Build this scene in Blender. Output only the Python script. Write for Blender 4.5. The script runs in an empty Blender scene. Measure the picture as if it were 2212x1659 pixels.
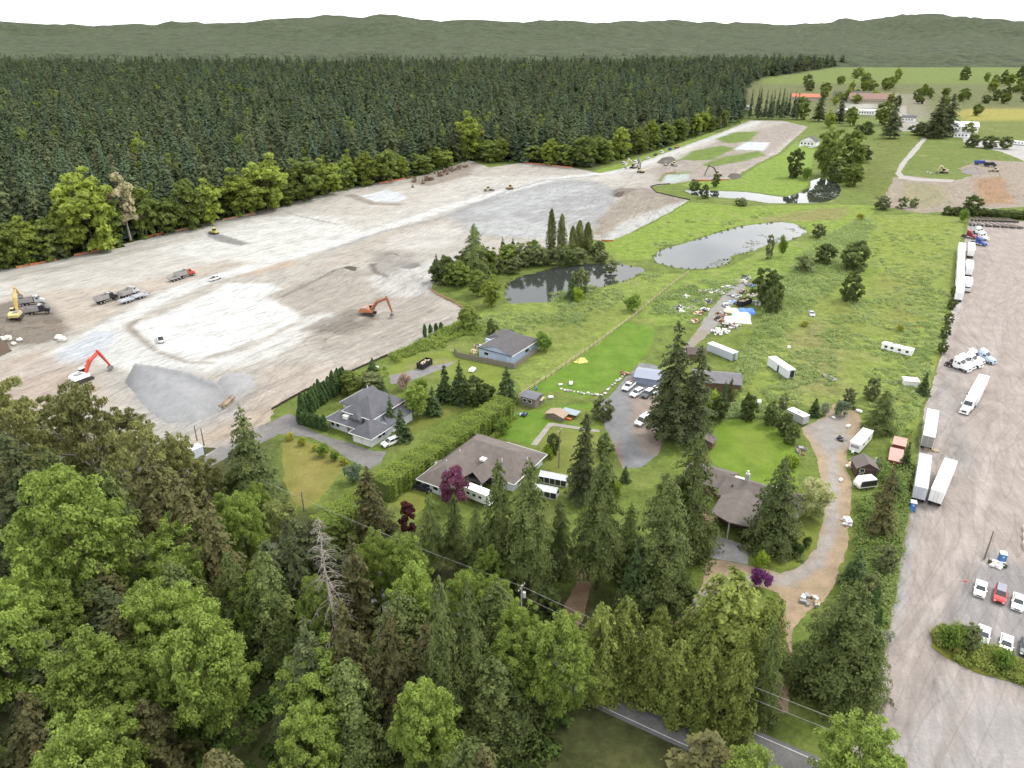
import bpy, math, random
import numpy as np
from mathutils import Vector, Matrix
from mathutils.geometry import delaunay_2d_cdt
R = math.radians
sc = bpy.context.scene
COL = sc.collection
random.seed(7)
rng = np.random.default_rng(7)

# ---------------------------------------------------------------- camera, sky, sun, exposure
CAM_H, PITCH, FOC = 93.0, R(25.4), 1601.3      # metres, tilt below the horizon, focal length in 2212-px units
cam = bpy.data.objects.new('camera', bpy.data.cameras.new('camera'))
COL.objects.link(cam)
cam.location = (0, 0, CAM_H)
cam.rotation_euler = (R(90) - PITCH, 0, 0)
cam.data.sensor_width = 36.0
cam.data.lens = 36.0 * FOC / 2212.0
cam.data.clip_start = 1.0
cam.data.clip_end = 30000.0
sc.camera = cam

SUN_AZ, SUN_EL = R(60), R(54)                  # azimuth from +Y towards +X
w = bpy.data.worlds.new('World'); sc.world = w; w.use_nodes = True
nt = w.node_tree; nt.nodes.clear()
def wn(t): return nt.nodes.new(t)
out = wn('ShaderNodeOutputWorld'); bg = wn('ShaderNodeBackground'); sky = wn('ShaderNodeTexSky')
sky.sky_type = 'NISHITA'; sky.sun_disc = False; sky.sun_elevation = SUN_EL; sky.sun_rotation = SUN_AZ
sky.air_density = 1.2; sky.dust_density = 2.0; sky.altitude = 90
tc = wn('ShaderNodeTexCoord'); sep = wn('ShaderNodeSeparateXYZ'); nt.links.new(tc.outputs['Generated'], sep.inputs[0])
dz = wn('ShaderNodeMath'); dz.operation = 'ADD'; nt.links.new(sep.outputs[2], dz.inputs[0]); dz.inputs[1].default_value = 0.22
comb = wn('ShaderNodeCombineXYZ')
for i in (0, 1):
    dv = wn('ShaderNodeMath'); dv.operation = 'DIVIDE'; nt.links.new(sep.outputs[i], dv.inputs[0]); nt.links.new(dz.outputs[0], dv.inputs[1])
    nt.links.new(dv.outputs[0], comb.inputs[i])
cn = wn('ShaderNodeTexNoise'); cn.inputs['Scale'].default_value = 1.4; cn.inputs['Detail'].default_value = 5; cn.inputs['Roughness'].default_value = .58
nt.links.new(comb.outputs[0], cn.inputs['Vector'])
ramp = wn('ShaderNodeValToRGB'); ramp.color_ramp.elements[0].position = .20; ramp.color_ramp.elements[1].position = .46
nt.links.new(cn.outputs['Fac'], ramp.inputs[0])
cn2 = wn('ShaderNodeTexNoise'); cn2.inputs['Scale'].default_value = 3.1; cn2.inputs['Detail'].default_value = 4
nt.links.new(comb.outputs[0], cn2.inputs['Vector'])
cr2 = wn('ShaderNodeValToRGB'); cr2.color_ramp.elements[0].position = .3; cr2.color_ramp.elements[1].position = .7
cr2.color_ramp.elements[0].color = (6.0, 6.2, 6.6, 1); cr2.color_ramp.elements[1].color = (9.6, 9.6, 9.5, 1)
nt.links.new(cn2.outputs['Fac'], cr2.inputs[0])
mx = wn('ShaderNodeMix'); mx.data_type = 'RGBA'
nt.links.new(ramp.outputs[0], mx.inputs[0]); nt.links.new(sky.outputs[0], mx.inputs[6]); nt.links.new(cr2.outputs[0], mx.inputs[7])
nt.links.new(mx.outputs[2], bg.inputs[0]); bg.inputs[1].default_value = 0.13
nt.links.new(bg.outputs[0], out.inputs[0])

sl = bpy.data.lights.new('sun', 'SUN'); sl.energy = 1.5; sl.angle = R(11); sl.color = (1.0, .96, .90)
so = bpy.data.objects.new('sun', sl); COL.objects.link(so)
sd = Vector((math.sin(SUN_AZ) * math.cos(SUN_EL), math.cos(SUN_AZ) * math.cos(SUN_EL), math.sin(SUN_EL)))
so.rotation_euler = sd.to_track_quat('Z', 'Y').to_euler(); so.location = (0, 0, 300)
sc.view_settings.view_transform = 'Standard'; sc.view_settings.look = 'None'
sc.view_settings.exposure = 1.05; sc.view_settings.gamma = 1.0; sc.view_settings.use_curve_mapping = False
sc.render.engine = 'CYCLES'
sc.cycles.max_bounces = 6; sc.cycles.diffuse_bounces = 3; sc.cycles.glossy_bounces = 3
sc.cycles.transmission_bounces = 4; sc.cycles.transparent_max_bounces = 8
sc.cycles.use_adaptive_sampling = True; sc.cycles.adaptive_threshold = 0.03
sc.cycles.caustics_reflective = False; sc.cycles.caustics_refractive = False

# ---------------------------------------------------------------- measuring helpers
def G(x, y, z=0.0):
    """ground point under a point of the photograph (2212 px wide copy)"""
    u = (x - 1106.0) / FOC; v = (y - 829.5) / FOC
    dz_ = -math.sin(PITCH) - v * math.cos(PITCH); t = (z - CAM_H) / dz_
    return (u * t, (math.cos(PITCH) - v * math.sin(PITCH)) * t)
def GL(pts): return [G(*p) for p in pts]
def PXM(y):
    return FOC * (math.sin(PITCH) + (y - 829.5) / FOC * math.cos(PITCH)) / CAM_H
def HT(x, yb, yt):
    q = G(x, yb); return CAM_H - q[1] * math.tan(PITCH + math.atan((yt - 829.5) / FOC))

_T = rng.random((512, 512))
def vnoise(x, y):
    xi = np.floor(x).astype(int); yi = np.floor(y).astype(int); fx = x - xi; fy = y - yi
    fx = fx * fx * (3 - 2 * fx); fy = fy * fy * (3 - 2 * fy); a = xi & 511; b = yi & 511; c = (xi + 1) & 511; d = (yi + 1) & 511
    return (_T[a, b] * (1 - fx) + _T[c, b] * fx) * (1 - fy) + (_T[a, d] * (1 - fx) + _T[c, d] * fx) * fy
def fbm(x, y, o=4, g=.5):
    s = 0; a = 1; t = 0
    for k in range(o):
        s = s + a * vnoise(x * 2 ** k + 17.3 * k, y * 2 ** k + 9.1 * k); t += a; a *= g
    return s / t
def smooth(a, b, x):
    t = np.clip((x - a) / (b - a), 0, 1); return t * t * (3 - 2 * t)
def sdist(px, py, poly):
    """signed distance to a polygon, positive inside"""
    P = np.asarray(poly, float); n = len(P); d = np.full(px.shape, 1e9); ins = np.zeros(px.shape, bool)
    for i in range(n):
        a = P[i]; b = P[(i + 1) % n]; e = b - a; L = (e ** 2).sum() + 1e-9
        t = np.clip(((px - a[0]) * e[0] + (py - a[1]) * e[1]) / L, 0, 1)
        d = np.minimum(d, (px - a[0] - t * e[0]) ** 2 + (py - a[1] - t * e[1]) ** 2)
        c = ((a[1] > py) != (b[1] > py)) & (px < (b[0] - a[0]) * (py - a[1]) / (b[1] - a[1] + 1e-12) + a[0])
        ins ^= c
    return np.where(ins, 1, -1) * np.sqrt(d)
def ldist(px, py, line):
    P = np.asarray(line, float); d = np.full(px.shape, 1e9)
    for a, b in zip(P[:-1], P[1:]):
        e = b - a; L = (e ** 2).sum() + 1e-9
        t = np.clip(((px - a[0]) * e[0] + (py - a[1]) * e[1]) / L, 0, 1)
        d = np.minimum(d, (px - a[0] - t * e[0]) ** 2 + (py - a[1] - t * e[1]) ** 2)
    return np.sqrt(d)

# ---------------------------------------------------------------- materials
_M = {}
def nodes(name):
    m = bpy.data.materials.new(name); m.use_nodes = True; n = m.node_tree
    b = n.nodes['Principled BSDF']; return m, n, b
def mat(name, col, rough=.6, metal=0.0, spec=.35, var=.12, scale=3.0, bump=0.0):
    if name in _M: return _M[name]
    m, n, b = nodes(name)
    b.inputs['Roughness'].default_value = rough; b.inputs['Metallic'].default_value = metal
    b.inputs['Specular IOR Level'].default_value = spec
    if var > 0:
        t = n.nodes.new('ShaderNodeTexCoord'); z = n.nodes.new('ShaderNodeTexNoise'); z.inputs['Scale'].default_value = scale; z.inputs['Detail'].default_value = 2
        n.links.new(t.outputs['Object'], z.inputs['Vector'])
        x = n.nodes.new('ShaderNodeMix'); x.data_type = 'RGBA'
        x.inputs[6].default_value = tuple(c * (1 - var * 1.6) for c in col) + (1,); x.inputs[7].default_value = tuple(min(1, c * (1 + var)) for c in col) + (1,)
        n.links.new(z.outputs['Fac'], x.inputs[0]); n.links.new(x.outputs[2], b.inputs['Base Color'])
        if bump > 0:
            bp = n.nodes.new('ShaderNodeBump'); bp.inputs['Strength'].default_value = bump; bp.inputs['Distance'].default_value = .05
            n.links.new(z.outputs['Fac'], bp.inputs['Height']); n.links.new(bp.outputs[0], b.inputs['Normal'])
    else:
        b.inputs['Base Color'].default_value = tuple(col) + (1,)
    _M[name] = m; return m
def groundmat(name, s1=.25, s2=1.6, lo=.72, hi=1.22, streak=0.0, ang=64, rough=.95, bump=.4, bdist=.15, tint=None):
    """vertex colour 'Col' broken up by two noises and, on driven ground, long streaks"""
    m, n, b = nodes(name); L = n.links
    b.inputs['Roughness'].default_value = rough; b.inputs['Specular IOR Level'].default_value = .15
    a = n.nodes.new('ShaderNodeAttribute'); a.attribute_name = 'Col'
    g = n.nodes.new('ShaderNodeNewGeometry')
    def noise(sc_, det, src, rgh=.55):
        z = n.nodes.new('ShaderNodeTexNoise'); z.inputs['Scale'].default_value = sc_; z.inputs['Detail'].default_value = det; z.inputs['Roughness'].default_value = rgh
        L.new(src, z.inputs['Vector']); return z.outputs['Fac']
    def rng_(src, a0, a1, l, h):
        r = n.nodes.new('ShaderNodeMapRange'); L.new(src, r.inputs[0])
        for k, v in zip((1, 2, 3, 4), (a0, a1, l, h)): r.inputs[k].default_value = v
        return r.outputs[0]
    def mul(x, y):
        q = n.nodes.new('ShaderNodeMath'); q.operation = 'MULTIPLY'; L.new(x, q.inputs[0]); L.new(y, q.inputs[1]); return q.outputs[0]
    n1 = noise(s1, 3, g.outputs['Position'], .65); n2 = noise(s2, 4, g.outputs['Position'], .7)
    f = mul(rng_(n1, .3, .7, lo, hi), rng_(n2, .28, .72, lo, hi))
    if streak > 0:
        mp = n.nodes.new('ShaderNodeMapping'); mp.vector_type = 'TEXTURE'; mp.inputs['Rotation'].default_value = (0, 0, R(ang)); mp.inputs['Scale'].default_value = (26, 1.15, 1)
        wob = n.nodes.new('ShaderNodeTexNoise'); wob.inputs['Scale'].default_value = .012; wob.inputs['Detail'].default_value = 0; L.new(g.outputs['Position'], wob.inputs['Vector'])
        va = n.nodes.new('ShaderNodeVectorMath'); va.operation = 'MULTIPLY_ADD'; L.new(wob.outputs['Color'], va.inputs[0]); va.inputs[1].default_value = (26, 26, 0); L.new(g.outputs['Position'], va.inputs[2])
        L.new(va.outputs[0], mp.inputs['Vector'])
        n3 = noise(1.0, 3, mp.outputs[0], .6)
        f = mul(f, rng_(n3, .3, .7, 1 - streak, 1 + streak * .8))
        for da, sx, sy, dp in ((-14, 34, 3.2, .16), (17, 26, 2.6, .13)):      # wheel tracks
            m2 = n.nodes.new('ShaderNodeMapping'); m2.vector_type = 'TEXTURE'; m2.inputs['Rotation'].default_value = (0, 0, R(ang + da)); m2.inputs['Scale'].default_value = (sx, sy, 1); L.new(va.outputs[0], m2.inputs['Vector'])
            q5 = n.nodes.new('ShaderNodeMath'); q5.operation = 'SUBTRACT'; L.new(noise(1.0, 1, m2.outputs[0], .5), q5.inputs[0]); q5.inputs[1].default_value = .5
            q6 = n.nodes.new('ShaderNodeMath'); q6.operation = 'ABSOLUTE'; L.new(q5.outputs[0], q6.inputs[0]); f = mul(f, rng_(q6.outputs[0], .004, .03, 1 - dp * streak / .13, 1.02))
    vm = n.nodes.new('ShaderNodeVectorMath'); vm.operation = 'SCALE'; L.new(a.outputs['Color'], vm.inputs[0]); L.new(f, vm.inputs['Scale'])
    res = vm.outputs[0]
    if tint:
        n4 = noise(tint[1], 3, g.outputs['Position'], .6)
        x = n.nodes.new('ShaderNodeMix'); x.data_type = 'RGBA'; L.new(rng_(n4, tint[2], tint[3], 0, tint[4]), x.inputs[0]); L.new(res, x.inputs[6]); x.inputs[7].default_value = tint[0] + (1,)
        res = x.outputs[2]
    L.new(res, b.inputs['Base Color'])
    bp = n.nodes.new('ShaderNodeBump'); bp.inputs['Strength'].default_value = bump; bp.inputs['Distance'].default_value = bdist
    L.new(n2, bp.inputs['Height']); L.new(bp.outputs[0], b.inputs['Normal'])
    return m

# ---------------------------------------------------------------- object helpers
def prop(o, label=None, cat=None, group=None, kind=None):
    if label: o['label'] = label
    if cat: o['category'] = cat
    if group: o['group'] = group
    if kind: o['kind'] = kind
    return o
def thing(name, label, cat, loc=(0, 0, 0), rotz=0.0, group=None):
    o = bpy.data.objects.new(name, None); COL.objects.link(o); o.empty_display_size = .5
    o.location = (loc[0], loc[1], loc[2] if len(loc) > 2 else 0); o.rotation_euler = (0, 0, rotz)
    return prop(o, label, cat, group)
def rawmesh(name, V, F, m=None, smooth_=False):
    """V (n,3) array, F (k,3|4) array"""
    V = np.asarray(V, np.float32); F = np.asarray(F, np.int32); me = bpy.data.meshes.new(name); k = F.shape[1]
    me.vertices.add(len(V)); me.vertices.foreach_set('co', V.ravel())
    me.loops.add(F.size); me.loops.foreach_set('vertex_index', F.ravel())
    me.polygons.add(len(F)); me.polygons.foreach_set('loop_start', np.arange(0, F.size, k, dtype=np.int32))
    try: me.polygons.foreach_set('loop_total', np.full(len(F), k, np.int32))
    except Exception: pass
    if smooth_: me.polygons.foreach_set('use_smooth', np.ones(len(F), bool))
    me.update(calc_edges=True); me.validate()
    if m: me.materials.append(m)
    return me
def link(name, me, parent=None, loc=None):
    o = bpy.data.objects.new(name, me); COL.objects.link(o)
    if parent: o.parent = parent
    if loc is not None: o.location = loc
    return o
def dup(root, loc, rotz, label=None, group=None, scale=None):
    r = root.copy(); COL.objects.link(r); r.location = (loc[0], loc[1], loc[2] if len(loc) > 2 else 0); r.rotation_euler = (0, 0, rotz)
    if label: r['label'] = label
    if group: r['group'] = group
    if scale: r.scale = scale
    def rec(a, b):
        for ch in list(a.children):
            c = ch.copy(); COL.objects.link(c); c.parent = b; rec(ch, c)
    rec(root, r); return r
class MB:
    def __init__(s): s.v = []; s.f = []
    def add(s, v, f):
        k = len(s.v); s.v += [tuple(p) for p in v]; s.f += [tuple(i + k for i in q) for q in f]; return s
    def box(s, x0, x1, y0, y1, z0, z1, tx=0, ty=0, M=None):
        v = [(x0, y0, z0), (x1, y0, z0), (x1, y1, z0), (x0, y1, z0), (x0 + tx, y0 + ty, z1), (x1 - tx, y0 + ty, z1), (x1 - tx, y1 - ty, z1), (x0 + tx, y1 - ty, z1)]
        if M is not None: v = [tuple(M @ Vector(p)) for p in v]
        return s.add(v, [(3, 2, 1, 0), (4, 5, 6, 7), (0, 1, 5, 4), (1, 2, 6, 5), (2, 3, 7, 6), (3, 0, 4, 7)])
    def loft(s, secs, cap=True, closed=True):
        n = len(secs[0]); v = [p for q in secs for p in q]; f = []
        for i in range(len(secs) - 1):
            for j in range(n if closed else n - 1):
                a = i * n + j; b = i * n + (j + 1) % n; f.append((a, b, b + n, a + n))
        if cap: f.append(tuple(reversed(range(n)))); f.append(tuple(range((len(secs) - 1) * n, len(secs) * n)))
        return s.add(v, f)
    def tube(s, p, q, r0, r1=None, n=8):
        p = Vector(p); q = Vector(q); r1 = r0 if r1 is None else r1; d = (q - p).normalized()
        a = d.orthogonal().normalized(); b = d.cross(a)
        ring = lambda c, r: [tuple(c + (a * math.cos(t) + b * math.sin(t)) * r) for t in [2 * math.pi * k / n for k in range(n)]]
        return s.loft([ring(p, r0), ring(q, r1)])
    def path(s, pts, rs, n=6):
        secs = []
        pts = [Vector(p) for p in pts]
        for i, p in enumerate(pts):
            d = (pts[min(i + 1, len(pts) - 1)] - pts[max(i - 1, 0)]).normalized()
            a = Vector((0, 1, 0)) if abs(d.y) < .9 else Vector((1, 0, 0))
            a = (a - d * a.dot(d)).normalized(); b = d.cross(a)
            secs.append([tuple(p + (a * math.cos(t) + b * math.sin(t)) * rs[i]) for t in [2 * math.pi * k / n for k in range(n)]])
        return s.loft(secs)
    def wheel(s, x, y, z, r, wd, n=12): return s.tube((x, y - wd / 2, z), (x, y + wd / 2, z), r, r, n)
    def extr(s, prof, y0, y1, inset=0.0):
        """(x,z) profile along y, optionally pulled in at both ends"""
        cx = sum(p[0] for p in prof) / len(prof); cz = sum(p[1] for p in prof) / len(prof)
        sh = [(cx + (p[0] - cx) * (1 - inset), cz + (p[1] - cz) * (1 - inset)) for p in prof]
        if inset: secs = [(y0, sh), (y0 + .12, prof), (y1 - .12, prof), (y1, sh)]
        else: secs = [(y0, prof), (y1, prof)]
        return s.loft([[(p[0], y, p[1]) for p in pr] for y, pr in secs])
    def poly(s, pts): return s.add(pts, [tuple(range(len(pts)))])
    def slab(s, pts, t):
        """flat polygon with thickness t downwards"""
        n = len(pts); v = list(pts) + [(p[0], p[1], p[2] - t) for p in pts]
        f = [tuple(range(n)), tuple(reversed(range(n, 2 * n)))] + [(i, i + n, (i + 1) % n + n, (i + 1) % n) for i in range(n)]
        return s.add(v, f)
    def mesh(s, name, m):
        me = bpy.data.meshes.new(name); me.from_pydata(s.v, [], s.f); me.materials.append(m)
        import bmesh
        bm = bmesh.new(); bm.from_mesh(me); bmesh.ops.recalc_face_normals(bm, faces=bm.faces); bm.to_mesh(me); bm.free()
        return me
    def o(s, name, m, parent=None, loc=None):
        return link(name, s.mesh(name, m), parent, loc)

# ---------------------------------------------------------------- ground surfaces
def paint(x, y, base, patches):
    c = np.tile(np.asarray(base, float), (len(x), 1))
    wob = (fbm(x * .09 + 3, y * .09, 4) - .5) * 2; wob2 = (fbm(x * .5 + 31, y * .5, 3) - .5) * 2
    for p in patches:
        if p[0] == 'line':
            _, pts, wd, col, soft, al = p
            d = wd * .5 - ldist(x, y, GL(pts)) + wob2 * soft * .6
        else:
            _, pts, col, soft, amp, al = p
            d = sdist(x, y, GL(pts)) + wob * amp + wob2 * amp * .4
        a = (smooth(-soft, soft, d) * al)[:, None]
        c = c * (1 - a) + np.asarray(col) * a
    return c
def setcol(me, c):
    at = me.color_attributes.new('Col', 'FLOAT_COLOR', 'POINT')
    at.data.foreach_set('color', np.concatenate([c * .57, np.ones((len(c), 1))], 1).astype(np.float32).ravel())
def region(name, poly, z, m, base, patches=(), s0=1.0, div=160, jit=.4, bump=0.0, bsc=.4, kind='structure', world=False, parent=None, hfun=None, tone=(1, 1, 1)):
    if name == 'meadow': tone = (1.17, 1.17, 1.1)
    if name == 'lawn': tone = (1.2, 1.17, 1.15)
    W = np.asarray(poly if world else GL(poly), float); B = []
    for i in range(len(W)):
        a = W[i]; b = W[(i + 1) % len(W)]; L = np.hypot(*(b - a)); s = max(s0, (a[1] + b[1]) / 2 / div)
        k = max(1, int(L / s))
        for t in range(k): B.append(a + (b - a) * t / k)
    B = np.array(B); nx = fbm(B[:, 0] * .35, B[:, 1] * .35, 3) - .5; ny = fbm(B[:, 0] * .35 + 50, B[:, 1] * .35, 3) - .5
    B = B + np.stack([nx, ny], 1) * 2.4 * jit
    pts = []
    y0, y1 = B[:, 1].min(), B[:, 1].max(); x0, x1 = B[:, 0].min(), B[:, 0].max(); yy = y0
    while yy < y1:
        ye = min(y1, max(yy * 1.25, yy + 10)); s = max(s0, (yy + ye) / 2 / div)
        gx, gy = np.meshgrid(np.arange(x0, x1, s), np.arange(yy + s * .5, ye, s * .87)); gx = gx + (np.arange(gx.shape[0]) % 2)[:, None] * s * .5
        gx = gx + (rng.random(gx.shape) - .5) * s * .3; gy = gy + (rng.random(gy.shape) - .5) * s * .3
        gx = gx.ravel(); gy = gy.ravel(); k = np.abs(gx) < gy * .85 + 40; gx = gx[k]; gy = gy[k]
        k = sdist(gx, gy, B[::2] if len(B) > 60 else B) > s * .6; pts.append(np.stack([gx[k], gy[k]], 1)); yy = ye
    I = np.concatenate(pts) if pts else np.zeros((0, 2)); A = np.concatenate([B, I])
    n = len(B)
    r = delaunay_2d_cdt([Vector(p) for p in A], [], [list(range(n))], 1, 1e-4)
    V = np.array([(p.x, p.y) for p in r[0]]); F = np.array([f for f in r[2] if len(f) == 3])
    zz = np.full(len(V), float(z))
    if bump > 0:
        e = smooth(0.3, 3.5, sdist(V[:, 0], V[:, 1], B[::2] if len(B) > 60 else B))
        zz += e * bump * np.clip(fbm(V[:, 0] * bsc, V[:, 1] * bsc, 3) - .3, 0, 1) * 2
    if hfun: zz += hfun(V[:, 0], V[:, 1], B)
    V3 = np.stack([V[:, 0], V[:, 1], zz], 1)
    # orient up
    a = V3[F[:, 1]] - V3[F[:, 0]]; b = V3[F[:, 2]] - V3[F[:, 0]]; fl = (a[:, 0] * b[:, 1] - a[:, 1] * b[:, 0]) < 0
    F[fl] = F[fl][:, ::-1]
    me = rawmesh(name, V3, F, m, True); setcol(me, paint(V3[:, 0], V3[:, 1], base, patches) * np.asarray(tone))
    o = link(name, me, parent)
    if kind: o['kind'] = kind
    return o

m_grass = groundmat('grass', .22, 1.0, .68, 1.28, tint=((.22, .20, .08), .06, .52, .75, .35), bump=.8, bdist=.35)
m_lawn = groundmat('mown_grass', .22, 1.5, .82, 1.15, bump=.7, bdist=.15, tint=((.17, .19, .05), .12, .5, .75, .35))
m_dirt = groundmat('cleared_soil', .13, 1.1, .84, 1.13, streak=.15, ang=60, bump=.7, bdist=.25)
m_gravel = groundmat('gravel', .16, 1.7, .86, 1.12, streak=.11, ang=68, bump=.4, bdist=.08)
m_drive = groundmat('drive', .35, 2.2, .82, 1.16, bump=.3, bdist=.05)

GREEN = (.165, .22, .045); OLIVE = (.15, .17, .04); DKG = (.07, .11, .025); LAWN = (.125, .222, .026)
# the ground sheet, to the horizon
ni, nj = 150, 180
yv = -60 + 55 * np.exp(np.linspace(0, 5.25, ni)); uv = np.linspace(-1.7, 1.7, nj)
gx = (uv[None, :] * (yv[:, None] + 120)); gy = np.repeat(yv[:, None], nj, 1)
idx = np.arange(ni * nj).reshape(ni, nj)
F = np.stack([idx[:-1, :-1], idx[:-1, 1:], idx[1:, 1:], idx[1:, :-1]], -1).reshape(-1, 4)
V = np.stack([gx.ravel(), gy.ravel(), np.zeros(ni * nj)], 1)
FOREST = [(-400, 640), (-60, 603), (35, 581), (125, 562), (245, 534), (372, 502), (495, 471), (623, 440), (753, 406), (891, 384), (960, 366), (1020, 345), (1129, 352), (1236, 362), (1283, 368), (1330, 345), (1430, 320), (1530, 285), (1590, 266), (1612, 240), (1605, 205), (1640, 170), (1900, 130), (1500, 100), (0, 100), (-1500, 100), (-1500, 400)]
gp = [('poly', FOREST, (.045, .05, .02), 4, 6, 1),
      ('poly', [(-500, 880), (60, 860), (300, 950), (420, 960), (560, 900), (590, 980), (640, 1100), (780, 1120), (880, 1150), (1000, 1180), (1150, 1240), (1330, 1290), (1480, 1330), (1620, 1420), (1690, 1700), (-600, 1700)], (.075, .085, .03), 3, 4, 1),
      ('poly', [(1610, 240), (1750, 250), (1900, 255), (2212, 250), (2500, 250), (2600, 180), (1600, 180)], (.15, .16, .06), 8, 10, .9),
      ('poly', [(2090, 262), (2220, 262), (2400, 262), (2400, 238), (2090, 236)], (.38, .34, .07), 3, 2, .85),
      ('poly', [(2050, 252), (2130, 256), (2130, 246), (2060, 243)], (.36, .33, .07), 3, 2, .75),
      ('poly', [(2050, 300), (2400, 300), (2400, 262), (2080, 262)], (.17, .20, .045), 4, 4, .8),
      ('poly', [(1880, 300), (1990, 300), (1945, 340), (1925, 400), (1910, 440), (1880, 440), (1850, 400)], (.16, .19, .04), 4, 5, .9),
      ('poly', [(1985, 312), (2085, 322), (2200, 348), (2120, 356), (2080, 365), (1950, 372), (1945, 362)], (.16, .21, .04), 2, 2, 1),
      ('poly', [(1940, 200), (2010, 205), (2000, 262), (1945, 270)], (.36, .33, .28), 3, 4, .5),
      ('poly', [(1820, 205), (1915, 205), (1905, 238), (1830, 236)], (.5, .48, .44), 3, 4, .9)]
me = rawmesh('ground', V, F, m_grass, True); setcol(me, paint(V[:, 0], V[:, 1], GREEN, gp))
prop(link('ground', me), kind='structure')

# the cleared building site
SITE = [(-260, 655), (-60, 600), (0, 582), (125, 561), (245, 533), (372, 500), (495, 470), (623, 439), (753, 405), (891, 384), (960, 366), (1010, 345), (1058, 362), (1129, 351), (1236, 362), (1296, 374), (1345, 364), (1452, 325), (1554, 287), (1622, 260), (1690, 261), (1745, 274), (1714, 301), (1682, 331), (1636, 353), (1585, 383), (1570, 389), (1497, 390), (1447, 398), (1405, 403), (1418, 416), (1491, 432), (1481, 438), (1437, 464), (1377, 495), (1325, 521), (1299, 520), (1273, 516), (1200, 535), (1100, 545), (1000, 570), (945, 592), (930, 625), (960, 645), (1001, 666), (985, 694), (915, 731), (839, 767), (733, 814), (662, 843), (587, 885), (584, 912), (490, 972), (377, 960), (250, 960), (0, 920), (-260, 900)]
SB = (.415, .38, .335)
WHT = (.58, .565, .53); GRY = (.33, .325, .32); BRN = (.29, .25, .205); ORG = (.43, .335, .25)
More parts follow.
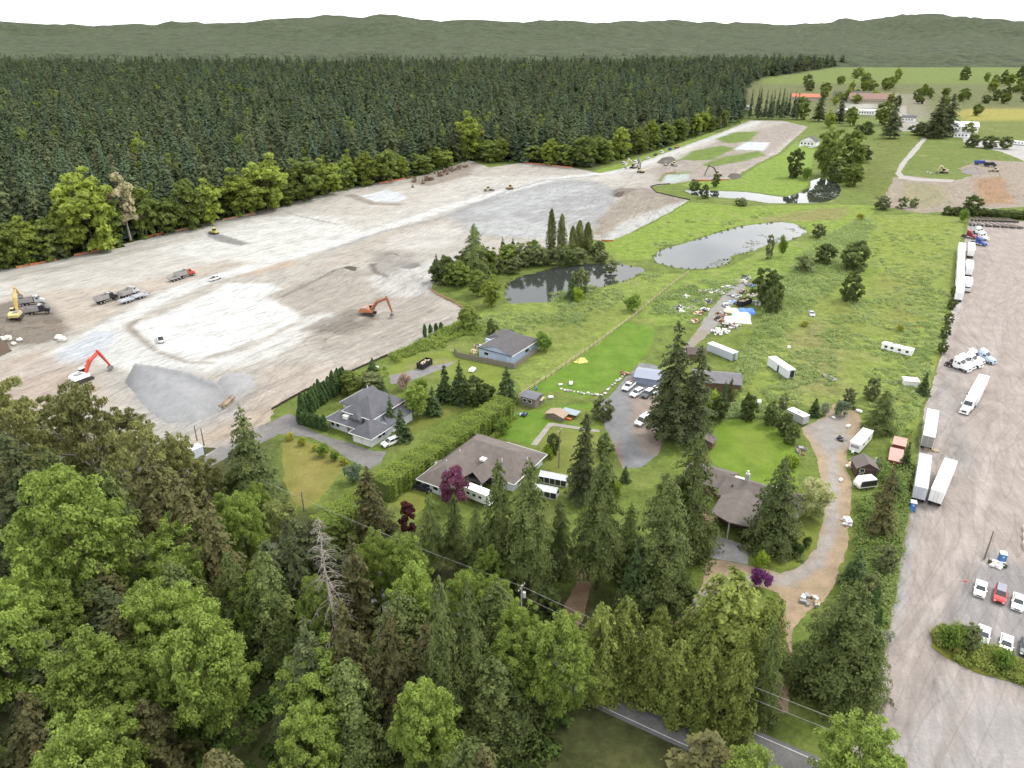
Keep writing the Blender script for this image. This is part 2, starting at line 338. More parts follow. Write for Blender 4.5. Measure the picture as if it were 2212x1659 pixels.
sp = [('poly', [(-260, 655), (0, 585), (500, 475), (760, 420), (1000, 380), (1300, 378), (1640, 262), (1640, 270), (1345, 385), (1000, 445), (560, 560), (300, 640), (-260, 740)], (.50, .47, .425), 6, 6, .8),
      ('poly', [(330, 535), (480, 497), (560, 470), (700, 468), (800, 500), (720, 530), (560, 565), (430, 565)], WHT, 5, 4, .8),
      ('poly', [(0, 600), (200, 560), (440, 505), (440, 512), (200, 570), (0, 612)], (.40, .36, .31), 2, 2, .7),
      ('poly', [(540, 455), (760, 405), (880, 385), (1000, 385), (880, 445), (800, 470), (700, 462)], (.45, .41, .36), 5, 5, .8),
      ('poly', [(777, 425), (837, 409), (878, 425), (863, 436), (811, 435)], (.56, .57, .57), 1.2, 1, 1),
      ('poly', [(742, 423), (765, 421), (812, 438), (880, 440), (863, 444), (800, 443)], (.28, .24, .2), 1.2, 1, .9),
      ('poly', [(890, 386), (1000, 352), (1040, 352), (1010, 380), (930, 402), (885, 400)], (.26, .21, .17), 3, 3, .8),
      ('poly', [(-260, 700), (0, 640), (300, 610), (480, 562), (530, 572), (420, 603), (300, 640), (230, 690), (150, 712), (-260, 760)], (.44, .375, .31), 5, 5, .85),
      ('poly', [(555, 575), (640, 560), (640, 575), (560, 592), (500, 600)], ORG, 3, 2, .8),
      ('poly', [(960, 468), (1010, 440), (1100, 408), (1210, 388), (1300, 392), (1340, 420), (1320, 455), (1290, 485), (1250, 505), (1200, 512), (1100, 515), (1000, 505)], GRY, 4, 5, 1),
      ('poly', [(1010, 455), (1200, 400), (1290, 400), (1180, 440), (1080, 470)], (.42, .42, .415), 5, 7, .55),
      ('poly', [(990, 490), (1100, 470), (1180, 480), (1260, 500), (1180, 515), (1080, 512)], (.44, .44, .43), 4, 7, .7),
      ('poly', [(1273, 505), (1335, 427), (1382, 402), (1415, 414), (1485, 432), (1392, 460), (1340, 484), (1309, 510)], BRN, 2.5, 3, 1),
      ('poly', [(1300, 520), (1340, 488), (1395, 462), (1480, 436), (1480, 440), (1380, 494), (1325, 520)], (.44, .43, .41), 1.5, 2, .9),
      ('poly', [(1318, 418), (1370, 405), (1382, 412), (1350, 424), (1325, 428)], (.17, .145, .12), 1.5, 2, .8),
      ('poly', [(640, 590), (830, 500), (960, 475), (1000, 480), (1000, 505), (900, 540), (780, 570), (700, 590)], (.42, .37, .315), 4, 5, .8),
      ('poly', [(850, 512), (960, 480), (1010, 500), (985, 530), (900, 545), (830, 540)], (.5, .47, .43), 4, 4, .8),
      ('poly', [(600, 628), (680, 596), (740, 582), (800, 590), (850, 598), (930, 622), (985, 690), (915, 728), (840, 765), (700, 765), (640, 742), (700, 692), (660, 684), (605, 657)], (.355, .315, .27), 4, 4, 1),
      ('poly', [(790, 600), (850, 590), (940, 560), (945, 620), (900, 640), (840, 640)], (.48, .46, .43), 3, 3, .9),
      ('poly', [(800, 545), (880, 540), (905, 570), (860, 595), (805, 590)], (.27, .245, .22), 3, 3, .7),
      ('poly', [(560, 800), (840, 767), (580, 888), (560, 960), (400, 970), (430, 900), (540, 850)], (.41, .35, .295), 4, 4, .9),
      ('poly', [(560, 885), (660, 845), (665, 860), (600, 890), (590, 915), (430, 970), (400, 950), (520, 915)], ORG, 3, 3, .6),
      ('poly', [(286, 711), (495, 612), (587, 612), (602, 625), (565, 640), (605, 657), (662, 688), (560, 732), (406, 780), (336, 751)], (.62, .61, .585), 2, 2.5, 1),
      ('line', [(-200, 850), (40, 800), (140, 760), (240, 705), (330, 655), (420, 615), (520, 585), (660, 545), (840, 490), (1010, 435), (1190, 388), (1330, 371)], 9, (.58, .57, .545), 2, .95),
      ('line', [(230, 720), (255, 770), (330, 795), (450, 792), (560, 765), (650, 715), (700, 690)], 11, (.57, .555, .525), 2.5, .9),
      ('poly', [(190, 740), (280, 720), (335, 752), (405, 782), (300, 800), (230, 780)], (.57, .56, .535), 3, 3, .8),
      ('poly', [(20, 808), (140, 755), (215, 715), (250, 722), (220, 760), (120, 800), (60, 815)], (.47, .49, .52), 2, 2, .9),
      ('poly', [(-260, 760), (-20, 660), (60, 640), (110, 660), (152, 710), (100, 742), (0, 765), (-260, 820)], (.215, .18, .145), 2.5, 2, 1),
      ('poly', [(0, 790), (90, 750), (200, 810), (240, 870), (100, 900), (-100, 880)], (.40, .32, .26), 4, 3, .8),
      ('poly', [(640, 715), (720, 684), (760, 668), (800, 676), (815, 692), (790, 712), (740, 722)], (.2, .17, .14), 3, 3, .8),
      ('poly', [(447, 500), (470, 505), (540, 525), (520, 532), (480, 524), (448, 512)], (.26, .25, .235), .8, 1, 1),
      ('poly', [(260, 815), (420, 800), (490, 850), (560, 820), (500, 900), (400, 940), (300, 880)], (.36, .35, .34), 4, 3, .7),
      ('line', [(610, 640), (690, 602), (745, 582), (770, 580)], 2.2, (.19, .165, .14), .8, .8), ('line', [(800, 572), (812, 590), (836, 600)], 2.4, (.16, .14, .12), .8, .8),
      ('line', [(700, 545), (830, 500), (960, 470), (1005, 452), (1100, 410), (1180, 389), (1290, 380)], 3, (.28, .27, .26), 1, .75),
      ('line', [(335, 757), (300, 728), (280, 708), (300, 695)], 2.2, (.25, .21, .17), 1, .75), ('line', [(345, 762), (406, 784), (460, 785)], 1.6, (.28, .24, .2), .8, .7),
      ('line', [(628, 462), (660, 470), (730, 485)], 1.6, (.25, .23, .21), .8, .8), ('line', [(560, 470), (628, 458)], 1.2, (.33, .3, .26), .8, .6),
      ('poly', [(1390, 370), (1470, 345), (1560, 300), (1700, 265), (1740, 276), (1700, 305), (1640, 350), (1560, 385), (1440, 395)], (.33, .28, .24), 4, 4, .9),
      ('poly', [(1455, 352), (1500, 325), (1560, 315), (1590, 320), (1540, 345), (1480, 350)], (.15, .21, .04), 2, 2, 1),
      ('poly', [(1515, 355), (1560, 340), (1640, 325), (1655, 335), (1600, 350), (1530, 362)], (.15, .21, .04), 2, 2, 1),
      ('poly', [(1545, 300), (1590, 285), (1640, 285), (1620, 305), (1575, 310)], (.15, .21, .04), 2, 2, 1),
      ('poly', [(1586, 323), (1610, 307), (1664, 308), (1650, 326)], (.55, .57, .58), 1, 1, 1),
      ('line', [(1330, 371), (1400, 352), (1460, 328), (1560, 290), (1640, 262)], 8, (.55, .54, .52), 2, .95),
      ('poly', [(1425, 393), (1440, 377), (1488, 374), (1484, 388), (1450, 395)], (.42, .47, .44), 1, 1, 1),
      ('poly', [(1418, 392), (1436, 373), (1492, 370), (1492, 376), (1440, 379), (1428, 393)], (.2, .22, .1), 1, .5, .9),
      ]
# rounded wheel ruts across the soft ground
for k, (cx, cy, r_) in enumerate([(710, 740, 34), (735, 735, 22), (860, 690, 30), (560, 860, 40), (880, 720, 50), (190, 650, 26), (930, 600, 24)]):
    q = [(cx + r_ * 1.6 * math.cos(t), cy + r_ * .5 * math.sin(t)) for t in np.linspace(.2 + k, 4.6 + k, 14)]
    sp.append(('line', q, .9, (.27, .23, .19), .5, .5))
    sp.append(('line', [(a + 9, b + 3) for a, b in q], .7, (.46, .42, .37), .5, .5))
for k in range(46):
    x0 = rng.uniform(520, 900); y0 = rng.uniform(690, 860); L = rng.uniform(60, 170); a = rng.uniform(-.62, -.35)
    if y0 > 1090 - x0 * .40: continue
    sp.append(('line', [(x0, y0), (x0 + L * .5, y0 + L * .5 * a), (x0 + L, y0 + L * a * .9)], .8, [(.25, .21, .17), (.5, .46, .41)][k % 2], .5, .5))
for k in range(40):
    x0 = rng.uniform(1000, 1270); y0 = rng.uniform(405, 500); L = rng.uniform(30, 90)
    sp.append(('line', [(x0, y0), (x0 + L * .5, y0 - L * .12 + rng.uniform(-5, 5)), (x0 + L, y0 - L * .15)], 1.6, [(.25, .25, .25), (.5, .5, .495)][k % 2], .9, .55))
for k in range(26):
    t = k / 25; x0 = 1290 + 110 * t; y0 = 508 - 55 * t
    sp.append(('line', [(x0, y0), (1350 + 20 * t, 455 - 10 * t), (1375 + 12 * t, 412)], .9, [(.2, .165, .13), (.4, .345, .285)][k % 2], .5, .6))
def site_h(x, y, B):
    e = smooth(0, 6, sdist(x, y, B[::2]))
    h = e * .5 * np.clip(fbm(x * .05, y * .05, 4) - .35, 0, 1)
    for (px, py), rr, hh in [((760, 695), 12, 1.4), ((860, 590), 7, 1.8), ((815, 578), 5, 1.6), ((845, 560), 6, 1.8), ((1345, 415), 10, 2.4), ((730, 588), 9, 1.0), ((-45, 735), 17, 5.0), ((765, 425), 8, .8), ((1310, 480), 14, 1.3), ((300, 700), 7, .8), ((1480, 352), 9, 2.0)]:
        q = G(px, py); d = np.hypot(x - q[0], (y - q[1]) * .8) / rr
        h = h + hh * np.exp(-d * d * 1.6) * (.6 + .8 * fbm(x * .4, y * .4, 3)) * e
    return h
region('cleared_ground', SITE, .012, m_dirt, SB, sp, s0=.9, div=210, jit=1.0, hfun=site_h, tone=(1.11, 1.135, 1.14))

# truck yard, drives, paths
LOT = [(2096, 472), (2088, 500), (2077, 560), (2067, 620), (2060, 658), (2048, 692), (2035, 760), (2015, 830), (1998, 885), (1985, 960), (1968, 1085), (1957, 1150), (1946, 1220), (1930, 1320), (1915, 1380), (1895, 1440), (1870, 1530), (1845, 1610), (1815, 1720), (2700, 1720), (2700, 478), (2212, 478)]
LG = (.36, .315, .28)
lp = [('poly', [(2030, 770), (2080, 800), (2060, 880), (2110, 1000), (2040, 1040), (2060, 930), (1990, 960), (2005, 870)], (.33, .315, .30), 3, 3, .7),
      ('poly', [(2035, 950), (2085, 960), (2095, 985), (2060, 1000), (2030, 980)], (.21, .195, .18), 2, 2, .7),
      ('poly', [(2050, 640), (2068, 640), (2075, 668), (2045, 745), (2022, 790), (2040, 700)], (.5, .485, .46), 1.5, 1.5, .8),
      ('poly', [(1968, 1085), (1985, 1110), (1975, 1200), (1945, 1330), (1925, 1400), (1900, 1440), (1920, 1380), (1945, 1220), (1955, 1150)], (.36, .36, .365), 1.2, 1.2, .9),
      ('poly', [(2060, 1260), (2130, 1195), (2212, 1230), (2400, 1300), (2400, 1520), (2150, 1500), (2050, 1400), (2010, 1350)], (.27, .26, .255), 3, 4, .9),
      ('poly', [(1990, 1430), (2120, 1470), (2300, 1530), (2300, 1720), (1900, 1720), (1930, 1560)], (.35, .335, .325), 3, 4, .8),
      ('poly', [(2110, 1205), (2150, 1210), (2140, 1222), (2105, 1216)], (.47, .42, .40), .8, 1, .9),
      ('poly', [(2090, 478), (2140, 480), (2110, 520), (2090, 560), (2078, 560)], (.3, .29, .29), 2, 2, .8)]
for k in range(40):
    x0 = rng.uniform(1990, 2180); y0 = rng.uniform(560, 1420); s = y0 / 900
    lp.append(('line', [(x0, y0), (x0 - 14 * s + rng.uniform(-10, 10), y0 + 70 * s), (x0 - 40 * s + rng.uniform(-12, 12), y0 + 150 * s)], 1.1, [(.30, .26, .23), (.43, .385, .35)][k % 2], .6, .55))
region('gravel_yard', LOT, .012, m_gravel, LG, lp, s0=1.0, div=140, jit=.6, tone=(1.14, 1.13, 1.14))
region('driveway', [(1318, 858), (1345, 822), (1385, 782), (1420, 790), (1430, 850), (1440, 920), (1420, 985), (1385, 1010), (1345, 1012), (1328, 975), (1312, 930), (1292, 880), (1300, 868)], .016, m_drive, (.26, .26, .265),
       [('poly', [(1362, 860), (1430, 850), (1440, 990), (1392, 985), (1362, 920)], (.35, .28, .22), 1.5, 1.2, .8), ('poly', [(1300, 990), (1335, 950), (1345, 1010)], (.3, .2, .14), 1, 1, .6)], s0=.8, jit=.5)
region('gravel_track', [(1600, 600), (1622, 602), (1592, 650), (1560, 690), (1535, 720), (1505, 745), (1480, 765), (1478, 750), (1500, 722), (1520, 690), (1550, 650)], .016, m_drive, (.34, .325, .30), [('poly', [(1475, 770), (1510, 740), (1530, 715), (1500, 712)], (.33, .27, .2), 2, 1, .7)], s0=1.0, jit=.7)
region('asphalt_drive', [(585, 912), (622, 893), (640, 900), (662, 925), (712, 945), (760, 958), (806, 975), (836, 975), (822, 1000), (800, 1013), (760, 996), (715, 965), (672, 945), (630, 940), (602, 938), (560, 960), (500, 985), (492, 972)], .02, m_drive, (.245, .235, .225),
       [('poly', [(640, 905), (720, 948), (800, 980), (790, 986), (700, 955)], (.2, .19, .18), 1, 1, .7)], s0=.8, jit=.25)
DIRT = (.43, .325, .215)
region('dirt_drive', [(1728, 925), (1775, 905), (1808, 870), (1822, 820), (1842, 825), (1840, 880), (1862, 905), (1858, 935), (1832, 975), (1832, 1020), (1840, 1060), (1838, 1110), (1832, 1180), (1812, 1240), (1790, 1285), (1765, 1310), (1730, 1335), (1712, 1380), (1706, 1440), (1700, 1540), (1672, 1540), (1665, 1440), (1672, 1400), (1690, 1330), (1680, 1280), (1640, 1265), (1580, 1275), (1530, 1300), (1490, 1335), (1440, 1352), (1380, 1340), (1400, 1322), (1460, 1308), (1500, 1280), (1525, 1235), (1520, 1210), (1560, 1212), (1620, 1222), (1690, 1238), (1740, 1215), (1772, 1160), (1780, 1100), (1772, 1040), (1765, 990), (1745, 950)], .016, m_drive, DIRT,
       [('line', [(1790, 920), (1798, 980), (1800, 1060), (1795, 1140), (1765, 1215), (1700, 1255), (1650, 1250), (1560, 1260), (1500, 1300), (1450, 1328)], 2.6, (.41, .385, .36), 1, .85), ('poly', [(1735, 920), (1830, 890), (1840, 960), (1790, 990), (1760, 960)], (.36, .345, .325), 2, 1.5, .8),
        ('poly', [(1810, 830), (1845, 830), (1845, 900), (1810, 890)], (.24, .22, .08), 2, 1, .7)], s0=.8, jit=.7)
region('dirt_path', [(1250, 1225), (1282, 1225), (1280, 1270), (1262, 1330), (1240, 1365), (1212, 1360), (1220, 1310), (1240, 1260)], .016, m_drive, (.30, .20, .13), s0=.8, jit=.6)
region('concrete_apron', [(1522, 1203), (1536, 1155), (1616, 1178), (1616, 1220)], .03, m_drive, (.40, .385, .37), [('poly', [(1536, 1156), (1616, 1180), (1616, 1190), (1540, 1168)], (.30, .29, .28), 1, 1, .6)], s0=.8, jit=.05)
region('garden_path', [(1146, 961), (1183, 915), (1192, 913), (1296, 929), (1295, 934), (1196, 920), (1190, 922), (1160, 962)], .02, m_drive, (.42, .39, .34), s0=.6, jit=.05)
# the road in front, mostly under the trees
RD = [(-150, 182), (-75, 138), (-47, 121), (-2, 94.5), (45, 66.5), (100, 33)]
def strip(line, wd):
    L = np.array(line, float); T = np.gradient(L, axis=0); T /= np.hypot(T[:, 0], T[:, 1])[:, None]; N = np.stack([-T[:, 1], T[:, 0]], 1)
    return [tuple(p) for p in L + N * wd / 2] + [tuple(p) for p in (L - N * wd / 2)[::-1]]
region('road', strip(RD, 8.5), .02, m_drive, (.20, .195, .19), s0=1.5, jit=.05, world=True)
for s in (-1, 1):
    L = np.array(RD, float); T = np.gradient(L, axis=0); T /= np.hypot(T[:, 0], T[:, 1])[:, None]; N = np.stack([-T[:, 1], T[:, 0]], 1)
    region('road_edge_line', strip(L + N * 3.5 * s, .15), .026, m_drive, (.7, .7, .68), s0=3, jit=0, world=True)
region('side_road', strip([(-84, 143), (-76, 148), (-72, 154.5), (-68.5, 162), (-63, 169.5)], 5.6), .024, m_drive, (.27, .255, .24), [('line', [(440, 985), (494, 958)], .5, (.55, .53, .5), .2, .9), ('line', [(452, 1006), (500, 980)], .5, (.55, .53, .5), .2, .9)], s0=1.2, jit=.1, world=True)
# mown lawns
region('lawn', [(1273, 748), (1356, 692), (1416, 712), (1405, 753), (1380, 782), (1340, 822), (1296, 845), (1273, 858), (1190, 845), (1130, 872), (1100, 900), (1120, 880), (1158, 827)], .014, m_lawn, LAWN, [('poly', [(1120, 850), (1290, 862), (1290, 905), (1100, 910)], (.13, .2, .03), 2, 2, .6)], s0=1.2, jit=.4)
region('lawn', [(1046, 962), (1100, 895), (1175, 880), (1290, 870), (1295, 928), (1190, 913), (1146, 962), (1090, 945)], .018, m_lawn, LAWN, [('poly', [(1180, 885), (1290, 880), (1290, 925), (1190, 910)], (.17, .19, .05), 2, 2, .7)], s0=1.0, jit=.4)
region('lawn', [(1160, 962), (1194, 922), (1296, 935), (1325, 990), (1270, 1040), (1200, 1040), (1180, 1000)], .018, m_lawn, (.17, .2, .045), s0=1.0, jit=.5)
region('lawn', [(1540, 915), (1600, 905), (1660, 915), (1705, 945), (1722, 985), (1724, 1050), (1690, 1060), (1610, 1040), (1540, 1000), (1530, 950)], .014, m_lawn, (.15, .24, .028), [('poly', [(1590, 930), (1660, 940), (1680, 1010), (1600, 1000)], (.2, .25, .045), 3, 2, .6)], s0=1.0, jit=.5)
region('lawn', [(608, 952), (632, 948), (668, 952), (712, 975), (745, 1003), (722, 1040), (690, 1085), (660, 1098), (632, 1085), (615, 1040)], .014, m_lawn, (.2, .2, .05), [('poly', [(630, 960), (700, 1000), (690, 1060), (640, 1080)], (.26, .22, .075), 3, 2, .6)], s0=1.0, jit=.5)
region('lawn', [(850, 895), (905, 905), (960, 880), (1040, 870), (1080, 845), (1010, 880), (900, 935), (880, 950)], .014, m_lawn, (.16, .19, .04), s0=1.0, jit=.6)
region('lawn', [(838, 800), (870, 775), (960, 758), (1010, 775), (1100, 800), (1080, 850), (990, 820), (900, 800), (850, 830)], .013, m_lawn, (.17, .22, .04), [('poly', [(880, 790), (960, 770), (990, 785), (900, 810)], (.26, .23, .12), 2, 2, .6)], s0=1.0, jit=.6)
region('gravel_bay', [(838, 812), (880, 803), (925, 792), (950, 788), (985, 780), (960, 796), (930, 806), (880, 826), (845, 830)], .018, m_drive, (.29, .28, .275), s0=.8, jit=.5)
region('lawn', [(850, 1085), (895, 1050), (935, 1060), (945, 1080), (900, 1110), (870, 1105)], .014, m_lawn, (.19, .22, .045), s0=.8, jit=.5)
region('lawn', [(1700, 1090), (1775, 1112), (1770, 1165), (1738, 1215), (1690, 1230), (1630, 1215), (1630, 1170)], .02, m_lawn, (.17, .21, .04), s0=.8, jit=.5)
# upper right plots
region('dirt_plot', [(1912, 425), (1930, 384), (1960, 379), (2060, 390), (2100, 380), (2070, 364), (2120, 345), (2212, 350), (2400, 360), (2400, 455), (2212, 447), (2100, 454), (1990, 460), (1912, 447)], .012, m_dirt, (.36, .30, .24),
       [('poly', [(1960, 395), (2040, 400), (2060, 440), (1990, 450), (1940, 430)], (.3, .28, .15), 5, 6, .8), ('poly', [(2105, 386), (2165, 382), (2185, 440), (2120, 442)], (.36, .22, .12), 3, 3, .9), ('poly', [(2080, 365), (2110, 358), (2130, 375), (2090, 380)], (.30, .25, .22), 2, 2, .9)], s0=2, div=150, jit=1.5)
region('farm_track', [(1993, 298), (2003, 299), (1978, 330), (1958, 352), (1946, 372), (1952, 379), (1985, 385), (2060, 388), (2060, 393), (1980, 391), (1943, 386), (1934, 374), (1944, 354), (1966, 328), (1980, 312)], .02, m_drive, (.48, .45, .42), s0=2, jit=.8)
region('gravel_yard', [(2078, 294), (2102, 295), (2110, 302), (2212, 308), (2500, 315), (2500, 372), (2212, 348), (2165, 328), (2110, 317), (2085, 313)], .018, m_gravel, (.5, .48, .46), s0=3, div=130, jit=1)
region('village_road', [(1932, 268), (1938, 245), (1948, 228), (1958, 228), (1958, 245), (1975, 262), (2000, 268), (1985, 282), (1945, 284)], .02, m_drive, (.38, .35, .31), s0=4, jit=1.5)
# rough meadow, lumpy with bramble and tall grass
m_mead = groundmat('rough_meadow', .25, .9, .74, 1.28, tint=((.21, .19, .085), .09, .53, .75, .5), bump=1.0, bdist=.5)
region('meadow', [(1700, 622), (1780, 525), (1850, 466), (1990, 463), (2084, 470), (2080, 500), (2066, 560), (2056, 640), (2042, 700), (2028, 770), (2008, 840), (1990, 880), (1975, 970), (1945, 1060), (1925, 960), (1900, 890), (1856, 880), (1840, 830), (1815, 870), (1770, 880), (1700, 870), (1600, 860), (1588, 800), (1600, 760), (1640, 740), (1662, 690)], .02, m_mead, (.20, .25, .06),
       [('poly', [(1850, 470), (2060, 480), (2020, 560), (1900, 570), (1850, 520)], (.20, .25, .05), 6, 5, .9), ('poly', [(1830, 560), (1900, 580), (1880, 650), (1800, 660)], (.18, .25, .045), 4, 4, .8), ('poly', [(1690, 720), (1780, 690), (1830, 760), (1800, 850), (1720, 840)], (.21, .2, .085), 5, 5, .7), ('poly', [(1900, 600), (2000, 590), (1990, 700), (1930, 740)], (.21, .22, .06), 6, 6, .7), ('poly', [(1780, 660), (1850, 640), (1860, 720), (1810, 740)], (.18, .2, .05), 4, 4, .7)], s0=.75, div=210, bump=.75, bsc=.55, jit=.6)
region('meadow', [(1005, 702), (1050, 668), (1098, 655), (1184, 652), (1275, 632), (1392, 590), (1405, 590), (1475, 592), (1400, 652), (1300, 738), (1200, 808), (1128, 846), (1108, 812), (1155, 765), (1150, 732), (1060, 704)], .02, m_mead, (.195, .25, .058), [('poly', [(1150, 690), (1280, 650), (1330, 680), (1250, 740), (1170, 760)], (.17, .2, .05), 5, 5, .7)], s0=.8, div=210, bump=.55, bsc=.5, jit=.6)
region('meadow', [(1303, 525), (1380, 498), (1490, 437), (1600, 445), (1830, 442), (1900, 445), (1880, 466), (1850, 466), (1780, 520), (1748, 508), (1740, 490), (1690, 478), (1600, 487), (1484, 520), (1424, 537), (1406, 560), (1330, 563), (1310, 545)], .02, m_mead, (.19, .265, .045), [('poly', [(1600, 480), (1740, 455), (1830, 445), (1830, 470), (1750, 480)], (.22, .19, .09), 5, 5, .7)], s0=1.2, div=210, bump=.5, bsc=.35, jit=1)
region('meadow', [(1480, 590), (1575, 577), (1640, 545), (1720, 520), (1778, 524), (1700, 620), (1610, 600), (1540, 640), (1480, 700), (1420, 705), (1360, 690), (1400, 655)], .02, m_mead, (.18, .25, .05), s0=1.0, div=210, bump=.45, bsc=.45, jit=.6)
region('meadow', [(1470, 398), (1500, 392), (1590, 388), (1640, 356), (1690, 332), (1720, 305), (1760, 320), (1750, 380), (1745, 402), (1725, 415), (1700, 423), (1614, 413), (1504, 409)], .02, m_mead, (.18, .265, .045), s0=1.5, div=200, bump=.3, bsc=.3, jit=1)
region('meadow', [(1283, 369), (1345, 352), (1450, 315), (1545, 284), (1552, 288), (1450, 325), (1345, 364), (1298, 374)], .02, m_mead, (.19, .265, .05), s0=2, div=180, bump=.3, bsc=.3, jit=.8)

# ponds
def watermat(nm, ior, rough):
    m, n, b = nodes(nm); b.inputs['Base Color'].default_value = (.030, .034, .030, 1); b.inputs['Roughness'].default_value = rough
    b.inputs['Specular IOR Level'].default_value = .6; b.inputs['IOR'].default_value = ior
    g = n.nodes.new('ShaderNodeNewGeometry'); z = n.nodes.new('ShaderNodeTexNoise'); z.inputs['Scale'].default_value = .8; z.inputs['Detail'].default_value = 3
    n.links.new(g.outputs['Position'], z.inputs['Vector']); bp = n.nodes.new('ShaderNodeBump'); bp.inputs['Strength'].default_value = .03; bp.inputs['Distance'].default_value = .1
    n.links.new(z.outputs['Fac'], bp.inputs['Height']); n.links.new(bp.outputs[0], b.inputs['Normal']); return m
m_water = watermat('pond_water', 1.5, .03); m_dark = watermat('dark_pond_water', 1.27, .07)
POND1 = [(1090, 640), (1100, 655), (1184, 654), (1215, 648), (1273, 626), (1340, 611), (1366, 603), (1392, 587), (1388, 579), (1366, 575), (1327, 568), (1260, 570), (1190, 580), (1130, 596), (1096, 612)]
POND2 = [(1411, 558), (1426, 540), (1484, 524), (1549, 503), (1601, 490), (1640, 484), (1688, 480), (1716, 483), (1743, 500), (1735, 508), (1701, 521), (1662, 527), (1627, 542), (1580, 553), (1569, 573), (1523, 581), (1471, 581), (1418, 568)]
POND3 = [(1478, 411), (1504, 411), (1536, 412), (1614, 415), (1682, 425), (1701, 425), (1727, 417), (1749, 404), (1752, 390), (1772, 384), (1796, 388), (1812, 398), (1817, 412), (1808, 427), (1788, 436), (1760, 439), (1662, 439), (1601, 430), (1536, 425), (1497, 422)]
for p in (POND1, POND2, POND3):
    region('pond', p, .03, m_dark if p is POND1 else m_water, (0, 0, 0), s0=1.2, div=200, jit=.9)

# ---------------------------------------------------------------- trees and shrubs
def leafmat(name, c1, c2, trans=.25, spread=.25, sc_=.55):
    if name in _M: return _M[name]
    m, n, b = nodes(name); L = n.links
    oi = n.nodes.new('ShaderNodeObjectInfo'); t = n.nodes.new('ShaderNodeTexCoord')
    z = n.nodes.new('ShaderNodeTexNoise'); z.inputs['Scale'].default_value = sc_; z.inputs['Detail'].default_value = 1
    L.new(t.outputs['Object'], z.inputs['Vector'])
    x = n.nodes.new('ShaderNodeMix'); x.data_type = 'RGBA'; x.inputs[6].default_value = tuple(c1) + (1,); x.inputs[7].default_value = tuple(c2) + (1,)
    r = n.nodes.new('ShaderNodeMapRange'); r.inputs[1].default_value = .3; r.inputs[2].default_value = .7; L.new(z.outputs['Fac'], r.inputs[0]); L.new(r.outputs[0], x.inputs[0])
    at = n.nodes.new('ShaderNodeAttribute'); at.attribute_name = 'leaf'
    mr = n.nodes.new('ShaderNodeMapRange'); mr.inputs[3].default_value = 1 - spread; mr.inputs[4].default_value = 1 + spread; L.new(oi.outputs['Random'], mr.inputs[0])
    ml = n.nodes.new('ShaderNodeMath'); ml.operation = 'MULTIPLY'; L.new(mr.outputs[0], ml.inputs[0]); L.new(at.outputs['Fac'], ml.inputs[1])
    v = n.nodes.new('ShaderNodeVectorMath'); v.operation = 'SCALE'; L.new(x.outputs[2], v.inputs[0]); L.new(ml.outputs[0], v.inputs['Scale'])
    L.new(v.outputs[0], b.inputs['Base Color']); b.inputs['Roughness'].default_value = .75; b.inputs['Specular IOR Level'].default_value = .12
    tr = n.nodes.new('ShaderNodeBsdfTranslucent'); L.new(v.outputs[0], tr.inputs[0])
    mixs = n.nodes.new('ShaderNodeMixShader'); mixs.inputs[0].default_value = trans
    mixs.inputs[0].default_value = min(.5, trans * 1.35); L.new(b.outputs[0], mixs.inputs[1]); L.new(tr.outputs[0], mixs.inputs[2]); L.new(mixs.outputs[0], n.nodes['Material Output'].inputs[0])
    _M[name] = m; return m
bark = mat('bark', (.13, .10, .075), .95, var=.3, scale=2); palebark = mat('pale_bark', (.30, .27, .22), .9, var=.25, scale=2)
def unit(a): return a / (np.linalg.norm(a, axis=1, keepdims=True) + 1e-9)
def cards(P, N, size, jit=.5):
    n = len(P); N = unit(N + rng.normal(0, jit, (n, 3))); A = unit(np.cross(N, rng.normal(0, 1, (n, 3)))); Bv = np.cross(N, A)
    size = np.broadcast_to(np.asarray(size, float), (n,)) * rng.uniform(.65, 1.35, n); ph = rng.uniform(0, 6.28, n); V = np.empty((n, 3, 3))
    for k in range(3):
        a = ph + k * 2.094 + rng.uniform(-.35, .35, n); V[:, k] = P + (A * np.cos(a)[:, None] + Bv * np.sin(a)[:, None]) * size[:, None]
    return V
def leafmesh(name, V, m):
    n = len(V); me = rawmesh(name, V.reshape(-1, 3), np.arange(n * 3).reshape(n, 3), m)
    at = me.attributes.new('leaf', 'FLOAT', 'POINT'); at.data.foreach_set('value', np.repeat(rng.uniform(.82, 1.18, n), 3).astype(np.float32)); return me
def conifer(h, r, n, size, base=.06, droop=.3, shape=.85, rows=None, hang=0.0, ragged=.25, top=0.0, cj=.4):
    rows = rows or int(h / .75); nb = rows * 9; zb = base + (1 - base) * rng.random(nb) ** 1.35
    zb = np.round(zb * rows) / rows + rng.normal(0, .25 / rows, nb); zb = np.clip(zb, base, .995)
    az = rng.uniform(0, 6.283, nb); pr = (1 - zb + top * .08) ** shape * np.clip((zb - base) / .09 + .45, 0, 1)
    L = 1.22 * r * pr * rng.uniform(1 - ragged * 1.4, 1 + ragged, nb) + .12
    pb = rng.choice(nb, n, p=(L ** 1.35) / (L ** 1.35).sum()); s = rng.random(n) ** .62; l = L[pb]
    lat = rng.normal(0, .16, n) * l * (1.15 - s * .7); a = az[pb]
    x = np.cos(a) * l * s - np.sin(a) * lat; y = np.sin(a) * l * s + np.cos(a) * lat
    z = zb[pb] * h - droop * l * s ** 1.5 + rng.normal(0, .10, n) - hang * rng.random(n)
    N = np.stack([np.cos(a) * (.55 + hang), np.sin(a) * (.55 + hang), np.full(n, 1.0 - hang * .6)], 1)
    return cards(np.stack([x, y, z], 1), N, size, cj)
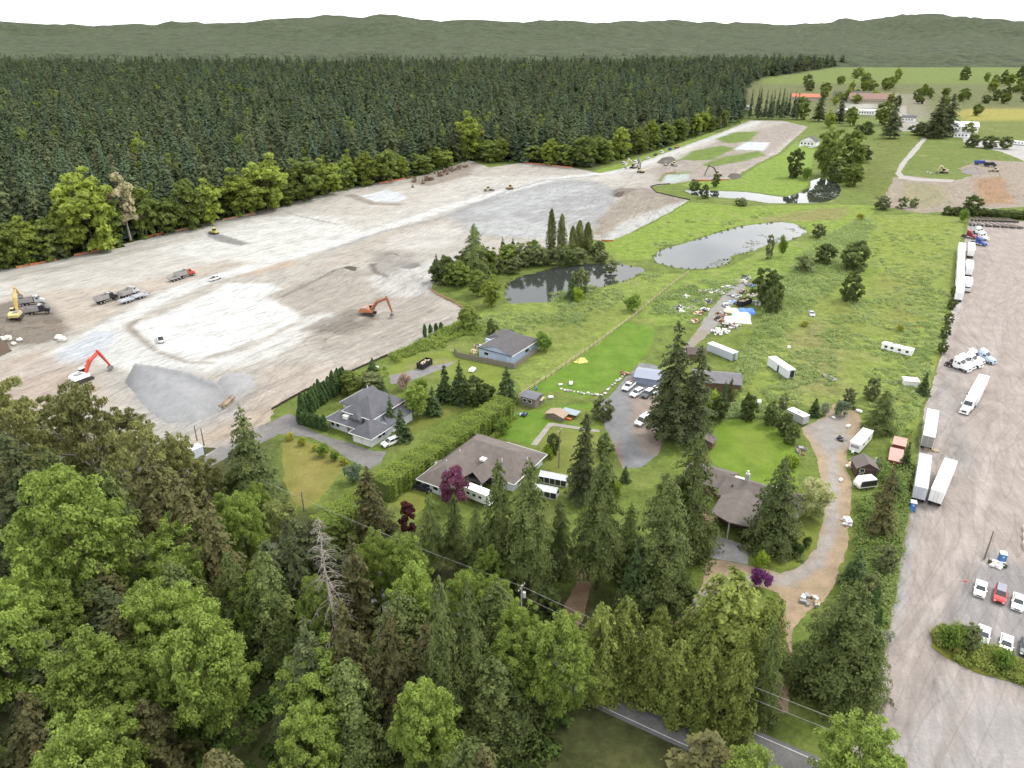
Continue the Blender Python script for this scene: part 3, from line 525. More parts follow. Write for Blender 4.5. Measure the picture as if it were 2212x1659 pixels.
def broadleaf(rx, rz, zc, n, size, clumps=36, rc=.30, flat=.75, seed_shape=.1, low=1.0):
    d = unit(rng.normal(0, 1, (clumps, 3))); d[:, 2] = np.where(d[:, 2] < -.95, -d[:, 2], d[:, 2]); rr = rng.uniform(.25, 1, clumps) ** .45
    Cc = d * rr[:, None] * np.array([rx, rx, rz]) * (1 - rc * .55) * (1 + rng.normal(0, seed_shape, (clumps, 1))); Cc[:, 2] += zc
    rad = rx * rc * rng.uniform(.65, 1.35, clumps); pc = rng.choice(clumps, n, p=rad ** 2 / (rad ** 2).sum())
    q = unit(rng.normal(0, 1, (n, 3))); q[:, 2] = np.where(q[:, 2] < -.45, -q[:, 2] * .6, q[:, 2]); q = unit(q)
    P = Cc[pc] + q * (rad[pc] * rng.uniform(.5, 1.08, n))[:, None] * np.array([1, 1, flat])
    P[:, 2] = np.where(P[:, 2] < zc, zc + (P[:, 2] - zc) * low, P[:, 2]); P[:, 2] = np.where(P[:, 2] < .1, .1 + rng.random(n) * rz * .45, P[:, 2])
    return cards(P, q + np.array([0, 0, .45]), size, .55), Cc
def column(r, h, n, size):
    z = rng.random(n) ** .9; a = rng.uniform(0, 6.283, n); p = np.sin(np.clip(z * .93 + .07, 0, 1) * 3.1416) ** .55 * (1 - .35 * z)
    rad = r * p * rng.uniform(.55, 1.1, n) * (1 + .22 * np.sin(a * 3 + z * 9))
    return cards(np.stack([np.cos(a) * rad, np.sin(a) * rad, z * h + .1], 1), np.stack([np.cos(a), np.sin(a), np.full(n, .7)], 1), size, .5)
def trunkmesh(h, r, m, limbs=None, lean=0):
    b = MB(); k = 5; pts = [(lean * (i / k) ** 2 + .06 * h * .1 * math.sin(i * 2.1), .05 * h * .1 * math.cos(i * 1.7), h * i / k - .2) for i in range(k + 1)]
    b.path(pts, [r * (1 - .85 * i / k) for i in range(k + 1)], 7)
    for q in (limbs if limbs is not None else []):
        z0 = min(h * .75, max(h * .25, q[2] * .62)); s = Vector((lean * (z0 / h) ** 2, 0, z0)); e = Vector(q)
        mid = (s + e) / 2 + Vector((0, 0, .12 * (e - s).length)); b.path([s, mid, e], [r * .42, r * .26, r * .07], 5)
    return b.mesh('trunk', m)
PROTO = {}     # kind -> list of (crown mesh, trunk mesh, nominal height, nominal radius)
def add_proto(k, crown, trunk, h, r): PROTO.setdefault(k, []).append((crown, trunk, h, r))
lm = leafmat
FIRC = ((0.066, 0.088, 0.048), (0.115, 0.130, 0.055));  CEDC = ((0.078, 0.115, 0.033), (0.123, 0.162, 0.042))
for i in range(6):
    tone = [((.078, .112, .056), (.105, .138, .062)), ((.092, .112, .055), (.12, .138, .062)), ((.070, .105, .062), (.094, .128, .070))][i % 3]; wr = (5.4, 6.2)[i % 2]
    add_proto('fir', leafmesh('crown', conifer(32, wr, 4200, .60, .10, .38, (.85, .75, .95)[i % 3], 20, ragged=.30, cj=.15), lm('fir_needles_%d' % (i % 3), *tone, .15, .32, .10)), trunkmesh(31, .38, bark), 32, wr)
for i in range(3): add_proto('bigfir', leafmesh('crown', conifer(30, 5.2, 13000, .34, .10, .38, .62, 34, ragged=.4), lm('old_fir_needles', (.064, .083, .037), (.105, .12, .048), .13)), trunkmesh(29.5, .45, bark), 30, 5.2)
for i in range(1): add_proto('yardfir', leafmesh('crown', conifer(20, 5.6, 15000, .27, .04, .34, .72, 30, hang=.25, ragged=.26), lm('yard_fir_sprays', (.092, .122, .044), (.145, .172, .058), .16)), trunkmesh(19, .35, bark), 20, 5.6)
for i in range(2): add_proto('barecedar', leafmesh('crown', conifer(27, 5.6, 17000, .27, .26, .55, .58, 34, hang=.55, ragged=.40), lm('cedar_sprays', (.105, .138, .045), (.165, .198, .064), .2)), trunkmesh(26, .5, bark), 27, 5.6)
for i in range(3): add_proto('cedar', leafmesh('crown', conifer(27, 5.6, 21000, .27, .07, .55, .52, 40, hang=.55, ragged=.38), lm('cedar_sprays', (.105, .138, .045), (.165, .198, .064), .2)), trunkmesh(26, .5, bark), 27, 5.6)
for i in range(2): add_proto('olivefir', leafmesh('crown', conifer(25, 4.8, 8500, .36, .08, .45, .72, 34, hang=.35, ragged=.42), lm('olive_fir_sprays', (0.092, 0.092, 0.041), (0.135, 0.127, 0.049), .18)), trunkmesh(24.5, .4, bark), 25, 4.8)
for i in range(2): add_proto('spruce', leafmesh('crown', conifer(10, 2.3, 3600, .26, .03, .30, .95, 18, ragged=.22), lm('spruce_needles', (0.053, 0.084, 0.033), (0.087, 0.123, 0.041), .12)), trunkmesh(9.5, .16, bark), 10, 2.3)
for i in range(2): add_proto('thuja', leafmesh('crown', conifer(12, 3.6, 9000, .24, .02, .2, .5, 26, hang=.45, ragged=.2, top=.6), lm('thuja_sprays', (.165, .205, .050), (.245, .28, .07), .2)), trunkmesh(11, .22, bark), 12, 3.6)
for i in range(2): add_proto('cypress', leafmesh('crown', column(.85, 7, 1500, .22), lm('cypress_sprays', (0.048, 0.087, 0.030), (0.075, 0.120, 0.038), .12)), trunkmesh(6, .1, bark), 7, .85)
def bl(kind, n, rx, rz, h, mname, c1, c2, size, cl=40, rc=.3, tr=.3, bk=None, count=2, lean=0, flat=.75, lr=.02, low=1.0):
    for i in range(count):
        zc = h - rz * .98; V, Cc = broadleaf(rx, rz, zc, n, size, cl, rc, flat, low=low)
        far = Cc[np.argsort(-np.abs(Cc[:, 0]))[:9]]
        add_proto(kind, leafmesh('crown', V, lm(mname, c1, c2, tr)), trunkmesh(zc + rz * .3, h * lr, bk or bark, [tuple(q) for q in far], lean), h, rx)
bl('maple', 23000, 7.4, 8.6, 19, 'maple_leaves', (.175, .238, .052), (.26, .335, .072), .24, 260, .135, count=4)
bl('edge', 5200, 4.8, 6.8, 14, 'alder_leaves', (.135, .18, .045), (.215, .265, .062), .44, 90, .19, count=3, low=1.3)
bl('edgelight', 5200, 4.8, 6.3, 13, 'spring_leaves', (.19, .24, .046), (.28, .33, .062), .44, 90, .19, count=2, low=1.3)
bl('beige', 3000, 3.0, 6.8, 15, 'catkin_leaves', (0.312, 0.288, 0.168), (0.432, 0.396, 0.240), .42, 34, .32, count=1, bk=palebark)
bl('olive', 12500, 6.2, 8.7, 18, 'olive_leaves', (.17, .18, .065), (.245, .25, .09), .26, 200, .13, count=3, bk=palebark)
bl('birch', 3400, 3.4, 4.6, 12, 'birch_leaves', (0.168, 0.198, 0.060), (0.240, 0.258, 0.090), .24, 30, .26, count=1, bk=palebark)
bl('plum', 5200, 3.5, 2.9, 6.4, 'plum_leaves', (0.090, 0.026, 0.050), (0.162, 0.054, 0.090), .22, 36, .27, .2, count=1)
bl('darkplum', 3400, 1.9, 3.0, 6.2, 'copper_leaves', (0.066, 0.019, 0.026), (0.120, 0.038, 0.041), .2, 26, .3, .2, count=1)
bl('maroon', 2600, 2.0, 1.1, 2.6, 'maroon_leaves', (0.090, 0.024, 0.084), (0.156, 0.042, 0.138), .16, 26, .28, .2, count=1)
bl('blossom', 5600, 3.8, 3.2, 6.6, 'blossom_leaves', (0.360, 0.396, 0.156), (0.552, 0.552, 0.276), .21, 40, .26, .3, count=1, bk=palebark)
bl('meadowtree', 5400, 3.5, 3.9, 7.6, 'thicket_leaves', (.095, .13, .042), (.15, .185, .06), .26, 80, .18, count=3, low=1.3)
bl('greytree', 3400, 2.8, 3.6, 7.0, 'willow_leaves', (.14, .17, .07), (.21, .235, .105), .25, 60, .19, count=2, low=1.3)
for i in range(2): add_proto('poplar', leafmesh('crown', column(1.7, 19, 3600, .27), lm('poplar_leaves', (.14, .165, .055), (.21, .235, .08), .3)), trunkmesh(17, .18, palebark), 19, 1.7)
for kind, mname, c1, c2 in [('bush', 'bush_leaves', (0.102, 0.168, 0.030), (0.168, 0.240, 0.043)), ('darkbush', 'dark_bush_leaves', (0.050, 0.086, 0.024), (0.090, 0.134, 0.034)), ('lime', 'lime_bush_leaves', (0.180, 0.264, 0.030), (0.276, 0.360, 0.042)), ('bluebush', 'blue_bush_leaves', (0.120, 0.174, 0.108), (0.180, 0.228, 0.138)), ('whitebush', 'flowering_bush', (0.144, 0.192, 0.072), (0.540, 0.540, 0.456)), ('pinkbush', 'pink_flowering_bush', (0.360, 0.252, 0.192), (0.576, 0.432, 0.360)), ('yellowbush', 'yellow_flowering_bush', (.26, .29, .05), (.42, .40, .07)), ('tanbush', 'dry_bush', (0.240, 0.198, 0.120), (0.336, 0.288, 0.180))]:
    for i in range(2):
        V, Cc = broadleaf(1.7, 1.3, 1.15, 1500, .17, 16, .42, .8); add_proto(kind, leafmesh('crown', V, lm(mname, c1, c2, .25, .2, 1.4)), trunkmesh(1.3, .07, bark, [tuple(q) for q in Cc[:4]]), 2.5, 1.8)
NAMES = dict(yardfir='fir_tree', barecedar='cedar_tree', fir='fir_tree', bigfir='fir_tree', cedar='cedar_tree', olivefir='fir_tree', spruce='spruce_tree', thuja='cedar_tree', cypress='cypress_tree', maple='maple_tree', edge='alder_tree', edgelight='maple_tree', beige='willow_tree', olive='cottonwood_tree', birch='birch_tree', plum='plum_tree', darkplum='plum_tree', maroon='maple_shrub', blossom='blossom_tree', meadowtree='hawthorn_tree', greytree='willow_tree', poplar='poplar_tree')
def plant(kind, x, y, h, r, label, group=None, cat=None, name=None, z=0.0, var=None):
    pr = PROTO[kind]; c, t, ph, prad = pr[(var if var is not None else int(rng.integers(0, 99))) % len(pr)]
    nm = name or NAMES.get(kind, 'shrub'); cat = cat or ('shrub' if nm in ('shrub', 'maple_shrub') else 'tree')
    o = thing(nm, label, cat, (x, y, z), rng.uniform(0, 6.283), group); o.scale = (r / prad, r / prad, h / ph)
    link('trunk', t, o); link('crown', c, o); return o
def ptree(kind, px, yb, yt, wpx, label, group=None, var=None, name=None, dx=0):
    """stand a tree on the ground point (px,yb), as tall and as wide as it shows"""
    x, y = G(px, yb); h = HT(px, yb, yt); r = wpx / 2 / PXM(yb) * .9 * {'cedar': 1.08, 'barecedar': 1.1, 'bigfir': 1.02, 'yardfir': 1.1, 'thuja': 1.12, 'maple': 1.1, 'edge': 1.12, 'edgelight': 1.12, 'meadowtree': 1.15, 'greytree': 1.2, 'olivefir': 1.15, 'olive': 1.1}.get(kind, 1.0)
    return plant(kind, x, y, h, r, label, group, name=name, var=var)

# ---------------------------------------------------------------- the forest behind the site
FW = np.array(GL(FOREST)); pts = []
yy = 250.0
while yy < 2500:
    s = 10.4 + max(0, yy - 420) * .008
    xs = np.arange(-.80 * yy - 60, .62 * yy, s); xs = xs + rng.uniform(-.42, .42, len(xs)) * s; ys = yy + rng.uniform(-.42, .42, len(xs)) * s
    pts.append(np.stack([xs, ys], 1)); yy += s * .92
pts = np.concatenate(pts); dd = sdist(pts[:, 0], pts[:, 1], FW); k = dd > 4.0; pts = pts[k]; dd = dd[k]
score = np.hypot(pts[:, 0] * .6, pts[:, 1]) + 1.6 * np.minimum(dd, 400); order = np.argsort(score)
near, rest = order[:290], order[290:]
for i in near:
    h = rng.uniform(22, 40) * (1 if dd[i] > 14 else .8)
    plant('fir', pts[i, 0], pts[i, 1], h, rng.uniform(4.6, 6.6), 'tall dark green fir standing in the dense forest behind the cleared site', 'firs of the forest behind the cleared site')
kinds = bpy.data.collections.new('forest_kinds')
for j, (c, t, h, r) in enumerate(PROTO['fir'] + PROTO['edge'][:1] + PROTO['edgelight'][:1]):
    kinds.objects.link(bpy.data.objects.new('forest_kind_%02d' % j, c))
def scatter_stuff(name, P3, S, idx, coll, label, cat):
    me = bpy.data.meshes.new(name); me.vertices.add(len(P3)); me.vertices.foreach_set('co', np.asarray(P3, np.float32).ravel())
    me.attributes.new('sc', 'FLOAT_VECTOR', 'POINT').data.foreach_set('vector', np.asarray(S, np.float32).ravel())
    me.attributes.new('rz', 'FLOAT_VECTOR', 'POINT').data.foreach_set('vector', np.stack([np.zeros(len(P3)), np.zeros(len(P3)), rng.uniform(0, 6.28, len(P3))], 1).astype(np.float32).ravel())
    me.attributes.new('ix', 'INT', 'POINT').data.foreach_set('value', np.asarray(idx, np.int32))
    o = link(name, me); ng = bpy.data.node_groups.new(name, 'GeometryNodeTree')
    ng.interface.new_socket('Geometry', in_out='INPUT', socket_type='NodeSocketGeometry'); ng.interface.new_socket('Geometry', in_out='OUTPUT', socket_type='NodeSocketGeometry')
    N = ng.nodes; gi = N.new('NodeGroupInput'); go = N.new('NodeGroupOutput'); ip = N.new('GeometryNodeInstanceOnPoints'); ci = N.new('GeometryNodeCollectionInfo')
    ci.inputs[0].default_value = coll; ci.inputs['Separate Children'].default_value = True; ci.inputs['Reset Children'].default_value = True
    def na(nm, ty):
        q = N.new('GeometryNodeInputNamedAttribute'); q.data_type = ty; q.inputs[0].default_value = nm; return q.outputs[0]
    ng.links.new(gi.outputs[0], ip.inputs['Points']); ng.links.new(ci.outputs[0], ip.inputs['Instance']); ip.inputs['Pick Instance'].default_value = True
    ng.links.new(na('ix', 'INT'), ip.inputs['Instance Index']); ng.links.new(na('rz', 'FLOAT_VECTOR'), ip.inputs['Rotation']); ng.links.new(na('sc', 'FLOAT_VECTOR'), ip.inputs['Scale'])
    ng.links.new(ip.outputs[0], go.inputs[0]); md = o.modifiers.new('scatter', 'NODES'); md.node_group = ng
    return prop(o, label, cat, kind='stuff')
n = len(rest); hh = rng.uniform(.62, 1.2, n); wd = rng.uniform(.75, 1.2, n) * (1 + np.clip(pts[rest, 1] - 500, 0, 900) / 1200)
ix = rng.integers(0, 6, n); lightone = rng.random(n) < .05; ix[lightone] = 7; ix[rng.random(n) < .04] = 6
hh[ix > 5] *= 1.7
scatter_stuff('forest', np.stack([pts[rest, 0], pts[rest, 1], np.zeros(n)], 1), np.stack([wd, wd, hh], 1), ix, kinds, 'dense dark conifer forest filling the land beyond the cleared site', 'forest')
# wooded rising land far away
ni, nj = 70, 240
yv = 2050 * np.exp(np.linspace(0, 1.75, ni)); uv = np.linspace(-1.1, 1.1, nj)
gx = uv[None, :] * (yv[:, None] + 300); gy = np.repeat(yv[:, None], nj, 1)
hill = smooth(2050, 2350, gy) * (18 + 18 * fbm(gx * .012, gy * .012, 4)) + smooth(2600, 7500, gy) * 520 * np.clip(fbm(gx * .0007 + 5, gy * .00035, 5) - .33, 0, 1) + 9 * fbm(gx * .05, gy * .05, 2) * smooth(2050, 2350, gy)
hill *= np.where(gx > 330, smooth(330, 900, gx) * smooth(2300, 2700, gy) * 1.0 + smooth(2100, 2600, gy) * (1 - smooth(330, 900, gx)), 1)
hill -= 1.5
idx = np.arange(ni * nj).reshape(ni, nj); F = np.stack([idx[:-1, :-1], idx[:-1, 1:], idx[1:, 1:], idx[1:, :-1]], -1).reshape(-1, 4)
me = rawmesh('hills', np.stack([gx.ravel(), gy.ravel(), hill.ravel()], 1), F, groundmat('wooded_hill', .02, .09, .55, 1.45, bump=1.0, bdist=6), True)
setcol(me, np.tile((.075, .095, .045), (ni * nj, 1))); prop(link('hills', me), kind='structure')

# edge of the forest: broadleaved trees, one by one
GE = 'broadleaved trees along the forest edge'
for kind, x, yb, yt, wd, lb in [
    ('edge', 20, 577, 478, 85, 'olive alder at the forest edge nearest the picture corner'), ('edgelight', 62, 568, 472, 78, 'yellow-green maple at the forest edge above the orange fence'),
    ('edge', 110, 560, 468, 72, 'mid green alder at the forest edge beside the yellow-green maple'), ('edgelight', 152, 550, 452, 80, 'pale green maple with bare lower trunk at the forest edge'),
    ('edgelight', 205, 540, 374, 128, 'large rounded yellow-green maple left of the leaning beige tree'), ('edge', 245, 532, 430, 70, 'dark lower alder under the large rounded maple'),
    ('beige', 283, 522, 362, 62, 'leaning beige-leaved tree rising above the forest edge'), ('edge', 318, 512, 398, 62, 'bright alder just behind the leaning beige tree'),
    ('edge', 362, 504, 425, 60, 'low dark alder at the edge between beige tree and bulldozer'), ('edge', 410, 495, 384, 74, 'grey-green alder above the bulldozer at the forest edge'),
    ('edgelight', 455, 485, 395, 66, 'light green maple standing left of the twin round maples'), ('edgelight', 528, 466, 370, 88, 'left one of the twin round bright green maples'),
    ('edgelight', 580, 455, 340, 92, 'taller right one of the twin round bright green maples'), ('edge', 618, 442, 390, 56, 'small alder in front of the twin maples'),
    ('edge', 662, 432, 338, 76, 'green alder in the middle of the forest edge'), ('edgelight', 708, 420, 348, 62, 'yellowish maple right of the middle alder'),
    ('edge', 748, 408, 345, 56, 'alder at the forest edge above the white settling basin'), ('edgelight', 792, 400, 332, 58, 'light maple at the forest edge left of the stump clearing'),
    ('edge', 838, 393, 318, 50, 'alder bordering the stump clearing'), ('edge', 905, 376, 330, 56, 'rounded alder behind the stumps'),
    ('edgelight', 955, 362, 322, 50, 'light green maple behind the stump clearing'), ('edgelight', 1014, 345, 246, 62, 'tall yellow-green maple standing out before the dark firs'),
    ('edge', 1058, 350, 300, 46, 'dark alder right of the tall yellow-green maple'), ('edge', 1150, 350, 312, 44, 'alder above the long orange silt fence'),
    ('edgelight', 1190, 356, 302, 46, 'pale maple above the right end of the orange silt fence'), ('edge', 1222, 358, 308, 48, 'rounded alder where the fence meets the grass verge'),
    ('edge', 1262, 360, 288, 54, 'alder at the near end of the grass verge'), ('edge', 1300, 352, 292, 50, 'second alder along the grass verge'), ('edgelight', 1338, 342, 278, 50, 'third tree along the grass verge, light green'),
    ('edge', 1372, 332, 272, 46, 'fourth tree along the grass verge, dark green'), ('edgelight', 1404, 322, 262, 44, 'fifth tree along the grass verge, light green'), ('edge', 1436, 314, 262, 40, 'sixth tree along the grass verge, mid green'),
    ('edge', 1468, 303, 252, 38, 'seventh tree along the grass verge, dark green'), ('edgelight', 1500, 293, 246, 34, 'eighth tree along the grass verge, light green'), ('edge', 1530, 284, 244, 32, 'last dark tree along the grass verge'),
    ('poplar', 1552, 279, 250, 13, 'slim bright poplar nearest the end of the grass verge'), ('poplar', 1566, 275, 247, 13, 'slim bright poplar second from the end of the verge')]:
    ptree(kind, x, yb, yt, wd, lb, GE)
# undergrowth along the edge, one mass
def leafstuff(name, label, cat, P, rad, per, size, m, flat=.7):
    n = len(P); pc = np.repeat(np.arange(n), per); q = unit(rng.normal(0, 1, (n * per, 3))); q[:, 2] = np.abs(q[:, 2])
    X = P[pc] + q * (rad[pc] * rng.uniform(.6, 1.05, n * per))[:, None] * np.array([1, 1, flat])
    return prop(link(name, leafmesh(name, cards(X, q + np.array([0, 0, .5]), np.repeat(size, per) if np.ndim(size) else size, .35), m)), label, cat, kind='stuff')
def along(line, step, wid):
    L = np.array(line, float); o = []
    for a, b in zip(L[:-1], L[1:]):
        k = max(1, int(np.hypot(*(b - a)) / step))
        for t in range(k): o.append(a + (b - a) * (t + rng.random()) / k)
    o = np.array(o); return o + rng.normal(0, wid, o.shape)
e = along(GL(FOREST[1:13]), 9, 0); e2 = along(GL(FOREST[15:19]), 12, 0); e = np.concatenate([e, e2])
for k, q in enumerate(e):
    dp = rng.uniform(5, 24); plant(['edge', 'edgelight', 'edge'][k % 3], q[0] - .85 * dp + rng.normal(0, 3), q[1] + .5 * dp, rng.uniform(11, 21), rng.uniform(4, 6.5), 'broadleaved tree standing among the front firs of the forest', 'broadleaved trees among the front firs')
e = along(GL(FOREST[1:13]), 1.3, 1.4) + np.array([-2.2, 2.0]); e2 = along(GL(FOREST[15:20]), 2, 2)
e = np.concatenate([e, e2]); rr = rng.uniform(.9, 2.3, len(e))
leafstuff('undergrowth', 'dark shrubby undergrowth along the forest edge', 'undergrowth', np.stack([e[:, 0], e[:, 1], rr * .2], 1), rr, 26, .42, lm('undergrowth_leaves', (.05, .085, .02), (.09, .13, .028), .2, .2, .3))

# ---------------------------------------------------------------- bramble and tall weeds in the meadows
def fill(poly, n, cond=None, nz=.5):
    W = np.array(GL(poly)); lo = W.min(0); hi = W.max(0); o = []
    q = lo + (hi - lo) * rng.random((n * 8, 2)); q = q[sdist(q[:, 0], q[:, 1], W) > .6]; q = q[fbm(q[:, 0] * .08 + 7, q[:, 1] * .08, 3) > nz]
    return q[:n]
BR = [([(1660, 620), (1760, 525), (1800, 500), (1870, 470), (1900, 480), (1860, 540), (1840, 600), (1780, 650), (1720, 690), (1690, 740), (1640, 800), (1600, 850), (1560, 850), (1600, 770), (1640, 700)], 1500, .12), ([(1680, 740), (1760, 700), (1850, 640), (1990, 600), (2055, 640), (2020, 780), (1990, 870), (1960, 1000), (1880, 900), (1780, 880), (1640, 870)], 1100, .42),
      ([(1880, 500), (2060, 480), (2050, 600), (1950, 620), (1880, 590)], 220, .5), ([(1100, 800), (1270, 700), (1440, 590), (1390, 590), (1100, 655), (1010, 700), (1160, 730)], 500, .47), ([(1420, 640), (1560, 590), (1620, 600), (1560, 640), (1480, 690), (1400, 680)], 420, .36), ([(1560, 870), (1700, 880), (1720, 905), (1640, 905), (1540, 905)], 160, .3),
      ([(1840, 440), (1880, 380), (1910, 310), (1880, 300), (1830, 400)], 180, .42), ([(1330, 540), (1480, 460), (1700, 460), (1600, 480), (1420, 540)], 160, .55)]
qs = [fill(a, b, nz=c) for a, b, c in BR]; q = np.concatenate(qs); rr = np.concatenate([rng.uniform(1.0, 2.3, len(qs[0])), rng.uniform(.6, 1.6, len(q) - len(qs[0]))])
leafstuff('bramble', 'pale green bramble mounds spreading over the rough meadow', 'bramble', np.stack([q[:, 0], q[:, 1], rr * .15], 1), rr, 44, .24, lm('bramble_leaves', (.235, .305, .11), (.31, .38, .155), .4, .1, .05), .75)
STRIP = [(1960, 935), (1985, 960), (1962, 1090), (1948, 1200), (1930, 1310), (1905, 1395), (1880, 1460), (1850, 1560), (1800, 1560), (1790, 1460), (1800, 1330), (1835, 1260), (1850, 1150), (1850, 1060), (1890, 1000), (1900, 960)]
q = fill(STRIP, 900, nz=.15)
for cx, cy, rad in ((1874, 1052, 5.2), (1864, 1018, 4), (1936, 985, 4.5), (1942, 955, 4), (1857, 965, 5.5), (1858, 1060, 3.5)): c_ = G(cx, cy); q = q[np.hypot(q[:, 0] - c_[0], q[:, 1] - c_[1]) > rad]
rr = rng.uniform(.7, 1.9, len(q))
leafstuff('shrubbery', 'tangled green shrubs between the dirt drive and the truck yard', 'shrubbery', np.stack([q[:, 0], q[:, 1], rr * .3 + rng.uniform(0, .8, len(q))], 1), rr, 80, .21, lm('strip_leaves', (.13, .185, .045), (.215, .27, .085), .3, .1, .12), .9)
q = np.concatenate([along(GL(p + [p[0]]), 2.2, .7) for p in (POND1, POND2)]); q = q[fbm(q[:, 0] * .15, q[:, 1] * .15, 2) > .44]; rr = rng.uniform(.4, .95, len(q))
leafstuff('reeds', 'rushes and low scrub fringing the pond banks', 'reeds', np.stack([q[:, 0], q[:, 1], rr * .2], 1), rr, 30, .2, lm('reed_blades', (.13, .15, .045), (.22, .215, .085), .25, .1, .2), .9)
q = fill([(1575, 572), (1590, 545), (1640, 530), (1700, 515), (1735, 500), (1700, 490), (1640, 505), (1600, 530), (1520, 575)], 150, nz=.48); rr = rng.uniform(.25, .6, len(q))
q2 = fill([(1755, 400), (1812, 396), (1816, 432), (1770, 434), (1745, 415)], 70, nz=.5); q = np.concatenate([q, q2]); rr = rng.uniform(.5, 1.3, len(q)); a = rng.uniform(0, 6.28, (len(q) * 9)); pc = np.repeat(np.arange(len(q)), 9); rd = rng.random(len(pc)) ** .5 * rr[pc]
leafstuff_P = np.stack([q[pc, 0] + np.cos(a) * rd, q[pc, 1] + np.sin(a) * rd, rng.uniform(.04, .10, len(pc))], 1)
prop(link('lily_pads', leafmesh('lily_pads', cards(leafstuff_P, np.tile((0., 0., 1.), (len(pc), 1)), .3, .03), lm('lily_leaves', (.13, .14, .09), (.20, .21, .15), .1, .1, .3))), 'floating lily pads on the shallow ends of the ponds', 'lily pads', kind='stuff')

# ---------------------------------------------------------------- single trees, as they stand in the photograph
GP = 'trees around the dark pond'
for t in [
    ('meadowtree', 962, 612, 552, 62, 'bushy green tree at the site side of the dark pond', GP), ('spruce', 944, 606, 545, 26, 'small spruce at the corner of the clump by the site', GP), ('cedar', 1026, 606, 482, 62, 'tall yellowish conifer beside the dark pond', GP),
    ('edge', 990, 620, 560, 56, 'rounded tree in front of the tall yellowish conifer', GP), ('spruce', 1086, 568, 508, 22, 'slim dark spruce between pond conifer and poplars', GP), ('spruce', 1108, 560, 510, 20, 'slimmer dark spruce left of the poplars', GP),
    ('greytree', 1130, 575, 520, 46, 'grey-green willow behind the dark pond', GP), ('greytree', 1070, 590, 545, 40, 'small willow at the left end of the dark pond', GP), ('poplar', 1190, 556, 452, 26, 'tallest slender poplar behind the dark pond', GP), ('poplar', 1212, 556, 463, 26, 'second slender poplar, right of the tallest', GP),
    ('poplar', 1236, 558, 488, 24, 'shortest poplar in the row behind the pond', GP), ('poplar', 1250, 552, 476, 28, 'fourth poplar in the row behind the pond', GP), ('poplar', 1268, 550, 480, 28, 'last poplar at the meadow end of the row', GP),
    ('greytree', 1160, 575, 528, 40, 'low willow left of the tallest poplar', GP), ('greytree', 1205, 574, 530, 36, 'low willow below the two tallest poplars', GP), ('meadowtree', 1290, 560, 520, 40, 'low green tree right of the poplars', GP), ('meadowtree', 1228, 572, 535, 36, 'dark scrub tree on the far bank of the pond', GP),
    ('edgelight', 1062, 662, 600, 46, 'yellow-green tree at the near left bank of the dark pond', GP), ('edge', 1030, 640, 580, 44, 'round green tree above the near left bank', GP), ('edge', 1012, 712, 656, 46, 'isolated green tree at the corner of the cleared site', GP), ('spruce', 1236, 648, 588, 34, 'dark conifer on the near bank of the pond', GP), ('greytree', 1252, 642, 578, 42, 'grey willow beside the conifer on the near bank', GP), ('lime', 1250, 652, 618, 30, 'lime green bush under the conifer on the near bank', GP),
    ('meadowtree', 1010, 600, 540, 60, 'dark green tree beside the tall yellowish conifer', GP), ('edge', 1050, 600, 530, 50, 'light tree right of the tall yellowish conifer', GP), ('edge', 1100, 572, 525, 50, 'round tree between the slim spruces', GP), ('edge', 1150, 566, 515, 40, 'light tree left of the poplars', GP), ('greytree', 1176, 572, 535, 36, 'bank willow below the tallest poplar', GP), ('greytree', 1250, 568, 535, 40, 'bank willow below the fourth poplar', GP), ('greytree', 1300, 566, 540, 34, 'bank willow right of the poplars', GP), ('greytree', 1110, 590, 556, 40, 'bank willow at the dark pond corner', GP), ('greytree', 1320, 590, 560, 30, 'small willow at the right tip of the dark pond', GP), ('bush', 1365, 672, 638, 44, 'rounded bush beside the long pasture fence', None)]:
    ptree(t[0], *t[1:5], t[5], t[6])
GM = 'trees of the meadow'
for t in [
    ('meadowtree', 1652, 655, 580, 62, 'dark green tree at the top of the junk yard', GM), ('meadowtree', 1668, 678, 618, 40, 'smaller dark tree in front of the junk yard tree', GM), ('meadowtree', 1842, 584, 522, 66, 'dark round tree in the middle of the right meadow', GM), ('meadowtree', 1836, 652, 586, 50, 'lone dark tree below the round meadow tree', GM),
    ('meadowtree', 1780, 570, 525, 48, 'dark tree on the bramble slope', GM), ('greytree', 1736, 590, 550, 42, 'grey-green tree at the foot of the bramble slope', GM), ('greytree', 1768, 512, 480, 30, 'small willow at the right end of the lily pond', GM), ('bush', 1688, 555, 510, 22, 'thin shrub by the lily pond', GM), ('greytree', 1660, 560, 500, 16, 'spindly willow standing in the lily pond shallows', GM),
    ('greytree', 1905, 452, 420, 34, 'scrubby tree at the top of the meadow', GM), ('greytree', 1948, 450, 425, 22, 'small scrub tree by the dirt plot', GM), ('greytree', 1972, 448, 425, 18, 'slight scrub tree beside the small one by the dirt plot', GM), ('greytree', 1600, 445, 425, 26, 'scrub willow below the winding pond', GM), ('meadowtree', 1545, 405, 375, 18, 'slim tree on the bank of the winding pond', GM), ('meadowtree', 1500, 415, 388, 26, 'bushy tree at the near end of the winding pond', GM), ('meadowtree', 1520, 428, 398, 24, 'dark bush beside the winding pond outlet', GM),
    ('yellowbush', 1858, 476, 462, 24, 'yellow flowering broom at the top of the meadow', GM), ('yellowbush', 1738, 706, 692, 20, 'yellow flowering broom by the abandoned car', GM), ('yellowbush', 1942, 718, 702, 18, 'yellow broom among the weeds right of the camper field', GM), ('bush', 2080, 480, 452, 24, 'rounded bush at the truck yard corner', GM)]:
    ptree(t[0], *t[1:5], t[5], t[6])
GF = 'trees of the far village'
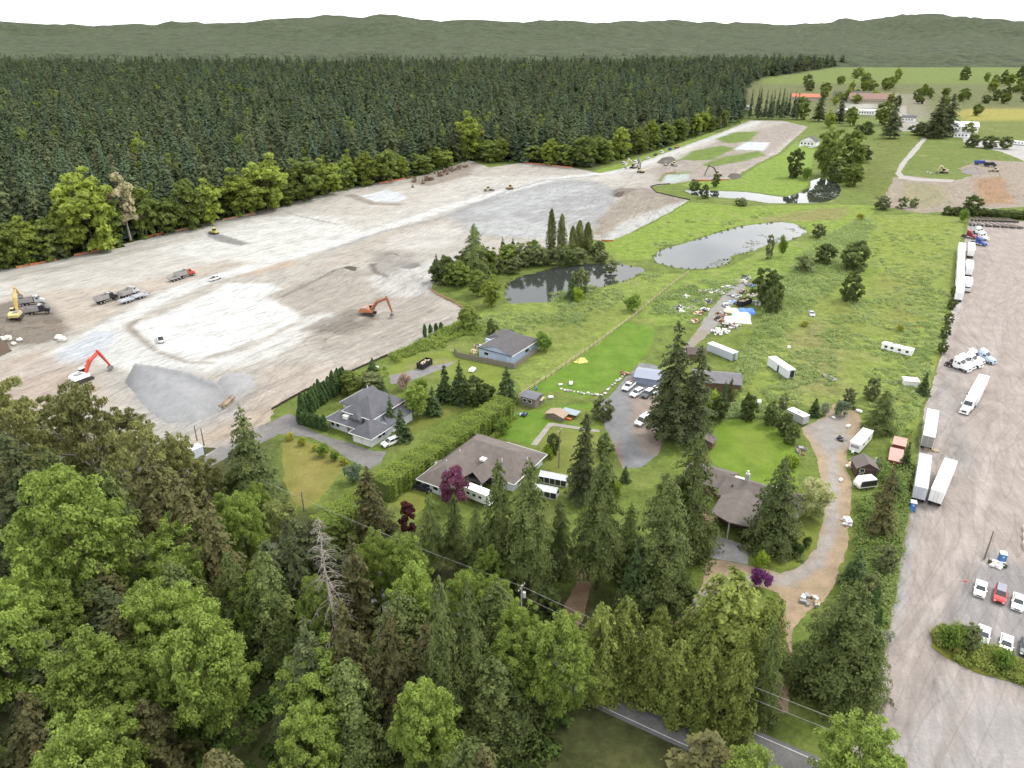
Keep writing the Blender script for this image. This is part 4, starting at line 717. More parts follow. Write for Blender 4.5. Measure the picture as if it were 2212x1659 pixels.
for t in [
    ('edge', 1784, 380, 272, 60, 'tall grey-green tree left in the grove by the winding pond', GF), ('edge', 1832, 372, 276, 62, 'tall grey-green tree right in the grove by the winding pond', GF), ('meadowtree', 1805, 392, 342, 46, 'dark tree in front of the grove', GF), ('edge', 1838, 402, 350, 44, 'green tree at the pond side of the grove', GF), ('meadowtree', 1860, 350, 312, 40, 'low tree right of the grove', GF), ('meadowtree', 1714, 384, 320, 36, 'loose dark tree left of the grove', GF), ('bush', 1742, 390, 362, 26, 'bush beside the loose dark tree', GF),
    ('bigfir', 1922, 299, 218, 36, 'fir standing alone before the village road', GF), ('edge', 1905, 270, 215, 34, 'light green tree behind the lone fir', GF), ('bigfir', 2018, 298, 204, 48, 'left of two dark tall firs by the white barn', GF), ('bigfir', 2042, 294, 200, 44, 'right of two dark tall firs by the white barn', GF), ('bigfir', 1812, 266, 208, 26, 'dark narrow fir among village roofs', GF), ('edge', 1836, 272, 228, 30, 'round tree right of the narrow village fir', GF), ('bigfir', 1768, 262, 196, 28, 'tall fir at the village end of the site road', GF), ('edgelight', 1790, 276, 240, 26, 'yellow-green tree below the village firs', GF),
    ('edge', 1730, 258, 205, 30, 'dark tree at the far end of the site road', GF), ('meadowtree', 1985, 292, 264, 44, 'dark round bush-tree below the tall firs', GF), ('meadowtree', 2098, 318, 290, 30, 'round tree left of the parked white caravan', GF), ('meadowtree', 2135, 320, 292, 36, 'round tree beside the bright gravel yard', GF), ('meadowtree', 2170, 322, 294, 28, 'second round tree beside the bright gravel yard', GF), ('edge', 2088, 296, 262, 26, 'tree right of the white barn', GF), ('meadowtree', 1930, 275, 250, 34, 'tree by the village road', GF), ('meadowtree', 1868, 290, 262, 40, 'tree between village and grove', GF), ('edge', 2110, 250, 222, 24, 'tree by the yellow field', GF)]:
    ptree(t[0], *t[1:5], t[5], t[6])
for x in np.arange(1622, 1725, 9.0):
    ptree('fir', x + rng.uniform(-3, 3), 256 + rng.uniform(-3, 3), 190 + rng.uniform(-6, 8), 16, 'dark fir in the belt across the end of the site road', 'fir belt across the end of the site road')
for k in range(70):
    x = rng.uniform(1740, 2400); y = rng.uniform(168, 236)
    if 2060 < x and 232 < y: continue
    ptree(['edge', 'meadowtree', 'edgelight', 'edge'][k % 4], x, y, y - rng.uniform(18, 30), rng.uniform(14, 26), 'distant tree among fields and farm roofs at the top right', 'distant trees among the farm fields')
GH = 'hedge shrubs at the end of the meadow'
for k, x in enumerate(np.arange(2048, 2300, 16.0)):
    big = 2080 < x < 2100
    ptree('meadowtree', x, 464 + (x - 2048) * .055, (418 if big else 446) + (x - 2048) * .055, 38 if big else 30, 'tallest leafy tree in the hedge at the end of the truck yard' if big else 'leafy shrub in the hedge at the end of the truck yard', GH, name='hedge_shrub')
GS = 'trees between the dirt drive and the truck yard'
for t in [
    ('cedar', 1897, 930, 842, 62, 'broad light conifer above the red-roofed containers', GS), ('greytree', 1880, 864, 812, 34, 'grey willow beside the dirt track', GS), ('spruce', 1992, 852, 802, 30, 'dark conifer right of the small white shed', GS), ('spruce', 1758, 898, 858, 30, 'conical shrub behind the grey caravan', GS), ('bluebush', 1816, 898, 866, 40, 'blue-green rounded bush near the dirt turning circle', GS), ('greytree', 1832, 880, 838, 30, 'willow behind the blue-green bush', GS), ('whitebush', 1780, 896, 868, 20, 'white flowering shrub between conical shrub and blue-green bush', GS), ('greytree', 1690, 888, 845, 20, 'dead grey shrub near the open cargo trailer', GS),
    ('meadowtree', 1664, 918, 870, 36, 'dark shrub tree at the lawn corner', GS), ('meadowtree', 1692, 938, 892, 40, 'dark shrub tree between lawn and caravan', GS), ('meadowtree', 1708, 958, 912, 34, 'nearest of three dark shrub trees by the caravan', GS), ('meadowtree', 1614, 905, 850, 42, 'dark round tree standing in the bramble above the lawn', GS),
    ('olivefir', 1897, 1160, 1062, 58, 'olive conifer beside the portable toilet at the yard edge', GS), ('spruce', 1842, 1262, 1182, 58, 'dark conifer on the bank above the dirt drive', GS), ('cypress', 1882, 1332, 1268, 22, 'slender cypress on the yard bank', GS), ('cypress', 1880, 1400, 1318, 24, 'second slender cypress nearer the road', GS), ('cedar', 1795, 1490, 1252, 172, 'large cedar by the mouth of the dirt drive', GS), ('cedar', 1858, 1520, 1360, 80, 'cedar between the large one and the yard', GS), ('whitebush', 1908, 1390, 1362, 36, 'pale flowering bush at the foot of the yard bank', GS), ('spruce', 1930, 1075, 1030, 34, 'small conifer behind the grey trailer', GS), ('olivefir', 1912, 1090, 1010, 44, 'olive tree left of the long grey trailer', GS), ('spruce', 1950, 1020, 950, 30, 'narrow conifer between the red containers and white trailer', GS), ('greytree', 1908, 1240, 1170, 50, 'leafy willow halfway down the yard bank', GS), ('greytree', 1870, 1305, 1235, 46, 'leafy willow above the slender cypress', GS),
    ('meadowtree', 2034, 764, 735, 22, 'dark shrub on the meadow edge by the tractors', GS), ('meadowtree', 2040, 730, 702, 22, 'dark shrub on the meadow edge above the tractors', GS), ('meadowtree', 2047, 700, 675, 20, 'dark shrub on the meadow edge below the parked trailers', GS), ('meadowtree', 2054, 668, 645, 20, 'dark shrub at the near end of the parked trailers', GS), ('meadowtree', 2060, 640, 618, 18, 'dark shrub left of the nearest parked trailer', GS)]:
    ptree(t[0], *t[1:5], t[5], t[6])
GY = 'garden trees around the houses'
for t in [
    ('bigfir', 1443, 950, 688, 92, 'tall ragged dark fir beside the parking area', GY), ('bigfir', 1494, 942, 742, 84, 'shorter dark fir leaning on the tall ragged one', GY), ('lime', 1528, 905, 838, 44, 'lime green tree behind the two dark firs', GY), ('meadowtree', 1548, 908, 850, 46, 'dark round tree right of the lime green one', GY), ('spruce', 1560, 885, 818, 26, 'narrow conifer before the long shed roof', GY), ('olivefir', 1575, 870, 815, 22, 'brownish conifer at the shed end', GY),
    ('spruce', 846, 926, 848, 30, 'narrow conifer against the grey house wall', GY), ('spruce', 868, 950, 880, 44, 'fuller conifer at the right corner of the grey house', GY), ('maple', 902, 900, 830, 58, 'pale leafy tree on the lawn behind the grey house', GY), ('spruce', 936, 896, 830, 38, 'pointed conifer right of the pale leafy tree', GY), ('bush', 913, 862, 822, 38, 'light green bush above the pale leafy tree', GY), ('pinkbush', 876, 842, 806, 36, 'pink-beige flowering bush by the gravel bay', GY),
    ('spruce', 962, 866, 783, 44, 'conifer left in the trio behind the clipped hedge', GY), ('spruce', 994, 870, 772, 46, 'tallest conifer of the trio behind the clipped hedge', GY), ('meadowtree', 1024, 874, 812, 52, 'leafy tree right in the trio behind the clipped hedge', GY), ('meadowtree', 1050, 872, 828, 40, 'low leafy tree at the upper hedge', GY), ('spruce', 1094, 868, 786, 48, 'dark conifer at the upper end of the clipped hedge', GY), ('edge', 758, 852, 798, 46, 'light green tree behind the cypress row', GY), ('greytree', 802, 842, 806, 58, 'drooping willow behind the grey house', GY), ('spruce', 806, 808, 770, 30, 'small conifer at the edge of the cleared site', GY), ('spruce', 828, 852, 815, 20, 'slim conifer right of the drooping willow', GY), ('meadowtree', 1062, 722, 690, 26, 'light shrub tree beside the blue workshop', GY), ('bush', 1175, 758, 720, 44, 'round bush right of the blue workshop', GY),
    ('plum', 986, 1092, 1014, 76, 'round purple-leaved plum before the brown house', GY), ('darkplum', 880, 1158, 1082, 42, 'dark copper tree at the lawn corner', GY), ('blossom', 1752, 1115, 1036, 82, 'pale cream blossoming tree inside the dirt loop', GY), ('maroon', 1640, 1268, 1238, 54, 'maroon shrub beside the dirt loop', GY), ('yardfir', 1664, 1178, 980, 118, 'dense dark fir beside the concrete apron', GY), ('darkbush', 1720, 1200, 1172, 32, 'white-dotted dark bush on the loop lawn', GY), ('darkbush', 1742, 1182, 1160, 24, 'small dark bush behind the white-dotted one', GY), ('lime', 1640, 1226, 1186, 34, 'bright green bush at the corner of the concrete apron', GY), ('lime', 1710, 1010, 980, 34, 'bright green round bush at the lawn edge', GY),
    ('barecedar', 1288, 1272, 968, 118, 'tall cedar with a bare trunk beside the brown path', GY), ('bigfir', 1258, 1080, 888, 62, 'thin dark fir behind the tall bare-trunked cedar', GY), ('cedar', 1414, 1296, 1016, 138, 'broad cedar left of the concrete apron', GY), ('cedar', 1480, 1190, 930, 120, 'tall cedar behind the broad one', GY), ('spruce', 1368, 1312, 1150, 76, 'dark spruce below the cedars', GY), ('cedar', 1078, 1262, 990, 84, 'left of two thin-topped cedars before the brown house', GY), ('barecedar', 1142, 1282, 984, 112, 'right of two thin-topped cedars before the brown house', GY), ('barecedar', 936, 1232, 1058, 62, 'left of two bare-trunked conifers by the purple plum', GY), ('barecedar', 986, 1232, 1062, 56, 'right of two bare-trunked conifers by the purple plum', GY), ('olivefir', 806, 1166, 1006, 86, 'conifer growing through the clipped hedge', GY), ('spruce', 1350, 1040, 1005, 26, 'small dark conifer at the end of the gravel drive', GY), ('lime', 1330, 1070, 1035, 36, 'lime bush between the cedars', GY), ('meadowtree', 1195, 980, 935, 30, 'small tree at the corner of the brown house', GY), ('lime', 1185, 990, 960, 26, 'light green bush at the corner of the brown house', GY),
    ('greytree', 1300, 905, 855, 46, 'small tree at the pasture gate', GY), ('meadowtree', 1305, 985, 940, 40, 'leafy shrub beside the gravel drive', GY), ('bush', 1085, 935, 905, 46, 'bush behind the brown house deck', GY), ('bush', 1062, 925, 900, 30, 'smaller bush behind the brown house deck', GY), ('bluebush', 765, 1040, 1000, 44, 'blue-green bush at the hedge end', GY), ('yellowbush', 628, 950, 932, 22, 'first yellow-green shrub from the drive mouth', GY), ('yellowbush', 655, 962, 945, 22, 'second yellow-green shrub from the drive mouth', GY), ('yellowbush', 682, 974, 960, 16, 'third yellow-green shrub from the drive mouth', GY), ('bush', 698, 986, 960, 34, 'reddish green bush on the lawn border', GY), ('bush', 722, 996, 976, 24, 'green bush next to the reddish one', GY), ('yellowbush', 742, 1004, 988, 20, 'yellow-green shrub at the corner of the drive', GY)]:
    ptree(t[0], *t[1:5], t[5], t[6])
A, B = np.array(G(650, 908)), np.array(G(746, 838))
for k in range(15):
    q = A + (B - A) * k / 14 + rng.normal(0, .25, 2); plant('cypress', q[0], q[1], rng.uniform(6.2, 8.2), rng.uniform(.9, 1.15), 'dark cypress in the close row beside the grey house', 'cypress row beside the grey house')
A, B = np.array(G(648, 915)), np.array(G(702, 930))
for k in range(9):
    q = A + (B - A) * k / 8; plant('cypress', q[0], q[1], rng.uniform(3.4, 4.6), .85, 'lower cypress in front of the tall row beside the grey house', 'low cypress hedge beside the asphalt drive')
for k, (x, yb, yt) in enumerate([(918, 728, 700), (930, 722, 700), (942, 716, 698), (953, 712, 696)]): ptree('cypress', x, yb, yt, 11, 'slim conifer in the short row at the site edge', 'slim conifers at the site edge')
q = np.concatenate([fill([(838, 768), (915, 733), (985, 697), (1010, 705), (1060, 706), (1030, 725), (990, 730), (960, 752), (900, 765), (850, 792)], 240, nz=.3), fill([(720, 830), (830, 790), (850, 800), (800, 845), (760, 860)], 110, nz=.3), fill([(1120, 905), (1060, 935), (1050, 950), (1110, 900)], 20, nz=.1)]); rr = rng.uniform(.6, 1.5, len(q))
leafstuff('thicket', 'low bright thicket between the cleared site and the gardens', 'thicket', np.stack([q[:, 0], q[:, 1], rr * .3], 1), rr, 60, .22, lm('thicket_edge_leaves', (.15, .21, .04), (.23, .29, .065), .25, .1, .12), .9)
# woodland in front, left and centre
GW = 'woodland trees along the road'
for t in [('cedar', 1205, 1236, 1080, 66, 'cedar between the thin-topped pair and the bare-trunked one', 0), ('cedar', 1352, 1240, 1085, 66, 'cedar between the bare-trunked one and the broad one', 1), ('cedar', 1030, 1248, 1095, 60, 'cedar left of the thin-topped pair', 2), ('cedar', 1440, 1255, 1075, 80, 'cedar behind the broad one left of the apron', 0), ('maple', 1060, 1300, 1180, 70, 'light tree at the foot of the thin-topped cedars', 0), ('meadowtree', 1400, 1330, 1275, 70, 'leafy bush below the broad cedar', 1), ('meadowtree', 1470, 1310, 1260, 60, 'leafy bush left of the dirt loop', 2)]:
    ptree(*t[:5], t[5], GW, var=t[6])
for t in [
    ('maple', 548, 1262, 1060, 96, 'light green maple between the green pointed fir and the grey gap', 1), ('maple', 500, 1230, 1070, 80, 'light maple left of the grey gap in the trees', 3), ('edge', 590, 1150, 1085, 66, 'leafy tree under the green pointed fir', 0), ('edge', 520, 1085, 1010, 60, 'light green tree left of the green pointed fir', 1), ('olive', 465, 1110, 985, 70, 'olive tree below the white site container', 1), ('olivefir', 400, 1110, 930, 90, 'brownish fir left of the side road', 0), ('olive', 150, 1000, 850, 110, 'olive cottonwood below the red excavator', 2), ('olive', 300, 1030, 880, 110, 'olive cottonwood below the gravel pile', 0), ('olivefir', 210, 1060, 880, 90, 'brownish fir below the red excavator', 1), ('olive', 10, 980, 830, 110, 'olive cottonwood at the left border below the dirt mound', 2), ('maple', 690, 1240, 1150, 70, 'light maple behind the dead tree top', 1), ('edge', 745, 1190, 1120, 60, 'leafy tree at the lower end of the clipped hedge', 0), ('edge', 850, 1240, 1160, 60, 'leafy tree below the short hedge', 2), ('olivefir', 640, 1290, 1130, 70, 'brownish fir left of the dead tree', 0),
    ('maple', 205, 1350, 1008, 236, 'largest bright maple in the woodland at lower left', 0), ('maple', 60, 1560, 1255, 200, 'bright maple at the lower left corner', 1), ('maple', 370, 1500, 1275, 170, 'bright maple right of the largest one', 2), ('maple', 480, 1590, 1320, 190, 'bright maple at the bottom left of the dead tree', 3), ('maple', 250, 1600, 1370, 190, 'low bright maple below the largest one', 0), ('maple', 140, 1420, 1190, 130, 'side crown maple left of the largest one', 2),
    ('olive', 236, 1120, 815, 150, 'tall olive cottonwood over the gravel pile', 0), ('olive', 70, 1080, 800, 140, 'olive cottonwood at the left edge before the red excavator', 1), ('olive', 335, 1160, 905, 130, 'sparse olive cottonwood right of the gravel pile tree', 2), ('olivefir', 25, 1180, 850, 120, 'dark olive fir at the left edge', 0), ('bigfir', 95, 1200, 930, 130, 'dark fir behind the largest maple', 0), ('bigfir', 20, 1330, 1010, 130, 'dark fir at the left edge behind the corner maple', 1), ('olivefir', 375, 1230, 950, 120, 'brownish fir left of the white container', 1), ('olivefir', 440, 1290, 1015, 130, 'broad brownish fir in the woodland middle', 0), ('olivefir', 500, 1330, 1050, 100, 'brownish fir beside the green pointed fir', 1), ('yardfir', 555, 1095, 872, 112, 'green pointed fir at the corner of the dry lawn', 2), ('cedar', 300, 1280, 1010, 110, 'cedar behind the largest maple', 0), ('cedar', 530, 1400, 1190, 110, 'cedar left of the grey gap in the trees', 1),
    ('birch', 620, 1212, 1070, 84, 'thin birch with several bare stems by the dry lawn', 0), ('maple', 575, 1180, 1040, 60, 'small bright tree at the dry lawn corner', 1), ('cedar', 605, 1420, 1185, 124, 'olive cedar left of the dead tree', 2), ('bigfir', 658, 1380, 1112, 74, 'dark fir directly behind the dead tree', 0), ('olivefir', 782, 1390, 1150, 90, 'brown-green fir right of the dead tree', 0), ('maple', 825, 1330, 1150, 96, 'bright maple right of the dead tree', 1), ('maple', 890, 1345, 1155, 104, 'bright maple below the dark copper tree', 2), ('maple', 905, 1440, 1218, 112, 'bright maple below the bare-trunked conifers', 3), ('maple', 1010, 1420, 1230, 100, 'bright maple left of the white utility pole', 0), ('maple', 1075, 1440, 1245, 96, 'bright maple at the white utility pole', 1), ('maple', 1120, 1500, 1300, 110, 'bright maple below the white utility pole', 2), ('maple', 1205, 1560, 1325, 150, 'bright spreading maple under the power line', 3),
    ('bigfir', 690, 1560, 1330, 110, 'dark fir at the foot of the dead tree', 1), ('olivefir', 770, 1570, 1290, 120, 'brown-green fir below the dead tree', 1), ('olivefir', 865, 1590, 1310, 110, 'thin olive fir with a dead top', 0), ('cedar', 965, 1580, 1240, 104, 'pointed cedar at the bottom middle', 0), ('cedar', 1020, 1560, 1250, 90, 'pointed cedar right of the bottom middle one', 1), ('maple', 700, 1440, 1240, 90, 'low maple under the dead tree', 0),
    ('cedar', 180, 1230, 960, 110, 'cedar behind the crown of the largest maple', 2), ('olive', 420, 1130, 930, 90, 'small olive tree left of the white container', 0), ('meadowtree', 860, 1215, 1150, 60, 'dark shrub tree below the dark copper tree', 0), ('bush', 560, 1120, 1080, 60, 'bush below the green pointed fir', 0), ('meadowtree', 1180, 1330, 1270, 70, 'dark shrub tree below the thin-topped cedars', 0), ('edge', 1040, 1190, 1130, 60, 'garden shrub tree below the parked motorhome', 0), ('lime', 1010, 1220, 1180, 44, 'yellow-green garden shrub below the motorhome', 0), ('lime', 930, 1120, 1085, 30, 'lime bush at the lawn before the brown house', 0)]:
    ptree(*t[:5], t[5], GW, var=t[6])
for t in [
    ('thuja', 1288, 1490, 1302, 96, 'first tree from the left in the thick cedar hedge by the road'), ('thuja', 1342, 1470, 1288, 96, 'tallest tree at the left end of the thick cedar hedge'), ('thuja', 1400, 1500, 1352, 92, 'third tree in the thick cedar hedge by the road'), ('thuja', 1455, 1530, 1380, 92, 'fourth tree in the thick cedar hedge by the road'), ('thuja', 1515, 1560, 1392, 92, 'fifth tree in the thick cedar hedge by the road'), ('thuja', 1575, 1580, 1395, 92, 'sixth tree in the thick cedar hedge by the road'), ('thuja', 1532, 1452, 1362, 62, 'small pointed cedar in front of the big round one'), ('thuja', 1602, 1510, 1345, 92, 'pointed cedar right of the small one'), ('thuja', 1562, 1400, 1234, 158, 'big round cedar in the loop of the dirt drive'), ('thuja', 1652, 1430, 1285, 86, 'cedar between the big round one and the drive'), ('thuja', 1422, 1378, 1308, 54, 'small round cedar at the end of the dirt drive'), ('cedar', 1640, 1540, 1340, 70, 'drooping cedar beside the drive mouth')]:
    ptree(*t[:5], t[5], 'cedars hedging the road')
# the woodland goes on below, towards the viewer
for k in range(110):
    x = rng.uniform(-80, 52); y = rng.uniform(38, 112)
    if abs((y - 94.5) * .86 + (x + 2) * .51) < 5.5 or y > 92 - .51 * (x + 2) + (12 if x < -30 else -4): continue
    kd = ['maple', 'cedar', 'maple', 'olivefir', 'bigfir'][k % 5]
    plant(kd, x, y, rng.uniform(15, 20), rng.uniform(4.2, 6.2), {'maple': 'bright maple in the woodland below the road', 'cedar': 'cedar in the woodland below the road', 'olivefir': 'olive fir in the woodland below the road', 'bigfir': 'dark fir in the woodland below the road'}[kd], 'woodland below the road')
q = fill([(-100, 1120), (200, 1150), (560, 1180), (700, 1230), (900, 1260), (1120, 1300), (1230, 1400), (1240, 1700), (-100, 1700)], 500, nz=.2); rr = rng.uniform(1.0, 2.4, len(q))
k = ldist(q[:, 0], q[:, 1], RD) > 6; q = q[k]; rr = rr[k]
leafstuff('undergrowth', 'dark shrubs under the woodland trees by the road', 'undergrowth', np.stack([q[:, 0], q[:, 1], rr * .3], 1), rr, 60, .36, lm('undergrowth_leaves', (.05, .085, .02), (.09, .13, .028)), .8)
# dead tree and other bare snags
def snag(px, yb, yt, wpx, label, n=60, m=None):
    x, y = G(px, yb); h = HT(px, yb, yt); r = wpx / 2 / PXM(yb)
    t = thing('dead_tree', label, 'tree', (x, y, 0), 0, 'dead bare trees'); m = m or mat('dead_wood', (.25, .22, .185), .9, var=.2, scale=2)
    b = MB(); b.path([(0, 0, 0), (.1, 0, h * .4), (-.05, .1, h * .8), (0, 0, h)], [.30, .21, .10, .03], 7); b.o('trunk', m, t)
    b = MB()
    for k in range(n):
        z = h * (.12 + .86 * (k + random.random()) / n); a = random.uniform(0, 6.28); L = r * (1.05 - z / h) ** .7 * random.uniform(.5, 1.15) + .3
        d = Vector((math.cos(a), math.sin(a), 0)); s = Vector((0, 0, z)); e = s + d * L + Vector((0, 0, -.35 * L)); mid = s + d * L * .5 + Vector((0, 0, .02))
        b.path([s, mid, e], [.075, .05, .02], 4)
        for j in range(5):
            f = random.uniform(.3, .95); p = s + (e - s) * f; b.path([p, p + Vector((random.uniform(-.5, .5), random.uniform(-.5, .5), random.uniform(-.5, .1))) * L * .4], [.03, .014], 3)
    b.o('branches', m, t)
snag(732, 1450, 1112, 130, 'tall silver dead conifer with bare drooping branches', 150)
snag(835, 1500, 1330, 44, 'shorter silver dead tree right of the tall one', 30)
snag(318, 1230, 1080, 26, 'dead pole tree inside the woodland', 26)
snag(0, 1000, 790, 60, 'bare grey branches at the left edge before the excavator', 22, mat('grey_twigs', (.22, .20, .18), .9, var=.2))
# clipped hedges
def hedge(name, line, wd, h, label, m, per=85):
    L = np.array(line, float); t = thing(name, label, 'hedge', (L[0][0], L[0][1], 0)); V = []
    for a, b in zip(L[:-1], L[1:]):
        D = b - a; Ln = np.hypot(*D); d = D / Ln; nn = np.array([-d[1], d[0]]); n = int(Ln * per * (wd + 2 * h) / 4)
        s = rng.random(n) * Ln; q = rng.random(n) * (wd + 2 * h * .9); lump = 1 + .14 * np.sin(s * 1.1) + .1 * np.sin(s * 2.7 + 1)
        side = np.where(q < h * .9, -1, np.where(q > h * .9 + wd, 1, 0)); off = np.where(side == 0, q - h * .9 - wd / 2, side * wd / 2 * lump); z = np.where(side < 0, q + .1, np.where(side > 0, q - h * .9 - wd + .1, h * (.96 + .05 * np.sin(s * 1.3)) - (off / wd) ** 2 * .9))
        P = np.stack([a[0] - L[0][0] + d[0] * s + nn[0] * off, a[1] - L[0][1] + d[1] * s + nn[1] * off, z], 1) + rng.normal(0, .10, (n, 3))
        N = np.stack([nn[0] * side, nn[1] * side, np.where(side == 0, 1.0, .35)], 1); V.append(cards(P, N, .2, .45))
    link('foliage', leafmesh('foliage', np.concatenate(V), m), t)
    b = MB()
    for a, c in zip(L[:-1], L[1:]):
        k = int(np.hypot(*(c - a)) / 1.5)
        for i in range(k):
            p = a + (c - a) * (i + .5) / k - L[0]; b.tube((p[0], p[1], 0), (p[0], p[1], h * .8), .08, .04, 5)
    b.o('stems', bark, t)
    b = MB()
    for a, c in zip(L[:-1], L[1:]):
        D = c - a; M = Matrix.Translation((a[0] - L[0][0], a[1] - L[0][1], 0)) @ Matrix.Rotation(math.atan2(D[1], D[0]), 4, 'Z'); b.box(0, np.hypot(*D), -wd / 2 + .3, wd / 2 - .3, .2, h - .55, 0, .3, M=M)
    b.o('twiggy_core', mat('hedge_core', (.09, .12, .03), .95, var=.3), t)
hm = lm('hedge_leaves', (.165, .225, .04), (.23, .295, .055), .3, .05, .3)
hedge('clipped_hedge', [G(1092, 892), G(990, 965), G(880, 1040), G(822, 1078)], 5.6, 5.0, 'long clipped green hedge between the grey house and the brown house', hm)
hedge('clipped_hedge', [G(790, 1100), G(740, 1135), G(690, 1165)], 5.4, 4.6, 'shorter clipped hedge running from the conifer down to the road', hm)
hedge('low_hedge', [G(1105, 905), G(1082, 935), G(1060, 955)], 1.3, 1.4, 'low rounded hedge on the lawn behind the brown house', hm)
ISL = [(2012, 1362), (2030, 1350), (2075, 1352), (2100, 1380), (2160, 1400), (2212, 1425), (2320, 1470), (2320, 1540), (2200, 1480), (2110, 1455), (2040, 1420), (2008, 1395)]
region('planted_island', ISL, .09, m_grass, (.16, .19, .04), [('line', [(2010, 1395), (2060, 1430), (2130, 1455)], 1.2, (.35, .34, .05), .8, .8)], s0=.8, jit=.4)
q = fill(ISL, 120, nz=.2); rr = rng.uniform(.6, 1.3, len(q)); leafstuff('shrubbery', 'clipped shrubs on the planted island in the truck yard', 'shrubbery', np.stack([q[:, 0], q[:, 1], .1 + rr * .35], 1), rr, 90, .18, lm('island_leaves', (.15, .19, .04), (.225, .255, .06), .25, .1, .3), .9)
for t in [('bush', 2052, 1398, 1352, 62, 'large bush at the tip of the planted island'), ('greytree', 2090, 1402, 1345, 44, 'small tree on the planted island beside the large bush'), ('bush', 2160, 1440, 1405, 50, 'bush halfway along the planted island')]: ptree(*t[:5], t[5], 'shrubs on the planted island')

# ---------------------------------------------------------------- buildings
def roofm(name, c): return mat(name, c, .9, var=.22, scale=.7, bump=.3)
r_grey = roofm('grey_shingle', (.096, .096, .108)); r_brown = roofm('brown_shingle', (.128, .108, .097)); r_dark = roofm('dark_shingle', (.084, .078, .080))
w_white = mat('white_siding', (.56, .585, .62), .7, var=.05, scale=.8); w_blue = mat('pale_blue_siding', (.40, .48, .60), .7, var=.06, scale=.6); w_brown = mat('brown_cedar_siding', (.115, .075, .052), .85, var=.2); w_red = mat('rust_red_siding', (.16, .045, .028), .8, var=.2)
white = mat('white_paint', (.74, .74, .73), .45, var=.05, scale=.7); glass = mat('window_glass', (.022, .026, .03), .08, spec=.6, var=0); trimw = mat('white_trim', (.66, .66, .64), .5, var=.04); grey = mat('grey_metal', (.22, .22, .225), .5, .3, var=.1); black = mat('black_paint', (.022, .022, .024), .45, var=.1); rubber = mat('tyre_rubber', (.022, .022, .022), .9, var=.1); wood = mat('weathered_wood', (.19, .165, .135), .9, var=.25, scale=3)
woodl = mat('pale_timber', (.42, .34, .23), .85, var=.2); concrete = mat('concrete', (.36, .35, .33), .9, var=.12); skyl = mat('skylight_dome', (.72, .72, .70), .25, var=.04)
def hip(b, x0, x1, y0, y1, z, h, ov=.5, ax='x', i0=None, i1=None, th=.16):
    x0 -= ov; x1 += ov; y0 -= ov; y1 += ov
    hw = (y1 - y0) / 2 if ax == 'x' else (x1 - x0) / 2
    i0 = hw if i0 is None else i0; i1 = hw if i1 is None else i1
    if ax == 'x': Rg = [(x0 + i0, (y0 + y1) / 2, z + h), (x1 - i1, (y0 + y1) / 2, z + h)]; E = [(x0, y0, z), (x1, y0, z), (x1, y1, z), (x0, y1, z)]
    else: Rg = [((x0 + x1) / 2, y0 + i0, z + h), ((x0 + x1) / 2, y1 - i1, z + h)]; E = [(x1, y0, z), (x1, y1, z), (x0, y1, z), (x0, y0, z)]
    v = E + [(p[0], p[1], p[2] - th) for p in E] + Rg
    f = [(0, 1, 9, 8), (2, 3, 8, 9), (7, 6, 5, 4)] + ([(1, 2, 9)] if i1 > 0 else []) + ([(3, 0, 8)] if i0 > 0 else []) + [(i, i + 4, (i + 1) % 4 + 4, (i + 1) % 4) for i in range(4)]
    return b.add(v, f)
def win(parent, x0, x1, z0, z1, side, c, m=None):
    """window on the wall x=c ('x') or y=c ('y'), sign of side gives the outward way"""
    ax, s = side[0], (1 if side[1] == '+' else -1)
    f = MB(); p = MB()
    if ax == 'y': f.box(x0 - .1, x1 + .1, min(c, c + s * .05), max(c, c + s * .05), z0 - .1, z1 + .1); p.box(x0, x1, min(c + s * .052, c + s * .07), max(c + s * .052, c + s * .07), z0, z1)
    else: f.box(min(c, c + s * .05), max(c, c + s * .05), x0 - .1, x1 + .1, z0 - .1, z1 + .1); p.box(min(c + s * .052, c + s * .07), max(c + s * .052, c + s * .07), x0, x1, z0, z1)
    w_ = f.o('window', m or trimw, parent); p.o('pane', glass, w_); return w_
ROT = R(-31.0)
def gut(h, x0, x1, y0, y1, z, ov, sides='xXyY'):
    x0 -= ov; x1 += ov; y0 -= ov; y1 += ov
    if 'y' in sides: MB().box(x0, x1, y0 - .12, y0 - .003, z - .19, z - .02).o('gutter', trimw, h)
    if 'Y' in sides: MB().box(x0, x1, y1 + .003, y1 + .12, z - .19, z - .02).o('gutter', trimw, h)
    if 'x' in sides: MB().box(x0 - .12, x0 - .003, y0, y1, z - .19, z - .02).o('gutter', trimw, h)
    if 'X' in sides: MB().box(x1 + .003, x1 + .12, y0, y1, z - .19, z - .02).o('gutter', trimw, h)
